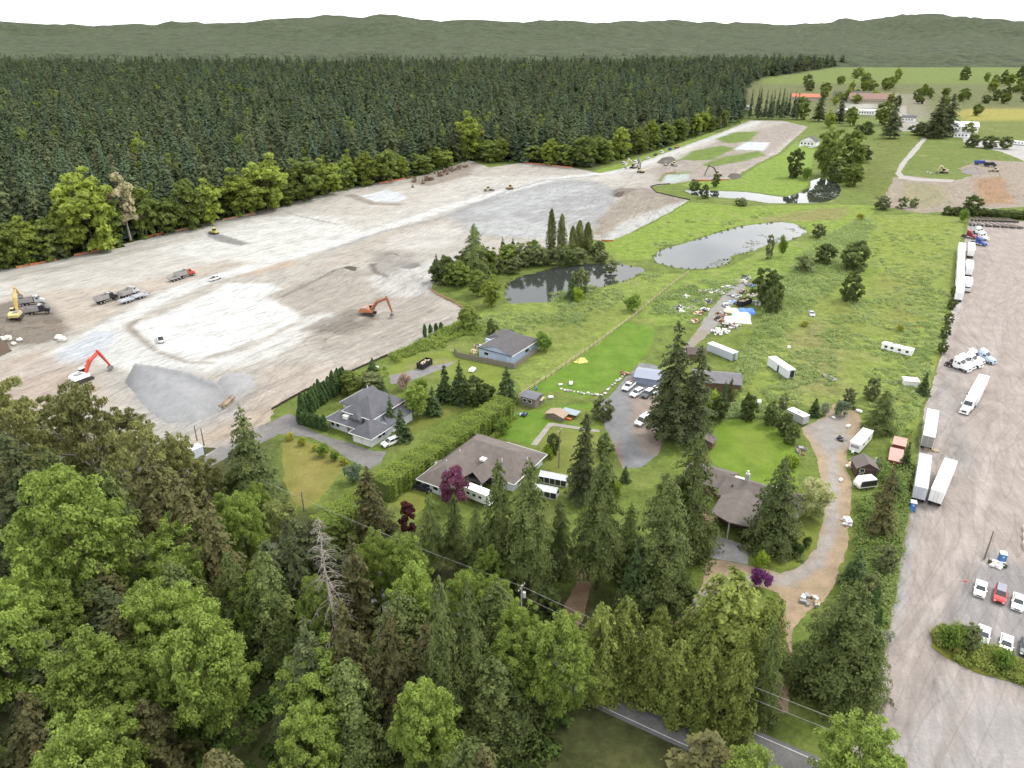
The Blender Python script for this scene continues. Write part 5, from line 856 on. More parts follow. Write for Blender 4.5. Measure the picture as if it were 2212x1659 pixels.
# grey house
h = thing('grey_house', 'two-storey house with steep grey hipped roofs and white double garage', 'house', (-47.8, 169.5, 0), ROT)
b = MB(); b.box(0.3, 11, .4, 6, 0, 2.8); b.box(4.2, 13, 2.6, 14.6, 2.8, 5.0); b.box(4.2, 16.2, 4.5, 14.6, 0, 2.85); b.box(.2, 6.2, 6, 14, 0, 4.9); b.box(10.4, 16.4, -2.1, 4.6, 0, 2.6); b.o('wall', w_white, h)
b = MB(); hip(b, 4.0, 13.2, 2.4, 14.8, 5.0, 3.6, .5, 'y', 4.6, 4.6); up = b.o('roof', r_grey, h)
b = MB(); hip(b, 10.2, 16.6, -2.3, 4.8, 2.62, 2.7, .45, 'y', 3.3, 3.3); b.o('roof', r_grey, h)
b = MB(); b.slab([(-.5, -.5, 2.72), (10.6, -.5, 2.72), (10.6, 3.0, 4.5), (3.2, 3.0, 4.5)], .15); b.slab([(-.5, -.5, 2.725), (3.2, 3.0, 4.505), (3.2, 8, 4.505), (-.5, 8.5, 2.725)], .15); b.o('roof', r_grey, h)
b = MB(); hip(b, 0, 6.4, 5.8, 14.2, 4.9, 2.1, .5, 'y', 3.2, 0); b.o('roof', r_grey, h)
b = MB(); b.slab([(16.8, 4.6, 2.9), (16.8, 15.2, 2.9), (13.0, 15.2, 4.6), (13.0, 6.5, 4.6)], .15); b.slab([(5, 18, 2.8), (16.8, 18, 2.8), (14, 14.5, 4.4), (5, 14.5, 4.4)], .15); b.o('roof', r_grey, h)
gut(h, 4.0, 13.2, 2.4, 14.8, 5.0, .5); gut(h, 10.2, 16.6, -2.3, 4.8, 2.62, .45, 'xXy'); gut(h, 0, 6.4, 5.8, 14.2, 4.9, .5, 'xY'); gut(h, 0, 10.1, 0, 5, 2.72, .5, 'xy')
b = MB(); b.box(7.4, 10.2, 1.6, 3.2, 3.5, 4.7); d = b.o('dormer', w_white, h)
b = MB(); hip(b, 7.4, 10.2, .9, 4.6, 4.7, 1.3, .25, 'y', 1.2, 0); b.o('dormer_roof', r_grey, d)
b = MB(); b.box(4.5, 6.1, .95, 2.2, 3.45, 4.35); b.o('skylight', skyl, h)
for x in (10.75, 13.65):
    b = MB(); b.box(x, x + 2.45, -2.13, -2.10, .05, 2.2); g_ = b.o('garage_door', white, h)
for x in (.9, 2.6): win(h, x, x + 1.0, .9, 2.1, 'y-', .4)
win(h, 7.8, 9.0, .9, 2.1, 'y-', .4); win(h, .6, 1.8, 1.2, 2.0, 'x+', 16.4); win(h, 2.2, 3.2, 1.2, 2.0, 'x+', 16.4); win(h, 7, 8.2, 3.6, 4.5, 'x-', .2)
b = MB(); b.box(6.3, 7.3, .36, .40, .05, 2.1); b.o('front_door', mat('door_wood', (.2, .14, .1), .6), h)
b = MB(); b.tube((9.6, -.3, 0), (9.6, -.3, 2.6), .09); b.o('porch_post', trimw, h)
b = MB(); b.tube((3.2, 12.5, 6.5), (3.2, 12.5, 7.7), .14); b.o('vent_pipe', trimw, h)
# brown house M
h = thing('brown_house', 'wide single-storey house with brown hipped roof and gabled entrance porch', 'house', (-21.2, 140.8, 0), ROT)
b = MB(); b.box(.5, 8.5, .5, 18.5, 0, 2.6); b.box(1, 19, 10, 23.5, 0, 2.6); b.o('wall', w_white, h)
b = MB(); hip(b, 0.4, 9.0, .4, 19, 2.62, 3.0, .6, 'y', 4.6, 2); b.o('roof', r_brown, h)
b = MB(); hip(b, .6, 19.2, 9.8, 23.8, 2.64, 3.25, .6, 'x', 4.0, 5.2); b.o('roof', r_brown, h)
gut(h, .4, 9.0, .4, 9, 2.62, .6, 'xy'); gut(h, 9.2, 19.2, 9.8, 23.8, 2.64, .6, 'XyY')
b = MB(); hip(b, 9.2, 13.6, 5.6, 16.4, 3.0, 2.2, .3, 'y', 0, 0); b.o('porch_roof', r_brown, h)
b = MB(); b.tube((13.2, 5.9, 0), (13.2, 5.9, 3.0), .17); b.tube((9.6, 5.9, 0), (9.6, 5.9, 3.0), .17); b.o('porch_columns', trimw, h)
b = MB(); b.box(9.4, 13.4, 9.9, 9.96, 0, 2.9); b.o('entry_shade_panel', mat('painted_entry_shade', (.05, .045, .04), .8), h)  # dark panel before the white wall, porch shade put into its colour
b = MB(); b.box(9.0, 10.4, 11.6, 12.9, 4.1, 4.62, M=Matrix.Rotation(0, 4, 'X')); b.o('skylight', skyl, h)
for x, y, z in [(3.9, 6, 5.3), (4.1, 11, 5.6), (14.2, 13.2, 5.2), (18.0, 18, 4.2)]:
    b = MB(); b.tube((x, y, z - .6), (x, y, z + .35), .1); b.o('roof_vent', trimw, h)
win(h, 1.6, 3.0, 1.0, 2.1, 'y-', .5); win(h, 4.0, 5.2, 1.0, 2.1, 'y-', .5); win(h, 14.2, 15.6, .9, 2.1, 'y-', 10); win(h, 12, 14.5, .8, 2.1, 'x+', 19); win(h, 17, 20.5, .6, 2.1, 'x+', 19)
b = MB()
for k in range(17): b.tube((1 + k, 25.6, 0), (1 + k, 25.6, 1.7), .05, n=5)
b.box(1, 17, 25.56, 25.64, 1.62, 1.7); b.box(1, 17, 25.57, 25.63, .9, .96); b.o('deck_railing', trimw, h)
b = MB(); b.box(.8, 17.2, 23.6, 25.7, .55, .7); b.o('deck', wood, h)
b = MB(); b.box(-2.8, -.4, 7.3, 8.9, 2.3, 2.42); b.o('awning', white, h)
# brown house R
h = thing('cedar_house', 'brown cedar house with prow-shaped carport gable beside the concrete apron', 'house', (41.6, 128.1, 0), ROT)
b = MB(); b.box(.4, 9.0, 1.0, 8.5, 0, 2.8); b.box(0, 15, 7.5, 15, 0, 2.8); b.box(-9, -.2, 10.2, 17, 0, 2.6); b.o('wall', w_brown, h)
b = MB(); b.add([(0, -.4, 2.9), (4.6, -5.0, 5.0), (9.4, -1.4, 2.9), (9.4, 8.6, 2.9), (4.6, 8.6, 5.0), (0, 8.6, 2.9)] + [(0, -.4, 2.72), (4.6, -5.0, 4.82), (9.4, -1.4, 2.72), (9.4, 8.6, 2.72), (4.6, 8.6, 4.82), (0, 8.6, 2.72)], [(0, 1, 4, 5), (1, 2, 3, 4), (6, 11, 10, 7), (7, 10, 9, 8), (0, 6, 7, 1), (1, 7, 8, 2)]); b.o('carport_roof', r_brown, h)
b = MB(); hip(b, -.6, 15.4, 7.2, 15.4, 2.9, 2.5, .6, 'x', .8, 3); b.o('roof', r_brown, h)
b = MB(); hip(b, -9.2, .2, 10, 17.2, 2.75, 1.9, .6, 'x', 0, .6); b.o('roof', r_brown, h)
b = MB(); b.slab([(-1.4, -.2, 2.55), (1.0, -.2, 2.6), (1.0, -8.4, 2.4), (-1.0, -9.0, 2.35)], .12); b.o('side_roof', mat('red_brown_roof', (.17, .095, .07), .9, var=.2), h)
b = MB(); b.box(-1.0, -.8, -8.6, 0, 0, 2.2); b.o('side_wall', w_brown, h)
b = MB(); b.tube((4.6, -3.6, 0), (4.6, -3.6, 4.7), .16, n=6); b.o('prow_post', concrete, h)
b = MB(); b.box(3.4, 4.3, 11.2, 12.1, 4, 7.0); c = b.o('chimney', concrete, h)
b = MB(); b.tube((3.85, 11.65, 7.0), (3.85, 11.65, 7.7), .2); b.o('chimney_cap', white, c)
for x0, x1, y0, y1 in [(1.0, 3.2, 12.6, 13.4), (8.2, 10.0, 12.6, 13.5)]:
    b = MB(); b.box(x0, x1, y0, y1, 4.35, 4.62); b.o('skylight', skyl, h)
b = MB(); b.tube((1.5, 9.2, 4.2), (1.5, 9.2, 4.8), .16); b.o('roof_vent', black, h)
win(h, 12.0, 14.0, .9, 2.2, 'x-', -.2); win(h, 10.2, 12.4, .9, 2.2, 'y-', 7.5)
# blue workshop and its fenced yard
RB = math.atan2(-6.7, 10.2)
h = thing('blue_workshop', 'pale blue workshop with a wide low-pitched brown-grey roof', 'workshop', (-10.4, 216.2, 0), RB)
b = MB(); b.box(0, 12.2, 0, 12.6, 0, 3.15); b.add([(0, 0, 3.15), (12.2, 0, 3.15), (6.1, 0, 4.75)], [(0, 1, 2)]); b.add([(9.2 - 9.2, 0, 3.15), (.001, 0, 3.15), (0, .001, 3.15)], [(0, 1, 2)]); b.box(-3.2, .1, 8, 15, 0, 2.7); b.box(1, 12.2, 12.4, 16, 0, 3.1); b.o('wall', w_blue, h)
b = MB(); hip(b, 0, 12.2, 0, 16, 3.2, 1.75, .5, 'y', 0, 4.5); b.o('roof', r_dark, h)
b = MB(); hip(b, -3.2, 2.5, 9, 17.5, 2.75, 1.3, .4, 'y', 1.5, 1.5); b.o('roof', r_dark, h)
gut(h, 0, 12.2, 0, 16, 3.2, .5, 'xX'); b = MB(); b.box(6.5, 10.4, -.03, 0, .1, 2.4); dd_ = b.o('roller_door', mat('pale_blue_door', (.36, .43, .53), .6, var=.05), h)
win(h, 2.0, 3.6, 1.2, 2.1, 'y-', 0); win(h, 8, 10, 1.3, 2.2, 'x+', 12.2)
h = thing('yard_fence', 'weathered board fence around the blue workshop yard', 'fence', (-17, 215.6, 0), 0)
def boards(parent, line, hgt, o0, m, step=1.2):
    n = 0
    for a, c in zip(line[:-1], line[1:]):
        D = Vector((c[0] - a[0], c[1] - a[1], 0)); L = D.length; k = max(1, int(L / step)); ang = math.atan2(D.y, D.x)
        for i in range(k):
            p = Vector((a[0] - o0[0], a[1] - o0[1], 0)) + D * (i / k); M = Matrix.Translation(p) @ Matrix.Rotation(ang, 4, 'Z')
            MB().box(0, L / k - .03, -.04, .04, .03, hgt + random.uniform(-.04, .04), M=M).o('panel', m, parent)
            MB().box(-.06, .06, -.075, .075, 0, hgt + .1, M=M).o('post', m, parent)
boards(h, [(-18.5, 220), (-17, 215.6), (-12.6, 213.3), (.6, 206.7), (8.3, 220.2)], 1.7, (-17, 215.6), wood, 1.8)
# long rail fence across the pasture
h = thing('pasture_fence', 'long pale rail fence running from the small shed to the pond', 'fence', (*G(1118, 862), 0), 0)
o0 = G(1118, 862); LF = [G(1118, 862), G(1273, 755), G(1372, 683), G(1440, 625), G(1488, 590)]
for a, c in zip(LF[:-1], LF[1:]):
    D = Vector((c[0] - a[0], c[1] - a[1], 0)); k = int(D.length / 3); ang = math.atan2(D.y, D.x)
    for i in range(k):
        M = Matrix.Translation(Vector((a[0] - o0[0], a[1] - o0[1], 0)) + D * (i / k)) @ Matrix.Rotation(ang, 4, 'Z'); L = D.length / k
        MB().box(-.07, .07, -.07, .07, 0, 1.4, M=M).o('post', wood, h)
        for z in (.55, 1.15): MB().box(.07, L - .07, -.04, .04, z, z + .16, M=M).o('rail', woodl, h)
# garden buildings
def shed(name, label, p, w_, d_, hh, rh, wallm, roofmm, rot=ROT, ax='x', i=0, ov=.3, cat='shed', windows=()):
    q = G(*p) if not isinstance(p, tuple) or len(p) == 2 else p[:2]
    t = thing(name, label, cat, (q[0], q[1], 0), rot); b = MB(); b.box(-w_ / 2, w_ / 2, -d_ / 2, d_ / 2, 0, hh)
    if i == 0:
        for s_ in (-1, 1):
            if ax == 'y': b.add([(-w_ / 2, s_ * d_ / 2, hh), (w_ / 2, s_ * d_ / 2, hh), (0, s_ * d_ / 2, hh + rh * .93)], [(0, 1, 2)])
            else: b.add([(s_ * w_ / 2, -d_ / 2, hh), (s_ * w_ / 2, d_ / 2, hh), (s_ * w_ / 2, 0, hh + rh * .93)], [(0, 1, 2)])
    b.o('wall', wallm, t); b = MB(); hip(b, -w_ / 2, w_ / 2, -d_ / 2, d_ / 2, hh + .02, rh, ov, ax, i, i, .1); b.o('roof', roofmm, t)
    for a in windows: win(t, *a)
    return t
shed('garden_shed', 'small wooden shed with overhanging slate-grey roof by the pasture fence', (1148, 872), 4.6, 4.0, 2.7, .5, wood, roofm('slate_roof', (.13, .13, .15)), windows=[(-1.5, -.5, 1.3, 2.1, 'y-', -2.0), (.1, 1.1, 1.3, 2.1, 'y-', -2.0)])
shed('hen_house', 'little lean-to with cream roof attached beside the small wooden shed', (1166, 870), 1.7, 1.7, 1.4, .3, wood, mat('cream_roof', (.55, .47, .36), .8))
shed('goat_shelter', 'low animal shelter with mixed tan and grey roof on the lawn', (1203, 902), 5.0, 3.2, 1.3, .8, wood, mat('tan_roof', (.30, .23, .17), .9, var=.2), ax='y')
b = thing('dog_run', 'wire dog run with blue-grey cover beside the low animal shelter', 'dog run', (*G(1232, 898), 0), ROT)
MB().box(-2.4, 2.4, -1.5, 1.5, 1.25, 1.3).o('cover', mat('run_cover', (.25, .30, .32), .8, var=.2), b)
for sx in (-2.4, 0, 2.4):
    for sy in (-1.5, 1.5): MB().tube((sx, sy, 0), (sx, sy, 1.25), .04, n=5).o('post', grey, b)
MB().box(-.4, 1.4, -2.6, -1.9, 0, .5).o('orange_kennel', mat('orange_plastic', (.55, .15, .05), .5), b)
shed('tool_shed', 'grey-roofed tool shed at the corner of the right lawn', (1522, 962), 4.4, 3.0, 2.0, .9, w_brown, r_brown, ax='y')
shed('brown_shed', 'dark brown gabled shed with white-framed window beside the caravan', (1864, 1022), 4.6, 4.4, 2.5, 1.5, mat('dark_stain', (.07, .045, .035), .85, var=.2), r_brown, ax='y', rot=R(-8), windows=[(-1.6, -.7, 1.6, 2.4, 'y-', -2.2), (-1.6, -.7, .5, 1.0, 'y-', -2.2)])
shed('long_shed', 'long workshop shed with a wide grey roof behind the dark firs', (1545, 832), 13.5, 8, 2.6, 1.6, w_brown, roofm('grey_sheet_roof', (.15, .145, .155)), ax='x', rot=R(-12))
shed('dark_hut', 'small hut with dark brown roof at the end of the gravel track', (1502, 772), 5.5, 4.5, 2.0, 1.4, w_brown, roofm('hut_roof', (.10, .075, .07)), ax='x', rot=R(-6))
shed('blue_carport', 'blue-grey roofed carport behind the parked cars', (1402, 822), 7.5, 7, 2.2, .9, mat('blue_grey_wall', (.22, .26, .34), .7), mat('blue_grey_sheet', (.23, .25, .31), .5, .1, var=.08), ax='x', rot=R(-20))
shed('white_shed', 'small white shed with an open front at the meadow edge', (1964, 834), 3.6, 2.6, 2.2, .2, white, white, rot=R(-12))
def greenhouse(p, L, label):
    q = G(*p); t = thing('greenhouse', label, 'greenhouse', (q[0], q[1], 0), R(-20)); gm = mat('greenhouse_glazing', (.55, .58, .60), .25, spec=.5, var=.1)
    MB().box(-L / 2, L / 2, -1.2, 1.2, 0, .35).o('plinth', concrete, t)
    b = MB(); b.add([(-L / 2, -1.2, 1.7), (L / 2, -1.2, 1.7), (L / 2, 0, 2.5), (-L / 2, 0, 2.5), (L / 2, 1.2, 1.7), (-L / 2, 1.2, 1.7)], [(0, 1, 2, 3), (3, 2, 4, 5), (0, 3, 5), (1, 4, 2)]); b.o('glass_roof', gm, t)
    k = int(L / 1.2)
    for i in range(k):
        x = -L / 2 + L * i / k
        for s in (-1, 1): MB().box(x + .06, x + L / k - .06, s * 1.2 - .02, s * 1.2 + .02, .35, 1.7).o('pane', glass, t); MB().box(x - .05, x + .05, s * 1.2 - .05, s * 1.2 + .05, 0, 1.7).o('frame_post', trimw, t)
    MB().box(-L / 2 - .03, L / 2 + .03, -.05, .05, 2.48, 2.56).o('ridge_bar', trimw, t)
greenhouse((1196, 1042), 6.5, 'glass greenhouse beside the brown house, upper of two'); greenhouse((1172, 1068), 7, 'glass greenhouse beside the brown house, lower of two')
def farhouse(name, label, p, w_, d_, hh, rh, wm, rm, rot, ax='x', cat='house', i=0):
    t = shed(name, label, p, w_, d_, hh, rh, wm, rm, R(rot), ax, i, .5, cat)
    for k in range(int(w_ / 3)): win(t, -w_ / 2 + 1 + k * 3, -w_ / 2 + 2.4 + k * 3, hh * .35, hh * .7, 'y-', -d_ / 2)
    return t
farhouse('farmhouse', 'white farmhouse with dark gable beside the grove', (1748, 314), 14, 12, 4, 4, white, r_dark, -35, 'y')
farhouse('white_barn', 'large white-roofed barn beside the two tall firs', (2068, 284), 34, 18, 6, 4, white, mat('white_sheet', (.62, .62, .62), .5, var=.05), -20, cat='barn')
farhouse('village_house', 'white village house in front of the large barn', (2075, 296), 14, 9, 4, 3, white, mat('pale_grey_roof', (.4, .4, .42), .7), -20)
farhouse('village_house', 'brown-roofed village building behind the lone fir', (1880, 222), 60, 26, 6, 7, mat('tan_wall', (.40, .34, .27), .8), roofm('terracotta_shingle', (.22, .14, .11)), -15)
farhouse('village_house', 'dark-roofed village hall left of the brown-roofed building', (1838, 215), 50, 24, 6, 6, mat('tan_wall', (.40, .34, .27), .8), r_dark, -15)
farhouse('village_house', 'long pale flat-roofed building below the village roofs', (1850, 246), 44, 18, 5, 1.2, white, mat('pale_sheet', (.45, .44, .42), .7), -25)
farhouse('village_house', 'orange-red roofed building at the village edge', (1738, 216), 40, 18, 5, 4, mat('tan_wall', (.40, .34, .27), .8), mat('orange_roof', (.42, .13, .07), .8), -10)
farhouse('village_house', 'white building at the head of the site road', (1606, 236), 22, 10, 4, 1.5, white, mat('pale_sheet', (.45, .44, .42), .7), -20)
farhouse('village_house', 'small white house on the village road', (1962, 262), 14, 9, 4, 2.5, white, r_grey, -30)

# ---------------------------------------------------------------- vehicles and machines
def paintm(n, c): return mat('paint_' + n, c, .28, spec=.5, var=.04, scale=.8)
P_W = paintm('white', (.78, .78, .78)); P_S = paintm('silver', (.42, .44, .46)); P_R = paintm('red', (.42, .03, .03)); P_K = paintm('black', (.03, .03, .034)); P_B = paintm('blue', (.03, .07, .32)); P_LB = paintm('pale_blue', (.45, .56, .70)); P_Y = mat('machine_yellow', (.48, .33, .10), .5, var=.15); P_O = mat('machine_orange', (.42, .16, .08), .55, var=.15); P_RED = mat('machine_red', (.50, .07, .05), .45, var=.1); P_BG = mat('machine_beige', (.46, .39, .27), .6, var=.15)
lampw = mat('lamp_lens', (.7, .7, .66), .15, var=0); lampr = mat('tail_lens', (.35, .02, .02), .2, var=0); rimm = mat('wheel_rim', (.42, .42, .43), .35, .6, var=.05); steel = mat('worn_steel', (.20, .195, .19), .55, .4, var=.2); dirtbox = mat('dusty_steel', (.33, .315, .30), .7, .1, var=.2)
def pose(pf, pr, z=0.0):
    a = G(*pf, z); b = G(*pr, z); return ((a[0] + b[0]) / 2, (a[1] + b[1]) / 2), math.atan2(a[1] - b[1], a[0] - b[0])
_wheelcache = {}
def wheels(t, xs, y, r, wd, n=12, dual=()):
    for x in xs:
        for s in (-1, 1):
            key = (r, wd, n)
            if key not in _wheelcache:
                _wheelcache[key] = (MB().wheel(0, 0, 0, r, wd, n).mesh('tyre', rubber), MB().wheel(0, 0, 0, r * .55, wd + .03, 8).mesh('rim', rimm))
            w_ = link('wheel', _wheelcache[key][0], t, (x, s * y, r)); link('rim', _wheelcache[key][1], w_)
def car(label, loc, rot, paint, kind='sedan', group='parked cars', name='car', cat='car', roof=None):
    t = thing(name, label, cat, loc, rot, group); roof = roof or paint
    if kind == 'sedan': L, W, prof, gb, gt, H = 4.6, 1.84, [(-2.3, .3), (-2.32, .7), (-2.2, .98), (-1.5, 1.02), (.75, .98), (1.9, .86), (2.28, .66), (2.3, .3)], (-1.75, 1.0), (-1.05, .2), 1.44
    elif kind == 'suv': L, W, prof, gb, gt, H = 4.8, 1.92, [(-2.4, .4), (-2.42, .8), (-2.38, 1.12), (.9, 1.1), (2.1, 1.02), (2.38, .8), (2.4, .4)], (-2.3, 1.1), (-2.05, .35), 1.78
    elif kind == 'van': L, W, prof, gb, gt, H = 5.6, 2.0, [(-2.8, .4), (-2.82, .9), (-2.8, 1.25), (1.5, 1.2), (2.5, 1.05), (2.8, .85), (2.8, .4)], (-2.75, 1.65), (-2.65, .8), 2.1
    else: L, W, prof, gb, gt, H = 5.7, 1.98, [(-2.85, .5), (-2.85, 1.15), (-.55, 1.15), (1.2, 1.14), (2.6, 1.05), (2.85, .85), (2.85, .5)], (-.7, 1.35), (-.45, .65), 1.85
    hw = W / 2; MB().extr(prof, -hw, hw, .05).o('body', paint, t)
    zb = (1.0 if kind == 'sedan' else 1.12 if kind == 'suv' else 1.2 if kind == 'van' else 1.15) - .02
    b = MB(); b.loft([[(gb[0], -hw + .1, zb), (gb[1], -hw + .1, zb), (gb[1], hw - .1, zb), (gb[0], hw - .1, zb)], [(gt[0], -hw + .26, H - .05), (gt[1], -hw + .26, H - .05), (gt[1], hw - .26, H - .05), (gt[0], hw - .26, H - .05)]]); g_ = b.o('windows', glass, t)
    b = MB(); b.box(gt[0] - .06, gt[1] + .02, -hw + .22, hw - .22, H - .06, H, .08, .08); b.o('roof', roof, t)
    b = MB()
    for s in (-1, 1):
        for xb, xt in ((gb[0], gt[0]), (gb[1], gt[1]), ((gb[0] + gb[1]) / 2 - .1, (gt[0] + gt[1]) / 2 - .1)): b.tube((xb, s * (hw - .1), zb), (xt, s * (hw - .25), H - .04), .05, n=4)
    b.o('pillars', paint, t)
    if kind == 'pickup': MB().box(-2.75, -.75, -hw + .12, hw - .12, 1.152, 1.17).o('cargo_bed', black, t)
    for s in (-1, 1):
        MB().box(L / 2 - .12, L / 2 + .01, s * (hw - .3) - .18, s * (hw - .3) + .18, .62, .8).o('headlight', lampw, t); MB().box(-L / 2 - .03, -L / 2 + .08, s * (hw - .25) - .14, s * (hw - .25) + .14, .7, .92).o('taillight', lampr, t)
        MB().box(gb[1] - .25, gb[1] - .08, s * (hw + .08) - .1, s * (hw + .08) + .1, zb, zb + .14).o('mirror', paint, t)
    MB().box(L / 2 - .05, L / 2 + .03, -hw + .5, hw - .5, .45, .68).o('grille', black, t)
    wheels(t, (-L * .3, L * .31), hw - .1, .34 if kind == 'sedan' else .39, .24); return t
def trailer(label, loc, rot, L=16.15, H=4.1, W=2.6, body=P_W, roofmat=None, group='semi trailers in the truck yard', lower=1.1, name='semi_trailer', door=None, cat='trailer'):
    t = thing(name, label, cat, loc, rot, group); hl = L / 2
    MB().box(-hl, hl, -W / 2, W / 2, lower, H - .03).o('box_body', body, t); MB().box(-hl - .02, hl + .02, -W / 2 - .03, W / 2 + .03, H - .03, H).o('roof', roofmat or P_W, t)
    for s in (-1, 1): d = MB().box(-hl - .05, -hl - .005, min(s * .03, s * (W / 2 - .06)), max(s * .03, s * (W / 2 - .06)), lower + .1, H - .2).o('rear_door', door or body, t); MB().tube((-hl - .08, s * .35, lower + .15), (-hl - .08, s * .35, H - .25), .025, n=5).o('lock_rod', rimm, d)
    b = MB(); b.box(-hl + .2, hl - .3, -.5, -.38, lower - .25, lower); b.box(-hl + .2, hl - .3, .38, .5, lower - .25, lower); b.box(-hl, -hl + .1, -W / 2 + .1, W / 2 - .1, .5, .62); b.o('chassis', black, t)
    for s in (-1, 1): MB().tube((hl - 3, s * .8, 0), (hl - 3, s * .8, lower), .08, n=6).o('landing_leg', steel, t); MB().box(-hl + 5, hl - 3.6, s * (W / 2 - .04) - .02, s * (W / 2 - .04) + .02, .35, lower - .02).o('side_skirt', body, t)
    wheels(t, (-hl + 1.2, -hl + 2.5), W / 2 - .35, .5, .5); return t
def tractor(label, loc, rot, paint=P_W, group='semi tractors in the truck yard', sleeper=True, stripe=None):
    t = thing('semi_tractor', label, 'truck', loc, rot, group)
    b = MB(); b.box(-3.8, 3.2, -.45, -.3, .75, 1.05); b.box(-3.8, 3.2, .3, .45, .75, 1.05); b.box(-3.2, -1.4, -.4, .4, 1.05, 1.2); b.o('chassis', mat('chassis_black', (.03, .026, .026), .7, var=.15), t)
    b = MB(); b.loft([[(-1.2, -1.2, 1.0), (1.3, -1.2, 1.0), (1.3, 1.2, 1.0), (-1.2, 1.2, 1.0)], [(-1.2, -1.22, 3.0), (1.25, -1.22, 2.1), (1.25, 1.22, 2.1), (-1.2, 1.22, 3.0)], [(-1.2, -1.2, 3.9), (.2, -1.05, 3.6), (.2, 1.05, 3.6), (-1.2, 1.2, 3.9)]]); b.o('cab', paint, t)
    b = MB(); b.loft([[(1.2, -1.1, .95), (1.2, 1.1, .95), (1.2, 1.05, 2.0), (1.2, -1.05, 2.0)], [(3.1, -1.02, .9), (3.1, 1.02, .9), (3.1, .85, 1.62), (3.1, -.85, 1.62)], [(3.45, -.85, .85), (3.45, .85, .85), (3.45, .7, 1.35), (3.45, -.7, 1.35)]]); b.o('hood', paint, t)
    b = MB(); b.slab([(1.29, -1.0, 2.12), (.62, -.94, 3.05), (.62, .94, 3.05), (1.29, 1.0, 2.12)], .03); b.v = [(p[0] + .04, p[1], p[2] + .04) for p in b.v]; b.o('windshield', glass, t)
    for s in (-1, 1):
        MB().box(.1, 1.0, s * 1.215 - .015, s * 1.215 + .015, 2.05, 2.65).o('side_window', glass, t); MB().box(-.8, -.3, s * 1.215 - .015, s * 1.215 + .015, 2.3, 2.7).o('sleeper_window', glass, t)
        MB().tube((-.9, s * 1.0, .75), (.8, s * 1.0, .75), .32, n=8).o('fuel_tank', rimm, t); MB().box(2.0, 3.15, s * .95 - .22, s * .95 + .22, .95, 1.2, .1).o('fender', paint, t); MB().box(3.25, 3.44, s * .8 - .16, s * .8 + .16, 1.0, 1.25).o('headlight', lampw, t)
        MB().box(1.35, 1.5, s * 1.45 - .14, s * 1.45 + .14, 2.0, 2.7).o('mirror', paint, t); MB().tube((-1.32, s * 1.05, 1.0), (-1.32, s * 1.05, 3.95), .08, n=6).o('exhaust_stack', rimm, t)
    MB().box(3.3, 3.6, -1.15, 1.15, .4, .8).o('bumper', paint, t); MB().box(3.44, 3.5, -.6, .6, .85, 1.3).o('grille', black, t)
    if stripe:
        for s in (-1, 1): MB().box(-1.15, 1.2, s * 1.21 - .01, s * 1.21 + .01, 1.2, 1.9).o('stripe', stripe, t)
    wheels(t, (2.5,), 1.0, .5, .32); wheels(t, (-1.9, -3.2), .95, .5, .55); return t
def excavator(label, loc, rot, col, house=None, reach=7.0, elbow=(4.6, 5.6), tipz=.6, arm=None, group='excavators on the cleared site'):
    t = thing('excavator', label, 'excavator', loc, rot, group); t.scale = (1.15, 1.15, 1.15); house = house or col; arm = arm or col
    for s in (-1, 1):
        b = MB(); b.extr([(-2.1, .25), (-1.8, 0), (1.8, 0), (2.1, .25), (2.1, .65), (1.8, .9), (-1.8, .9), (-2.1, .65)], s * 1.25 - .3, s * 1.25 + .3); b.o('track', mat('track_steel', (.05, .045, .04), .8, var=.3), t)
    MB().tube((0, 0, .7), (0, 0, 1.15), .8, n=12).o('turntable', black, t)
    b = MB(); b.extr([(-2.5, 1.15), (-2.5, 2.0), (-2.2, 2.35), (.4, 2.35), (.6, 1.9), (1.4, 1.8), (1.4, 1.15)], -1.4, 1.4, .04); b.o('upper_body', house, t)
    b = MB(); b.extr([(-2.75, 1.1), (-2.8, 1.9), (-2.5, 2.1), (-2.3, 1.1)], -1.3, 1.3); b.o('counterweight', house, t)
    b = MB(); b.box(0, 1.6, .35, 1.38, 1.5, 3.0, .12, .06); c = b.o('cab', glass, t); MB().box(.05, 1.55, .38, 1.35, 3.0, 3.1).o('cab_roof', house, c)
    MB().box(-2.2, -.3, -1.2, .2, 2.36, 2.55).o('engine_cover', grey, t)
    e = Vector((elbow[0], -.2, elbow[1])); k = Vector((.9, -.2, 1.9)); mid = (k + e) / 2 + Vector((-.5, 0, .75)); tip = Vector((reach, -.2, tipz + 1.0))
    b = MB(); b.path([k, mid, e], [.42, .62, .38], 6); b.o('boom', arm, t); b = MB(); b.path([e + (e - tip).normalized() * .8, e, tip], [.28, .46, .26], 6); b.o('stick', arm, t)
    b = MB(); b.tube(k + Vector((.5, 0, -.3)), mid + Vector((.3, 0, -.35)), .09, n=6); b.tube(mid + Vector((.1, 0, .5)), e + (e - tip).normalized() * .7, .08, n=6); b.o('hydraulic_ram', rimm, t)
    b = MB(); b.extr([(reach - .1, tipz + 1.1), (reach + .45, tipz + .7), (reach + .35, tipz), (reach - .4, tipz - .25), (reach - .75, tipz + .25), (reach - .5, tipz + .55)], -.85, .45); b.o('bucket', steel, t); return t
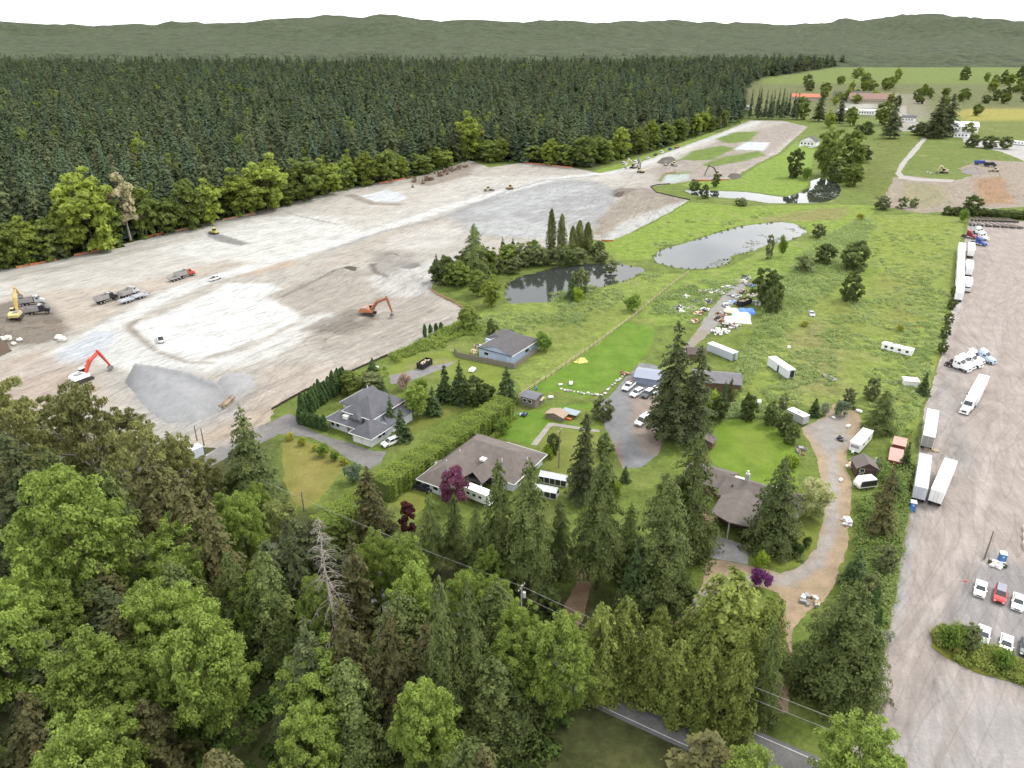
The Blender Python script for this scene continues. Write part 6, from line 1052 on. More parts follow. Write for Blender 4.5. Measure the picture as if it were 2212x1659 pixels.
def dumptruck(label, loc, rot, cab, group='dump trucks on the cleared site', box=dirtbox, L=8.6):
    t = thing('dump_truck', label, 'truck', loc, rot, group); t.scale = (1.0, 1.08, 1.22); hl = L / 2
    b = MB(); b.box(-hl + .2, hl - .4, -.45, .45, .7, 1.05); b.o('chassis', black, t)
    b = MB(); b.loft([[(hl - 3.2, -1.1, 1.0), (hl - 1.5, -1.1, 1.0), (hl - 1.5, 1.1, 1.0), (hl - 3.2, 1.1, 1.0)], [(hl - 3.2, -1.12, 1.95), (hl - 1.45, -1.12, 1.95), (hl - 1.45, 1.12, 1.95), (hl - 3.2, 1.12, 1.95)], [(hl - 3.1, -1.0, 2.85), (hl - 1.9, -1.0, 2.85), (hl - 1.9, 1.0, 2.85), (hl - 3.1, 1.0, 2.85)]]); b.o('cab', cab, t)
    MB().loft([[(hl - 1.5, -1, .9), (hl - 1.5, 1, .9), (hl - 1.5, .95, 1.9), (hl - 1.5, -.95, 1.9)], [(hl, -.9, .85), (hl, .9, .85), (hl, .8, 1.55), (hl, -.8, 1.55)]]).o('hood', cab, t)
    b = MB(); b.slab([(hl - 1.43, -.9, 2.0), (hl - 1.82, -.85, 2.75), (hl - 1.82, .85, 2.75), (hl - 1.43, .9, 2.0)], .03); b.v = [(p[0] + .03, p[1], p[2] + .02) for p in b.v]; b.o('windshield', glass, t)
    for s in (-1, 1): MB().box(hl - 2.6, hl - 1.8, s * 1.125 - .012, s * 1.125 + .012, 1.95, 2.5).o('side_window', glass, t); MB().box(hl - 1.0, hl - .1, s * .95 - .2, s * .95 + .2, .9, 1.15).o('fender', cab, t)
    x0, x1 = -hl, hl - 3.5
    b = MB(); b.box(x0, x1, -1.2, 1.2, 1.15, 1.3); b.box(x0, x1, -1.25, -1.12, 1.3, 2.5); b.box(x0, x1, 1.12, 1.25, 1.3, 2.5); b.box(x1 - .1, x1 + .02, -1.24, 1.24, 1.3, 2.9); b.box(x0 - .06, x0 + .06, -1.24, 1.24, 1.25, 2.4); b.box(x1, x1 + .9, -1.2, 1.2, 2.84, 2.92)
    for k in range(5): x = x0 + (x1 - x0) * (k + .5) / 5; b.box(x - .05, x + .05, -1.31, -1.255, 1.2, 2.5); b.box(x - .05, x + .05, 1.255, 1.31, 1.2, 2.5)
    b.o('dump_box', box, t); MB().box(hl - .05, hl + .12, -1.15, 1.15, .45, .8).o('bumper', rimm, t)
    wheels(t, (hl - 1.1,), .98, .52, .34); wheels(t, (-hl + 1.3, -hl + 2.6), .92, .52, .58); return t
def ponytrailer(label, loc, rot, group='tipping trailers on the cleared site', L=5.5, box=P_S):
    t = thing('tipping_trailer', label, 'trailer', loc, rot, group)
    b = MB(); b.box(-L / 2, L / 2, -1.2, 1.2, 1.0, 1.15); b.box(-L / 2, L / 2, -1.22, -1.12, 1.15, 1.7); b.box(-L / 2, L / 2, 1.12, 1.22, 1.15, 1.7); b.box(-L / 2, -L / 2 + .1, -1.1, 1.1, 1.15, 1.7); b.box(L / 2 - .1, L / 2, -1.1, 1.1, 1.15, 1.7); b.o('tub', box, t)
    b = MB(); b.tube((L / 2, -.4, .9), (L / 2 + 2, 0, .8), .07, n=5); b.tube((L / 2, .4, .9), (L / 2 + 2, 0, .8), .07, n=5); b.o('drawbar', black, t); wheels(t, (-.8, .6), .95, .5, .5); return t
def loader(label, loc, rot, col=P_Y, group='wheel loaders and dozers on the cleared site', blade=False):
    t = thing('bulldozer' if blade else 'wheel_loader', label, 'bulldozer' if blade else 'loader', loc, rot, group)
    if blade:
        for s in (-1, 1): MB().extr([(-1.8, .3), (-1.5, 0), (1.5, 0), (1.8, .3), (1.6, .9), (-1.6, .9)], s * 1.0 - .3, s * 1.0 + .3).o('track', mat('track_steel', (.05, .045, .04)), t)
        MB().box(2.3, 2.5, -1.8, 1.8, .1, 1.3).o('blade', steel, t); MB().box(-1.7, 1.9, -.7, .7, .8, 1.8).o('body', col, t)
    else:
        wheels(t, (-1.6, 1.5), 1.05, .75, .55); MB().box(-2.8, 1.2, -.95, .95, 1.0, 2.0, .1, .05).o('body', col, t)
        MB().extr([(3.0, .2), (4.0, .1), (4.2, .9), (3.4, 1.2), (2.9, .9)], -1.4, 1.4).o('bucket', steel, t); b = MB(); b.path([(.8, -.5, 1.8), (2.2, -.5, 1.5), (3.1, -.5, .7)], [.16, .18, .14], 5); b.path([(.8, .5, 1.8), (2.2, .5, 1.5), (3.1, .5, .7)], [.16, .18, .14], 5); b.o('lift_arm', col, t)
    b = MB(); b.box(-.7, .7, -.7, .7, 1.9, 3.0, .1, .08); c = b.o('cab', glass, t); MB().box(-.75, .75, -.75, .75, 3.0, 3.12).o('cab_roof', col, c); return t

# truck yard ---------------------------------------------------------------
l, r = pose((2055.9, 990.6), (2025.2, 1061.6), 4.1); trailer('white semi trailer parked beside the long grey one', l, r)
l, r = pose((2000.4, 979.5), (1990.4, 1053.7), 4.1); trailer('long grey-roofed semi trailer next to the portable toilet', l, r, body=mat('grey_white_panel', (.50, .52, .56), .5, var=.08), roofmat=mat('dusty_roof', (.42, .41, .40), .7, var=.12))
l, r = pose((2016.6, 884), (2007.3, 942.3), 4.1); trailer('white semi trailer with dull grey rear end above the pallets', l, r, body=P_W, door=mat('dull_door', (.26, .25, .24), .6, var=.15))
l, r = pose((2103, 853.1), (2127.6, 809.2), 4.1); trailer('white semi trailer hitched to the white tractor in the open yard', l, r)
rt = r - R(5); c = Vector((l[0], l[1])) + Vector((math.cos(r), math.sin(r))) * 6.9 + Vector((math.cos(rt), math.sin(rt))) * 3.6; tractor('white semi tractor pulling a trailer across the open yard', (c.x, c.y), rt)
a, b_ = Vector(G(2074.1, 631.1, 4.1)), Vector(G(2079, 519, 4.1)); d = (b_ - a).normalized(); r = math.atan2(d.y, d.x)
for k, nm in enumerate(['nearest', 'second', 'middle', 'fourth', 'farthest']):
    q = a + d * (8.1 + k * 16.8); trailer('%s of five white trailers parked nose to tail along the meadow' % nm, (q.x, q.y), r, body=P_W if k % 2 == 0 else mat('off_white_panel', (.66, .65, .66), .5, var=.05), roofmat=[P_W, mat('pinkish_roof', (.60, .57, .58), .6, var=.05)][k % 2])
for k, (n_, lb) in enumerate([((2099.5, 538.6), 'farther white trailer in the second column beside the blue tractor'), ((2096, 578.7), 'middle white trailer in the second column of parked trailers')]):
    q = Vector(G(*n_, 4.1)) + d * 7; trailer(lb, (q.x, q.y), r, L=13.7 if k else 14.5)
q = Vector(G(2093.4, 609.7, 3.8)) + d * 4.2; t = trailer('white box truck at the near end of the second trailer column', (q.x, q.y), r + math.pi, L=8.4, H=3.8, name='box_truck', cat='truck', group='box trucks')
MB().loft([[(4.3, -1.1, .7), (6.3, -1.1, .7), (6.3, 1.1, .7), (4.3, 1.1, .7)], [(4.3, -1.1, 1.9), (6.1, -1.1, 1.6), (6.1, 1.1, 1.6), (4.3, 1.1, 1.9)], [(4.3, -1.0, 2.7), (5.2, -1.0, 2.7), (5.2, 1.0, 2.7), (4.3, 1.0, 2.7)]]).o('cab', mat('dusty_white', (.5, .5, .5), .5, var=.1), t); MB().box(5.35, 5.9, -.9, .9, 1.9, 2.3).o('windshield', glass, t); wheels(t, (5.6,), 1.0, .45, .3)
l, r2 = pose((2085.1, 802.6), (2051.8, 791)); nv = Vector((-math.sin(r2), math.cos(r2)))
for k, (lb, pm, fw) in enumerate([('nearest white tractor in the diagonal row at the meadow edge', P_W, 0), ('second white tractor in the diagonal row', P_W, -.3), ('third white tractor in the diagonal row', P_W, .2), ('fourth white tractor in the diagonal row', P_W, -.9), ('pale blue tractor at the far end of the diagonal row', P_LB, .9)]):
    q = Vector(l) + nv * 3.15 * k + Vector((math.cos(r2), math.sin(r2))) * fw; tractor(lb, (q.x, q.y), r2, pm)
for p, lb, pm in [((2114, 529), 'dark blue tractor at the head of the parked trailers', P_B), ((2119, 517), 'white tractor behind the dark blue one', P_W), ((2113, 506), 'white tractor nearest the row of empty chassis', P_W), ((2094, 514), 'dark red tractor tucked behind the white trailers', paintm('dark_red', (.22, .02, .03)))]:
    tractor(lb, G(*p), r2 - R(4), pm)
def dolly(loc, rot, label):
    t = thing('trailer_chassis', label, 'chassis', loc, rot, 'empty chassis at the end of the truck yard'); m = mat('rusty_frame', (.20, .16, .14), .8, var=.2)
    b = MB(); b.box(-4, 2.0, -.55, -.4, .95, 1.2); b.box(-4, 2.0, .4, .55, .95, 1.2); b.tube((2, -.5, 1.1), (5, 0, 1.0), .09, n=5); b.tube((2, .5, 1.1), (5, 0, 1.0), .09, n=5)
    for x in (-3.8, -1.2, 1.6): b.box(x, x + .2, -1.1, 1.1, .97, 1.15)
    b.o('frame', m, t); wheels(t, (-3.2, -1.9), .95, .5, .5, 8)
for k in range(7):
    dolly(G(2096 + k * 16.2, 485 + k * 1.1), R(78 + k * 5), 'empty trailer chassis in the front row at the end of the yard')
    if k < 7: dolly(G(2099 + k * 14.2, 475 + k * .6), R(80 + k * 4), 'empty trailer chassis in the back row against the hedge')
hd = pose((2113.2, 1290.4), (2119, 1262))[1]
for p, lb, pm, kd, rf in [((2116, 1277), 'white sedan left of the red off-roader', P_W, 'sedan', None), ((2158.5, 1290), 'red off-roader with grey soft top between two white cars', P_R, 'suv', mat('grey_canvas', (.24, .25, .28), .9)), ((2197, 1306), 'white sedan right of the red off-roader', P_W, 'sedan', None), ((2122, 1377), 'pale silver sedan behind the planted island, left of two', paintm('pale_silver', (.60, .66, .66)), 'sedan', None), ((2171, 1397), 'white sedan behind the planted island, right of two', P_W, 'sedan', None), ((2215, 1404), 'dark grey car cut off by the right border', paintm('dark_grey', (.06, .07, .075)), 'sedan', None)]:
    car(lb, G(*p), hd, pm, kd, 'cars parked in the truck yard', roof=rf)
def toilet(p, label):
    t = thing('portable_toilet', label, 'toilet', (*G(*p), 0), R(-22), 'portable toilets'); bl_ = mat('toilet_blue', (.05, .14, .34), .5, var=.08)
    MB().box(-.58, .58, -.58, .58, .05, 2.1).o('cabin', bl_, t); MB().box(-.64, .64, -.64, .64, 2.1, 2.32, .12, .12).o('roof', white, t); d_ = MB().box(-.45, .45, -.62, -.585, .12, 2.0).o('door', mat('toilet_door_blue', (.07, .19, .42), .5), t); MB().box(-.12, .12, -.64, -.625, 1.45, 1.7).o('door_sign', white, d_); MB().box(-.7, .7, -.7, .7, 0, .06).o('skid', black, t)
toilet((1969.4, 1102), 'blue portable toilet behind the long grey trailer'); toilet((2162, 1214), 'blue portable toilet beside the lone pole')
def pole(p, yt, label, arm=True, group='utility poles', m=None):
    hgt = HT(p[0], p[1], yt); t = thing('utility_pole', label, 'pole', (*G(*p), 0), R(60), group); MB().tube((0, 0, 0), (0, 0, hgt), .17, .11, 8).o('mast', m or wood, t)
    if arm: MB().box(-1.2, 1.2, -.06, .06, hgt - .6, hgt - .45).o('cross_arm', wood, t); [MB().tube((x, 0, hgt - .45), (x, 0, hgt - .25), .06, n=6).o('insulator', white, t) for x in (-1.1, -.4, .4, 1.1)]
    return hgt
pole((2126, 1207.5), 1147, 'lone wooden pole with no wires in the truck yard', False)
lx, ly = G(1126, 1350); hp = pole((1126, 1350), 1264, 'pale utility pole with a transformer among the maples by the road', True, m=mat('pale_pole', (.5, .49, .46), .8))
t = thing('transformer', 'white transformer can hanging on the pale utility pole', 'transformer', (lx + .45, ly, hp - 2.6)); MB().tube((0, 0, 0), (0, 0, 1.1), .28, n=10).o('tank', white, t); MB().tube((0, 0, 1.1), (0, 0, 1.35), .07, n=6).o('bushing', grey, t)
for p, yt, lb in [((426, 952), 920, 'left of two thin poles beside the white site container'), ((441, 962), 925, 'right of two thin poles beside the white site container'), ((1207, 1010), 926, 'wooden pole on the lawn beside the greenhouse'), ((657, 1104), 1062, 'short pole at the foot of the dry lawn'), ((55, 1250), 1160, 'utility pole hidden among the lower left trees')]: pole(p, yt, lb, 'thin' not in lb and 'short' not in lb)
def wire(label, a, b, sag, rad=.035):
    pts = [Vector(a).lerp(Vector(b), k / 12) - Vector((0, 0, sag * 4 * (k / 12) * (1 - k / 12))) for k in range(13)]; m = MB(); m.path(pts, [rad] * 13, 4); prop(m.o('power_line', mat('wire', (.35, .35, .34), .5, .5, var=0)), label, 'wire', 'power lines along the road')
dr = Vector((.852, -.523)); e = Vector((lx, ly)) + dr * 62; e0 = Vector((lx, ly)) - dr * 66
wire('power line sagging from the pale pole past the cedar hedge', (lx, ly, hp - .2), (e.x, e.y, hp - .2), 1.0); wire('lower power line parallel to the one past the cedar hedge', (lx - .3, ly - .5, hp - 1.6), (e.x - .3, e.y - .5, hp - 1.8), 1.2); wire('power line from the pale pole into the left woodland', (lx, ly, hp - .2), (e0.x, e0.y, hp - .2), 1.0)
# house cars
l, r = pose((826, 967.5), (861, 953)); car('white SUV parked beside the grey house garage', l, r, P_W, 'suv', 'cars at the houses')
l, r = pose((1374.8, 923.1), (1401, 904)); car('large white passenger van on the gravel drive', l, r, P_W, 'van', 'cars at the houses', 'van', 'van')
l, r = pose((1349.8, 845.6), (1366, 832)); car('white pickup at the top of the gravel drive', l, r, P_W, 'pickup', 'cars at the houses', 'pickup_truck', 'pickup')
l, r = pose((1367.3, 858), (1383, 849)); car('white hatchback beside the pickup on the gravel drive', l, r, P_W, 'suv', 'cars at the houses')
l, r = pose((1391.5, 860), (1405, 850)); car('dark grey SUV half under the tall firs', l, r, paintm('dark_grey', (.06, .07, .075)), 'suv', 'cars at the houses', roof=P_W)
car('white car farthest under the tall firs', G(1414, 846), r, P_W, 'sedan', 'cars at the houses'); car('dark car at the left corner of the brown house', G(914, 1058), ROT, P_K, 'sedan', 'cars at the houses')
l, r = pose((1755, 686), (1750, 676)); car('abandoned pale car in the meadow', l, r, P_S, 'sedan', 'abandoned vehicles')
t = thing('motorhome', 'white motorhome parked under the trees before the brown house', 'motorhome', *pose((1056, 1090), (1016, 1074))); MB().box(-3.4, 2.0, -1.15, 1.15, .6, 3.0).o('body', P_W, t); MB().extr([(2.0, .6), (2.0, 2.2), (2.6, 2.1), (3.3, 1.3), (3.5, .6)], -1.05, 1.05).o('cab', P_W, t); MB().box(1.2, 3.0, -1.1, 1.1, 2.3, 2.95, .1).o('overcab', P_W, t); [MB().box(x, x + .8, -1.17, -1.152, 1.6, 2.2).o('window', glass, t) for x in (-2.6, -1.0, .6)]; wheels(t, (-2.0, 2.6), 1.0, .4, .3)
# caravans and cargo boxes
def boxon(name, label, cat, pn, pm_, depth, H, body, roofc, group, lower=.35, far=None, wh=True):
    """long side seen from pn to pm_ on the ground, body goes away from the viewer"""
    a = Vector(G(*pn)); b = Vector(G(*pm_)); D = b - a; rot = math.atan2(D.y, D.x); L = D.length; t = thing(name, label, cat, (a.x, a.y), rot, group)
    MB().box(0, L, 0, depth, lower, H).o('body', body, t); MB().box(-.06, L + .06, -.06, depth + .06, H, H + .09).o('roof', roofc, t); MB().box(.3, L - .3, .3, depth - .3, lower - .2, lower).o('chassis', black, t)
    if wh: wheels_at(t, [L * .45, L * .45 + .9], (.15, depth - .15)); 
    else: [MB().box(x, x + .5, .1, depth - .1, 0, lower - .2).o('block', concrete, t) for x in (.4, L - .9)]
    return t, L
def wheels_at(t, xs, ys):
    for x in xs:
        for y in ys: w_ = MB().wheel(0, 0, 0, .36, .24).o('wheel', rubber, t, (x, y, .36)); MB().wheel(0, 0, 0, .2, .26, 8).o('rim', rimm, w_)
pan = mat('grey_panel', (.42, .45, .50), .5, .1, var=.08); gcar = mat('caravan_grey', (.36, .355, .36), .5, var=.1)
t, L = boxon('cargo_container', 'long pale grey cargo container beside the long shed', 'container', (1526.4, 759), (1581.4, 781.5), 2.5, 2.75, pan, mat('container_roof', (.66, .66, .64), .6, var=.08), 'cargo boxes in the meadow', .25, wh=False); MB().box(L + .001, L + .03, .1, 1.2, .3, 2.6).o('end_door', grey, t)
t, L = boxon('cargo_trailer', 'white cargo trailer standing open in the meadow', 'trailer', (1656, 794), (1698.3, 823.5), 2.5, 3.5, mat('white_panel', (.58, .60, .63), .5, var=.06), P_W, 'cargo boxes in the meadow', .9); MB().box(L * .5, L * .5 + .8, -.03, -.002, .95, 3.0).o('side_opening', black, t); MB().box(L + .002, L + .03, .9, 2.3, 1.0, 3.2).o('rear_opening', black, t)
t, L = boxon('caravan', 'grey caravan with roof hatch at the turning circle', 'caravan', (1697.3, 904), (1732.8, 921.5), 2.3, 2.7, gcar, P_W, 'caravans', .5); MB().box(L * .45, L * .45 + .9, .8, 1.5, 2.79, 2.95).o('roof_hatch', grey, t); MB().box(L * .2, L * .2 + 1, -.02, -.002, 1.5, 2.0).o('window', glass, t)
t, L = boxon('caravan', 'white caravan with drawbar box above the brown shed', 'caravan', (1854.7, 983), (1882, 952), -2.5, 2.8, P_W, P_W, 'caravans', .55); 
for o_ in [c2 for c1 in t.children for c2 in c1.children] + list(t.children): bpy.data.objects.remove(o_)
MB().box(0, L, 0, 2.5, .55, 2.8).o('body', P_W, t); MB().box(-.05, L + .05, -.05, 2.55, 2.8, 2.88).o('roof', P_W, t); MB().box(-.03, -.002, .3, 2.2, 1.5, 2.3).o('front_window', mat('grey_window', (.30, .30, .33), .3), t); MB().box(L * .5, L * .5 + .4, .9, 1.5, 2.88, 3.0).o('roof_vent', grey, t); MB().box(.3, L - .3, .3, 2.2, .3, .55).o('chassis', black, t); wheels_at(t, [L * .5, L * .5 + .9], (.2, 2.3)); b = MB(); b.tube((0, .7, .5), (-1.3, 1.25, .5), .05, n=5); b.tube((0, 1.8, .5), (-1.3, 1.25, .5), .05, n=5); b.o('drawbar', black, t); MB().box(-1.1, -.5, .95, 1.55, .55, 1.0).o('gas_box', P_W, t); [MB().box(x, x + .9, -.02, -.002, 1.5, 2.1).o('window', glass, t) for x in (L * .25, L * .65)]
a = Vector(G(1855, 1060)); D = Vector(G(1893, 1055)) - a; t = thing('caravan', 'white-topped caravan with black side below the brown shed', 'caravan', (a.x, a.y), math.atan2(D.y, D.x), 'caravans'); L = D.length
MB().extr([(0, .5), (-.15, 1.2), (.5, 2.5), (L - .3, 2.5), (L, 1.6), (L, .5)], 0, 2.2, .02).o('body', P_W, t); MB().box(.35, L - .15, -.03, -.003, .8, 2.2).o('black_panel', P_K, t); wheels_at(t, [L * .5], (.15, 2.05)); b = MB(); b.tube((0, .6, .45), (-1.3, 1.1, .45), .05, n=5); b.tube((0, 1.6, .45), (-1.3, 1.1, .45), .05, n=5); b.o('drawbar', steel, t)
t, L = boxon('mobile_home', 'long white stripped camper lying in the weeds', 'caravan', (1902, 756), (1967, 772.5), 2.4, 2.3, P_W, P_W, 'caravans', .5); [MB().box(L * f, L * f + .7, .5 + k % 2, 1.2 + k % 2, 2.39, 2.43).o('roof_opening', black, t) for k, f in enumerate((.12, .3, .48, .62, .8))]; [MB().box(L * f, L * f + .9, -.02, -.002, 1.2, 1.9).o('window', glass, t) for f in (.1, .3, .55, .8)]
rr_ = mat('faded_red_roof', (.40, .235, .20), .7, var=.12)
for pn, pf, lb in [((1934, 996, 2.6), (1938, 969, 2.6), 'nearer rust-red container with faded pink roof by the yard edge'), ((1942, 962, 2.6), (1946, 946, 2.6), 'farther rust-red container with faded pink roof under bushes')]:
    a = Vector(G(*pn)); b_ = Vector(G(*pf)); D = b_ - a; t = thing('storage_container', lb, 'container', (a.x, a.y), math.atan2(D.y, D.x), 'rust-red containers'); L = max(D.length, 4.5); MB().box(0, L, -1.4, 1.4, .1, 2.55).o('body', w_red, t); MB().box(-.05, L + .05, -1.5, 1.5, 2.55, 2.65).o('roof', rr_, t)
    for k in range(5): MB().box(-.05, -.002, -1.25 + k * .52, -1.1 + k * .52, .2, 2.4).o('rib', w_red, t)
t = thing('site_container', 'white steel container beside the road at the site entrance', 'container', (*G(424, 986), 0), R(48)); MB().box(-1.5, 1.5, -1.2, 1.2, .1, 2.6).o('body', mat('blue_white', (.55, .62, .70), .5, var=.05), t); MB().box(-1.53, 1.53, -1.23, 1.23, 2.6, 2.68).o('roof', white, t); [MB().box(-1.3 + k * .7, -1.2 + k * .7, -1.24, -1.202, .2, 2.5).o('rib', white, t) for k in range(4)]
t = thing('skip', 'black open-topped skip on the gravel bay', 'skip', *pose((927, 792), (908, 791)), 'open skips'); 
def skip(t, L, W, H, m):
    b = MB(); b.box(-L / 2, L / 2, -W / 2, -W / 2 + .1, .15, H); b.box(-L / 2, L / 2, W / 2 - .1, W / 2, .15, H); b.box(-L / 2, -L / 2 + .1, -W / 2 + .1, W / 2 - .1, .15, H); b.box(L / 2 - .1, L / 2, -W / 2 + .1, W / 2 - .1, .15, H); b.box(-L / 2, L / 2, -W / 2, W / 2, .1, .2)
    for k in range(5): x = -L / 2 + L * (k + .5) / 5; b.box(x - .05, x + .05, -W / 2 - .06, -W / 2 - .001, .2, H); b.box(x - .05, x + .05, W / 2 + .001, W / 2 + .06, .2, H)
    b.o('bin', m, t)
    b = MB()
    for k in range(22): x = random.uniform(-L * .4, L * .4); y = random.uniform(-W * .36, W * .36); s = random.uniform(.15, .5); b.box(-s, s, -s * .5, s * .5, -.05, .15, M=Matrix.Translation((x, y, H * .78)) @ Matrix.Rotation(random.uniform(0, 3), 4, 'Z') @ Matrix.Rotation(random.uniform(-.5, .5), 4, 'X'))
    b.o('rubbish', woodl, t)
t.rotation_euler = (0, 0, R(62)); skip(t, 5.2, 2.4, 1.9, black)
t = thing('skip', 'black rubbish skip in the middle of the junk yard', 'skip', (*G(1607, 658), 0), R(40), 'open skips'); skip(t, 6.5, 2.5, 2.0, black)

# construction site machines ------------------------------------------------
l, r = pose((231.9, 806), (180.8, 826)); p0 = G(180.8, 824); excavator('red and white excavator working above the gravel pile', p0, r, P_RED, P_W, reach=7.6, elbow=(5.4, 6.0), tipz=.5, arm=P_RED)
p0 = G(42, 704); p1 = G(72, 668); excavator('yellow excavator loading the grey dump truck', p0, math.atan2(p1[1] - p0[1], p1[0] - p0[0]), P_Y, mat('pale_yellow', (.52, .43, .20), .5, var=.1), reach=7.2, elbow=(4.4, 8.0), tipz=4.2)
p0 = G(797.8, 685); excavator('rusty orange excavator digging in the middle of the site', p0, R(-8), P_O, reach=7.6, elbow=(6.2, 5.8), tipz=.3, arm=mat('rust_orange', (.30, .12, .07), .6, var=.2))
excavator('left one of two beige excavators far up the site', G(1368, 364), R(215), P_BG, reach=6.8, elbow=(4.6, 6.2)); excavator('right one of two beige excavators far up the site, boom raised', G(1384, 373), R(120), P_BG, reach=3.4, elbow=(3.0, 8.6), tipz=3, arm=steel); excavator('dark excavator by the far soil heaps', G(1551, 380), R(180), mat('dark_machine', (.13, .11, .09), .6, var=.2), P_BG, reach=8.2, elbow=(6.2, 6.4), tipz=.4)
for a, c, lb, pm in [((107.9, 679), (58.3, 685), 'grey dump truck being loaded by the yellow excavator', P_K), ((92, 657), (50, 662), 'grey dump truck waiting behind the one being loaded', P_S), ((250.8, 647), (211.4, 658.5), 'grey dump truck at the head of the waiting pair', P_K), ((298, 634), (262, 648), 'silver dump truck standing among tipping trailers', P_S), ((417.4, 595), (383.5, 604.4), 'red-cabbed dump truck driving along the site', P_RED)]:
    l, r = pose(a, c); L = math.hypot(*(np.array(G(*a)) - np.array(G(*c)))); dumptruck(lb, l, r, pm, L=min(10.5, max(8.4, L)))
hd2 = pose((250.8, 647), (211.4, 658.5))[1]
ponytrailer('tipping trailer in front of the silver dump truck', G(274, 655), hd2); ponytrailer('tipping trailer at the right end of the parked trucks', G(304, 645), hd2); ponytrailer('tipping trailer coupled behind the red-cabbed truck', G(377, 607), hd2, L=4.5, box=dirtbox)
l, r = pose((475.6, 601), (455.3, 608)); car('white pickup driving on the haul road', l, r, P_W, 'pickup', 'pickups on the cleared site', 'pickup_truck', 'pickup'); l, r = pose((346, 729), (350, 744)); car('white pickup parked on the white gravel pad', l, r, P_W, 'pickup', 'pickups on the cleared site', 'pickup_truck', 'pickup')
loader('yellow bulldozer spreading soil near the forest edge', G(464, 506), R(150), mat('bright_yellow', (.52, .46, .10), .5), blade=True); loader('yellow machine on the far haul road, right of the small roller', G(1102, 409), R(200), P_Y, blade=True); loader('small pale roller on the far haul road', G(1054, 413), R(20), P_BG); loader('left one of two yellow loaders by the far soil heap', G(1438, 357), R(-100), P_BG); loader('right one of two yellow loaders by the far soil heap', G(1455, 358), R(-80), P_BG)
for p, rt, lb, pm, kd in [((1349, 356), -60, 'white site trailer cabin beside the haul road', P_W, 'van'), ((1374, 352), 60, 'white van first in the line along the haul road', P_W, 'van'), ((1398, 343), 62, 'white pickup second in the line along the haul road', P_W, 'pickup'), ((1416, 336), 62, 'dark pickup in the line along the haul road', P_K, 'pickup'), ((1430, 331), 62, 'white van in the middle of the haul road line', P_W, 'van'), ((1448, 324), 62, 'blue van near the far end of the haul road line', P_B, 'van'), ((1554, 276), 60, 'white van where the haul road meets the firs', P_W, 'van'), ((1729, 317), 20, 'white car left of the farmhouse', P_W, 'sedan'), ((1752, 320), 20, 'white car in front of the farmhouse', P_W, 'suv'), ((2178, 316), 10, 'white car by the far caravan', P_W, 'sedan'), ((1944, 272), 70, 'white van on the village road', P_W, 'van'), ((1968, 272), 10, 'white car on the village road', P_W, 'sedan')]:
    car(lb, G(*p), R(rt), pm, kd, 'vehicles far away', {'van': 'van', 'pickup': 'pickup_truck'}.get(kd, 'car'), {'van': 'van', 'pickup': 'pickup'}.get(kd, 'car'))
loader('yellow loader at the end of the haul road line', G(1462, 320), R(60), P_Y); loader('brown loader on the far dirt plot', G(2149, 371), R(170), P_BG); excavator('small excavator on the far grass plot', G(2038, 374), R(200), P_BG, reach=5.5, elbow=(3.6, 4.6)); dumptruck('blue truck on the far dirt plot', G(2117, 356), R(-20), P_B, 'trucks on the far plot', P_B); dumptruck('dark truck beside the blue one on the far plot', G(2138, 360), R(-15), P_K, 'trucks on the far plot', black)
t, L = boxon('mobile_home', 'white bus-like caravan in the far bright yard', 'caravan', (2180, 312), (2216, 315), 3, 3.4, P_W, P_W, 'caravans', .6); [MB().box(L * f, L * f + 1.2, -.02, -.002, 1.6, 2.5).o('window', glass, t) for f in (.1, .3, .5, .7)]

# ---------------------------------------------------------------- silt fences, heaps, stumps, boulders
orange = mat('orange_fence_fabric', (.44, .15, .075), .8, var=.25, scale=1); blackf = mat('black_fence_fabric', (.045, .04, .036), .8, var=.3, scale=1); tanf = mat('tan_fence_fabric', (.36, .22, .12), .8, var=.25, scale=1)
def silt(pts, m, label, hgt=1.0, step=3.0):
    W = [Vector((*G(*p), 0)) for p in pts]; t = thing('silt_fence', label, 'fence', W[0], 0, 'silt fences around the cleared site'); b = MB()
    for a, c in zip(W[:-1], W[1:]):
        k = max(1, int((c - a).length / step))
        for i in range(k):
            p = a.lerp(c, i / k) - W[0]; q = a.lerp(c, (i + 1) / k) - W[0]; z0 = hgt * random.uniform(.75, 1.05); z1 = hgt * random.uniform(.75, 1.05); nrm = Vector((-(q - p).y, (q - p).x, 0)).normalized() * .03
            b.add([p - nrm, q - nrm, q + nrm, p + nrm, p - nrm + Vector((0, 0, z0)), q - nrm + Vector((0, 0, z1)), q + nrm + Vector((0, 0, z1)), p + nrm + Vector((0, 0, z0))], [(4, 5, 6, 7), (0, 1, 5, 4), (2, 3, 7, 6), (1, 2, 6, 5), (3, 0, 4, 7)])
            MB().box(p.x - .05, p.x + .05, p.y - .05, p.y + .05, 0, hgt * 1.2).o('stake', wood, t)
    b.o('fabric', m, t)
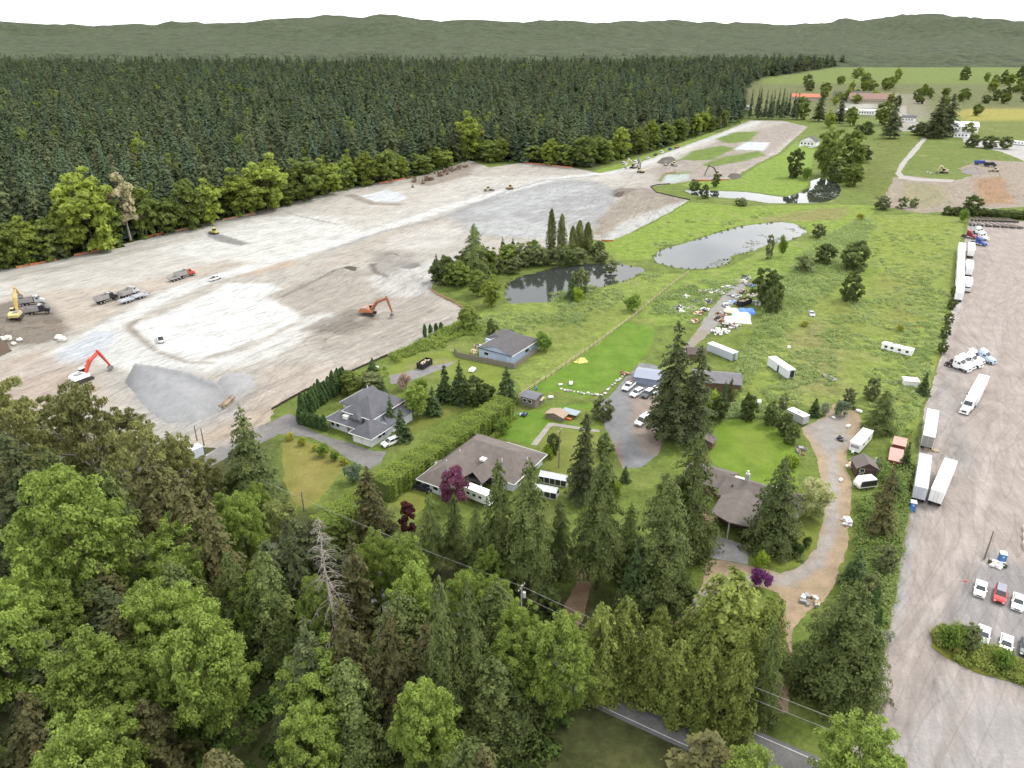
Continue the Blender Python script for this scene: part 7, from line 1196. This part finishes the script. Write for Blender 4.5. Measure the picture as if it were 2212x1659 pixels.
for i, (pts, m, lb) in enumerate([([(35, 580), (80, 571), (123, 562)], orange, 'orange silt fence at the left forest edge'), ([(161, 553), (200, 545), (245, 535)], orange, 'orange silt fence below the large rounded maple'), ([(307, 516), (352, 505)], orange, 'short orange silt fence below the leaning beige tree'), ([(372, 502), (435, 489)], tanf, 'tan silt fence above the bulldozer'), ([(480, 477), (552, 462)], tanf, 'tan silt fence below the twin round maples'), ([(600, 445), (630, 440)], orange, 'small orange fence scrap in the middle of the forest edge'), ([(820, 397), (860, 390), (890, 383)], orange, 'orange silt fence beside the stump clearing'), ([(1131, 353), (1180, 357), (1236, 363)], orange, 'long orange silt fence below the dark firs'), ([(930, 626), (950, 640), (978, 652), (1001, 667)], tanf, 'tan silt fence curving round the clump by the dark pond'), ([(1447, 398), (1420, 400), (1405, 404), (1418, 416), (1450, 424), (1491, 433)], blackf, 'black silt fence curving by the winding pond'), ([(1497, 391), (1540, 391), (1575, 389)], orange, 'orange fence below the dark far excavator'), ([(1425, 396), (1436, 377), (1460, 373)], tanf, 'tan fence around the small settling basin'), ([(587, 886), (625, 864), (662, 844), (700, 828)], blackf, 'black silt fence above the cypress row'), ([(733, 815), (785, 792), (839, 768)], blackf, 'black silt fence behind the grey house garden'), ([(1299, 521), (1325, 522)], orange, 'orange fence scrap where the brown slope meets the meadow')]):
    silt(pts, m, lb, 1.0 if m is not blackf else .8)
# heaps of gravel and soil
def heap(name, label, pts, hgt, col, crest, s0=.7, group='heaps on the cleared site'):
    W = GL(pts); c = np.mean(W, 0); cr = np.array(GL(crest))
    def hf(x, y, B):
        e = np.clip(sdist(x, y, B), 0, 99); d = ldist(x, y, cr); f = e / (e + d + 1e-6); return hgt * f ** .85 * (1 + .06 * (fbm(x * .8, y * .8, 3) - .5))
    o = region(name, pts, .05, m_heap, col, s0=s0, div=300, jit=.3, kind=None, hfun=hf); return prop(o, label, 'heap', group)
m_heap = groundmat('heap', .35, 2.4, .9, 1.1, bump=.5, bdist=.12)
heap('gravel_heap', 'large pale grey gravel heap beside the red excavator', [(270, 822), (300, 812), (340, 815), (410, 828), (494, 866), (478, 886), (422, 912), (362, 915), (323, 888), (290, 850)], 5.6, (.40, .403, .408), [(300, 822), (350, 828), (420, 842), (478, 866)])
heap('gravel_heap', 'smaller round gravel heap right of the large one', [(463, 833), (480, 812), (515, 804), (545, 812), (554, 832), (538, 848), (500, 855), (470, 848)], 2.6, (.42, .42, .42), [(495, 828), (525, 826)])
heap('soil_heap', 'dark brown soil heap at the left border below the yellow excavator', [(-90, 780), (-60, 730), (-10, 722), (20, 738), (32, 762), (0, 778)], 7.5, (.15, .115, .085), [(-60, 752), (-8, 750)])
heap('soil_heap', 'dark soil heap at the foot of the yellow excavator', [(82, 702), (95, 690), (130, 688), (138, 696), (120, 706), (95, 708)], 1.3, (.20, .165, .13), [(100, 698), (125, 696)])
heap('soil_heap', 'dark soil heap beside the orange excavator', [(720, 690), (745, 676), (785, 676), (800, 690), (780, 704), (740, 706)], 1.5, (.19, .16, .13), [(745, 690), (780, 690)])
heap('soil_heap', 'brown soil mound in the middle pit', [(818, 562), (835, 548), (862, 548), (870, 560), (850, 570), (828, 570)], 2.2, (.21, .18, .15), [(835, 558), (855, 558)])
heap('soil_heap', 'dark spoil beside the middle pit', [(735, 582), (752, 574), (772, 578), (774, 586), (755, 590)], 1.4, (.12, .105, .09), [(748, 582), (765, 582)])
heap('soil_heap', 'dark dumped soil above the brown slope', [(1322, 424), (1335, 416), (1358, 414), (1356, 422), (1338, 428)], 1.8, (.13, .11, .09), [(1334, 421), (1350, 419)])
heap('soil_heap', 'grey soil heap behind the two loaders', [(1418, 352), (1430, 342), (1455, 340), (1462, 348), (1440, 356)], 3.2, (.16, .14, .125), [(1432, 348), (1450, 346)])
heap('soil_heap', 'dark soil heap right of the dark far excavator', [(1570, 382), (1580, 374), (1598, 376), (1602, 384), (1585, 388)], 2.0, (.15, .13, .11), [(1578, 380), (1594, 380)])
heap('soil_heap', 'pale heap on the far dirt plot', [(2075, 372), (2085, 362), (2108, 364), (2112, 374), (2090, 377)], 2.6, (.30, .27, .25), [(2085, 369), (2102, 369)])
heap('soil_heap', 'low grey spoil bank in the middle pit', [(842, 590), (860, 578), (905, 566), (908, 574), (880, 588), (852, 598)], 1.6, (.25, .24, .23), [(858, 588), (898, 574)])
rockm = mat('pale_rock', (.56, .53, .48), .9, var=.15); greyrock = mat('grey_rock', (.33, .32, .30), .9, var=.2)
def rockmesh(seed, m):
    r_ = random.Random(seed); V = []; F = []
    import bmesh
    bm = bmesh.new(); bmesh.ops.create_icosphere(bm, subdivisions=2, radius=1)
    for v in bm.verts: v.co *= r_.uniform(.78, 1.12); v.co.z *= .75
    me = bpy.data.meshes.new('boulder'); bm.to_mesh(me); bm.free(); me.materials.append(m); return me
RK = [rockmesh(i, rockm) for i in range(4)]; RG = [rockmesh(9 + i, greyrock) for i in range(3)]
def boulder(p, s, label, group, me): o = link('boulder', me, None, (*G(*p), s * .45)); o.scale = (s, s, s); o.rotation_euler = (0, 0, random.uniform(0, 6)); prop(o, label, 'boulder', group)
for k, (p, s) in enumerate([((8, 750), 1.5), ((22, 746), 1.3), ((-4, 758), 1.2), ((44, 744), 1.0), ((128, 733), 1.3), ((136, 737), 1.4), ((32, 752), .9)]): boulder(p, s, 'pale boulder below the yellow excavator', 'pale boulders at the left of the site', RK[k % 4])
for k in range(26):
    f = k / 25; p = (1298 + 52 * f, 858 - 48 * f) if k % 2 else (1215 + 85 * f, 843 + 15 * f); boulder((p[0] + random.uniform(-3, 3), p[1] + random.uniform(-2, 2)), random.uniform(.3, .6), 'small stone in the border of the bright lawn', 'stones bordering the bright lawn', (RK + RG)[k % 7])
stm = mat('stump_wood', (.17, .12, .085), .95, var=.3)
def stumpmesh(seed):
    r_ = random.Random(seed); b = MB(); b.path([(0, 0, .2), (.2, .1, 1.1), (.5, .1, 1.9)], [.55, .4, .34], 7)
    for k in range(9): a = r_.uniform(0, 6.28); b.path([(0, 0, .3), (math.cos(a) * .8, math.sin(a) * .8, .4 + r_.uniform(-.2, .5)), (math.cos(a) * 1.6, math.sin(a) * 1.6, r_.uniform(0, 1.2))], [.22, .14, .05], 5)
    return b.mesh('stump', stm)
SM = [stumpmesh(i) for i in range(4)]
for k in range(38):
    f = random.random(); g = random.random(); o = link('tree_stump', SM[k % 4], None, (*G(892 + 120 * f, 396 - 38 * f + 14 * (g - .5) * (1.4 - f)), 0)); o.rotation_euler = (random.uniform(-.8, .8), random.uniform(-.8, .8), random.uniform(0, 6)); s = random.uniform(.9, 1.7); o.scale = (s, s, s); prop(o, 'uprooted dark stump heaped in the clearing at the forest edge', 'stump', 'uprooted stumps in the clearing')
logm = mat('peeled_log', (.27, .205, .14), .85, var=.25)
lgm = MB().tube((-2.6, 0, 0), (2.6, .05, 0), .2, .14, 7).mesh('log', logm); q0 = Vector((*G(486, 874), 0)); hd3 = math.atan2(*(np.array(G(512, 857)) - np.array(G(460, 892)))[::-1])
for k in range(26):
    lay = k // 9; o = link('log', lgm, None, q0 + Vector((random.uniform(-1.6, 1.6), random.uniform(-1.4, 1.4), .2 + lay * .33))); o.rotation_euler = (0, random.uniform(-.08, .08), hd3 + random.uniform(-.3, .3)); s = random.uniform(.7, 1.1); o.scale = (s, 1, 1); prop(o, 'pale log in the loose pile right of the large gravel heap', 'log', 'loose logs beside the gravel heap')

# ---------------------------------------------------------------- junk yard
JM = [mat('junk_white', (.62, .62, .60), .6), mat('junk_grey', (.25, .25, .26), .6, var=.2), mat('junk_rust', (.24, .11, .07), .8, var=.3), mat('junk_dark', (.04, .04, .045), .7), mat('junk_blue', (.14, .24, .42), .6), woodl, mat('junk_cream', (.52, .47, .36), .7)]
def junk(p, label, rad=2.0, n=26, cols=(0, 1, 2, 3, 5, 6), name='scrap_heap', group='scrap heaps in the junk yard', cat='scrap heap', flat=1.0):
    t = thing(name, label, cat, (*G(*p), 0), random.uniform(0, 6), group); bs = {}
    for k in range(n):
        c = random.choice(cols); b = bs.setdefault(c, MB()); a = random.uniform(0, 6.28); q = rad * random.random() ** .6; s = random.uniform(.18, .62)
        M = Matrix.Translation((math.cos(a) * q, math.sin(a) * q, .1 + random.random() * .7 * (1 - q / rad) * flat)) @ Matrix.Rotation(random.uniform(0, 6.28), 4, 'Z') @ Matrix.Rotation(random.uniform(-.4, .4), 4, 'X')
        if k % 5 == 0: b.tube(M @ Vector((-s * 2, 0, .2)), M @ Vector((s * 2, 0, .2)), .07, n=5)
        elif k % 5 == 1: b.tube(M @ Vector((0, 0, 0)), M @ Vector((0, 0, .6)), .28, n=8)
        else: b.box(-s, s, -s * random.uniform(.4, 1), s * .6, 0, s * random.uniform(.3, 1.1), M=M)
    for c, b in bs.items(): b.o(['white_scrap', 'grey_scrap', 'rusty_scrap', 'dark_scrap', 'blue_scrap', 'timber', 'cream_scrap'][c], JM[c], t)
def jp(cx, cy): return ((2480 + cx * .18987) * .576, (1020 + cy * .18987) * .576)
for k, (c, rad, cols, lb) in enumerate([((350, 720), 2.4, (0, 3, 1), 'dark and white scrap at the left end of the junk yard'), ((490, 500), 1.8, (0, 6), 'white scrap nearest the pasture fence'), ((600, 740), 2.2, (0, 5, 6), 'pale scrap left of the junk yard track'), ((730, 830), 2.0, (5, 6, 2), 'wooden scrap beside the junk yard track'), ((850, 760), 2.0, (0, 3), 'white scrap close to the junk yard track'), ((640, 990), 2.2, (2, 5, 6), 'rusty scrap at the near left corner of the junk yard'), ((780, 420), 2.4, (1, 3, 5), 'grey scrap along the upper left of the track'), ((960, 400), 2.8, (0, 2, 5, 1), 'mixed scrap along the upper left of the track'), ((1120, 410), 2.6, (0, 1, 3), 'scrap beside the dark drum at the upper track'), ((900, 590), 2.6, (0, 1, 3), 'grey scrap row left of the track middle'), ((700, 610), 2.0, (3, 1), 'dark scrap among weeds left of the track'), ((1660, 120), 2.6, (0, 1, 3), 'scrap at the top end of the junk yard track'), ((1580, 200), 2.2, (0, 5), 'pale scrap near the top of the track'), ((1300, 320), 2.6, (0, 1), 'grey pipes beside the upper track'), ((1220, 850), 2.6, (2, 2, 3, 6), 'rusty scrap right of the track below the tarps'), ((1160, 950), 2.4, (2, 3, 5), 'rusty scrap at the near right of the track'), ((1280, 1080), 3.0, (0, 2, 3, 1), 'red and white scrap below the white tarp'), ((1230, 1190), 2.8, (0, 0, 6), 'white scrap at the near end of the junk yard'), ((1430, 1080), 2.6, (0, 1, 2), 'scrap beside the bramble below the white tarp'), ((1850, 620), 2.6, (0, 1, 6), 'pale scrap behind the black skip'), ((1800, 470), 2.2, (0, 6), 'white scrap above the black skip'), ((1450, 490), 2.4, (0, 1), 'silver scrap left of the black skip'), ((1300, 670), 2.4, (0, 1), 'white scrap between track and blue tarp'), ((1400, 620), 2.2, (0, 4), 'blue and white scrap above the cream tarp'), ((1750, 270), 2.0, (1, 4), 'blue-grey scrap near the dark tree'), ((1600, 400), 2.0, (3, 5), 'dark scrap above the black skip'), ((1100, 1210), 2.2, (0, 0), 'white boards at the corner of the junk yard'), ((400, 800), 1.4, (0,), 'single white scrap heap on the yellow grass')]):
    junk(jp(*c), lb, rad, 30, cols)
def tarp(c, L, W, m, label, rot):
    t = thing('tarpaulin', label, 'tarp', (*G(*jp(*c)), 0), rot, 'tarpaulins in the junk yard'); n = 14; xs, ys = np.meshgrid(np.linspace(-L / 2, L / 2, n), np.linspace(-W / 2, W / 2, n)); e = np.minimum(1, np.minimum(L / 2 - np.abs(xs), W / 2 - np.abs(ys)) / .9); z = e * (.8 + .5 * fbm(xs * .9 + c[0], ys * .9, 3)) + .03
    idx = np.arange(n * n).reshape(n, n); F = np.stack([idx[:-1, :-1], idx[:-1, 1:], idx[1:, 1:], idx[1:, :-1]], -1).reshape(-1, 4); link('sheet', rawmesh('sheet', np.stack([xs.ravel(), ys.ravel(), z.ravel()], 1), F, m, True), t)
    MB().box(-L / 2 + .5, L / 2 - .5, -W / 2 + .5, W / 2 - .5, 0, .6).o('covered_load', wood, t)
tarp((1500, 965), 9.5, 5.2, mat('white_tarp', (.62, .60, .55), .5, var=.06), 'large white tarp at the near end of the junk yard', R(-12)); tarp((1690, 790), 6.2, 5, mat('blue_tarp', (.07, .17, .50), .4, var=.1), 'bright blue tarp on the right of the junk yard', R(-8)); tarp((1580, 865), 6.6, 4.6, mat('pale_blue_tarp', (.42, .55, .64), .4, var=.08), 'pale blue tarp between the blue and white ones', R(-12)); tarp((1390, 775), 5.5, 3.8, mat('cream_tarp', (.55, .53, .42), .5, var=.06), 'cream tarp beside the track left of the blue one', R(-10))

# ---------------------------------------------------------------- small things
for p, lb, rad, cols in [((1733, 976), 'heap of dark scrap at the lawn side of the dirt drive', 1.6, (1, 3, 2)), ((1848, 998), 'scattered white rubbish left of the brown shed', 1.5, (0, 5, 3)), ((1842, 1010), 'timber scraps beside the brown shed', 1.2, (5, 6)), ((1896, 1000), 'scrap between the brown shed and red container', 1.3, (0, 1)), ((1752, 1300), 'heap of grey branches and boards at the drive mouth', 1.6, (1, 5, 0)), ((1832, 1130), 'white litter under the bushes beside the drive', 1.0, (0,)), ((2010, 374), 'pale rubble heap on the far grass plot', 5.0, (0, 1)), ((1815, 950), 'two drums beside the turning circle', .8, (1, 3)), ((1350, 808), 'brown scrap at the head of the gravel drive', 1.6, (2, 5)), ((1130, 898), 'ride-on mower and cans on the lawn corner', .9, (3, 0, 4)), ((1035, 752), 'covered lumber in the fenced workshop yard', 2.0, (3, 0, 5)), ((1022, 762), 'loose boards in the fenced workshop yard', 1.6, (5, 6)), ((2150, 1222), 'small crates beside the lone pole', .8, (0, 6))]:
    junk(p, lb, rad, 16, cols, name='scrap_heap', group='odd heaps about the plots')
for k, (p, s, lb) in enumerate([((1855, 890), .8, 'white sack lying on the dirt track'), ((1800, 903), .5, 'small white scrap at the edge of the turning circle'), ((1832, 922), .7, 'white board on the turning circle'), ((1704, 752), .8, 'white sack in the meadow right of the bramble'), ((1816, 1038), .6, 'white stone beside the brown shed path'), ((1640, 870), .9, 'pale trough in the bramble above the lawn'), ((1233, 830), .9, 'white garden table on the bright lawn'), ((1211, 832), .6, 'white bench left of the garden table'), ((1190, 860), .8, 'white wheelbarrow below the garden table'), ((788, 815), .8, 'white block at the site edge'), ((812, 796), .9, 'white bag near the small conifer at the site edge'), ((1020, 802), 1.3, 'white boat cover on the lawn below the workshop')]):
    t = thing('white_object', lb, 'litter', (*G(*p), 0), random.uniform(0, 6), 'small white things lying about'); b = MB(); b.box(-s, s, -s * .6, s * .6, .25 * s, .75 * s, .15 * s, .1 * s); b.o('top', white, t); b = MB(); [b.box(x * s * .7 - .05, x * s * .7 + .05, y * s * .4 - .05, y * s * .4 + .05, 0, .25 * s) for x in (-1, 1) for y in (-1, 1)]; b.o('feet', grey, t)
t = thing('garden_tent', 'small yellow tent on the bright lawn', 'tent', (*G(1257, 781), 0), R(20)); ym = mat('yellow_canvas', (.62, .52, .16), .7, var=.1); MB().add([(-1.7, -1.2, 0), (1.7, -1.2, 0), (1.7, 1.2, 0), (-1.7, 1.2, 0), (-.6, 0, 1.5), (.9, 0, 1.2)], [(0, 1, 5, 4), (2, 3, 4, 5), (1, 2, 5), (3, 0, 4), (3, 2, 1, 0)]).o('canvas', ym, t); MB().box(-2.6, -1.7, -.5, .5, 0, .25).o('ground_mat', ym, t)
t = thing('rowing_boat', 'abandoned open boat lying in the meadow weeds', 'boat', (*G(1790, 819), 0), R(115)); MB().loft([[(x, -w_, .75), (x, -w_ * .6, .15), (x, w_ * .6, .15), (x, w_, .75)] for x, w_ in ((-2.2, .85), (-1, 1.0), (.6, .95), (1.8, .5), (2.4, .08))]).o('hull', mat('boat_grey', (.34, .34, .33), .6, var=.1), t); MB().box(-1.9, 1.1, -.7, .7, .752, .77).o('inside', black, t)
t = thing('quad_bike', 'dark red quad bike behind the white pickup', 'quad bike', (*G(1366, 826), 0), R(40)); MB().extr([(-.9, .45), (-.9, .85), (-.2, .95), (.3, .8), (.9, .85), (.95, .45)], -.35, .35).o('body', paintm('maroon', (.22, .05, .04)), t); wheels(t, (-.65, .65), .45, .3, .25); MB().tube((.4, -.4, 1.1), (.4, .4, 1.1), .03, n=5).o('handlebar', black, t)
t = thing('traffic_cone', 'red cone standing alone in the truck yard', 'cone', (*G(2085, 1256), 0)); MB().box(-.25, .25, -.25, .25, 0, .05).o('base', mat('cone_red', (.55, .08, .05), .6, var=.05), t); MB().tube((0, 0, .05), (0, 0, .8), .18, .03, 10).o('cone', mat('cone_red', (.55, .08, .05)), t); MB().tube((0, 0, .38), (0, 0, .52), .125, .095, 10).o('band', white, t)
t = thing('steel_rack', 'white steel rack in front of the portable toilet by the pole', 'rack', (*G(2156, 1221), 0), R(-20)); [MB().box(-1.3, 1.3, y - .08, y + .08, z, z + .12).o('beam', white, t) for y, z in ((-.5, .5), (0, .7), (.5, .5))]; [MB().box(x - .06, x + .06, -.6, .6, 0, .5).o('leg', steel, t) for x in (-1.1, 1.1)]
for p, lb in [((2171, 1226), 'dark green drum right of the steel rack'), ((2137, 1216), 'dark drum left of the steel rack'), ((1159, 842), 'blue drum behind the small wooden shed')]:
    t = thing('steel_drum', lb, 'drum', (*G(*p), 0), 0, 'steel drums'); m = mat('drum_blue', (.10, .22, .40), .5) if 'blue' in lb else mat('drum_green', (.08, .085, .04), .6); MB().tube((0, 0, 0), (0, 0, .9), .32, n=12).o('barrel', m, t); [MB().tube((0, 0, z), (0, 0, z + .04), .34, n=12).o('hoop', m, t) for z in (.28, .58)]; MB().tube((0, 0, .9), (0, 0, .93), .3, n=12).o('lid', steel, t)
for k in range(5):
    t = thing('concrete_block', 'pale concrete block stacked at the right border of the yard', 'block', (*G(2214 + 8 * (k % 2), 1182 - 17 * (k // 2)), .0), R(65), 'concrete blocks at the yard border'); MB().box(-1.2, 1.2, -.4, .4, 0, .78, .03, .03).o('block', mat('pale_concrete', (.46, .42, .38), .9, var=.1), t); MB().box(-.15, .15, -.06, .06, .78, .86).o('lifting_eye', steel, t)
for k, (p, lb) in enumerate([((2001, 972), 'stacked timber pallets at the foot of the grey-ended trailer'), ((2020, 975), 'loose timber pallets right of the stacked ones')]):
    t = thing('timber_pallet', lb, 'pallet', (*G(*p), 0), R(-15 + 30 * k), 'timber pallets');
    for lay in range(3 - k):
        for j in range(5): MB().box(-.6 + j * .27, -.42 + j * .27, -.6, .6, .14 + lay * .2, .17 + lay * .2).o('board', woodl, t)
        for y in (-.55, 0, .47): MB().box(-.6, .66, y, y + .08, .05 + lay * .2, .138 + lay * .2).o('bearer', woodl, t)

# ---------------------------------------------------------------- stand everything on the uneven site
SW = np.array(GL(SITE)); tops = [o for o in COL.objects if o.parent is None and o.get('category') and o.get('kind') is None and 'heap' not in o.name and abs(o.location.x) < 400]
tx = np.array([o.location.x for o in tops]); ty = np.array([o.location.y for o in tops]); ins = sdist(tx, ty, SW) > 1.0; hz = site_h(tx, ty, SW)
for o, k, z in zip(tops, ins, hz):
    if k: o.location.z += float(z) - .02
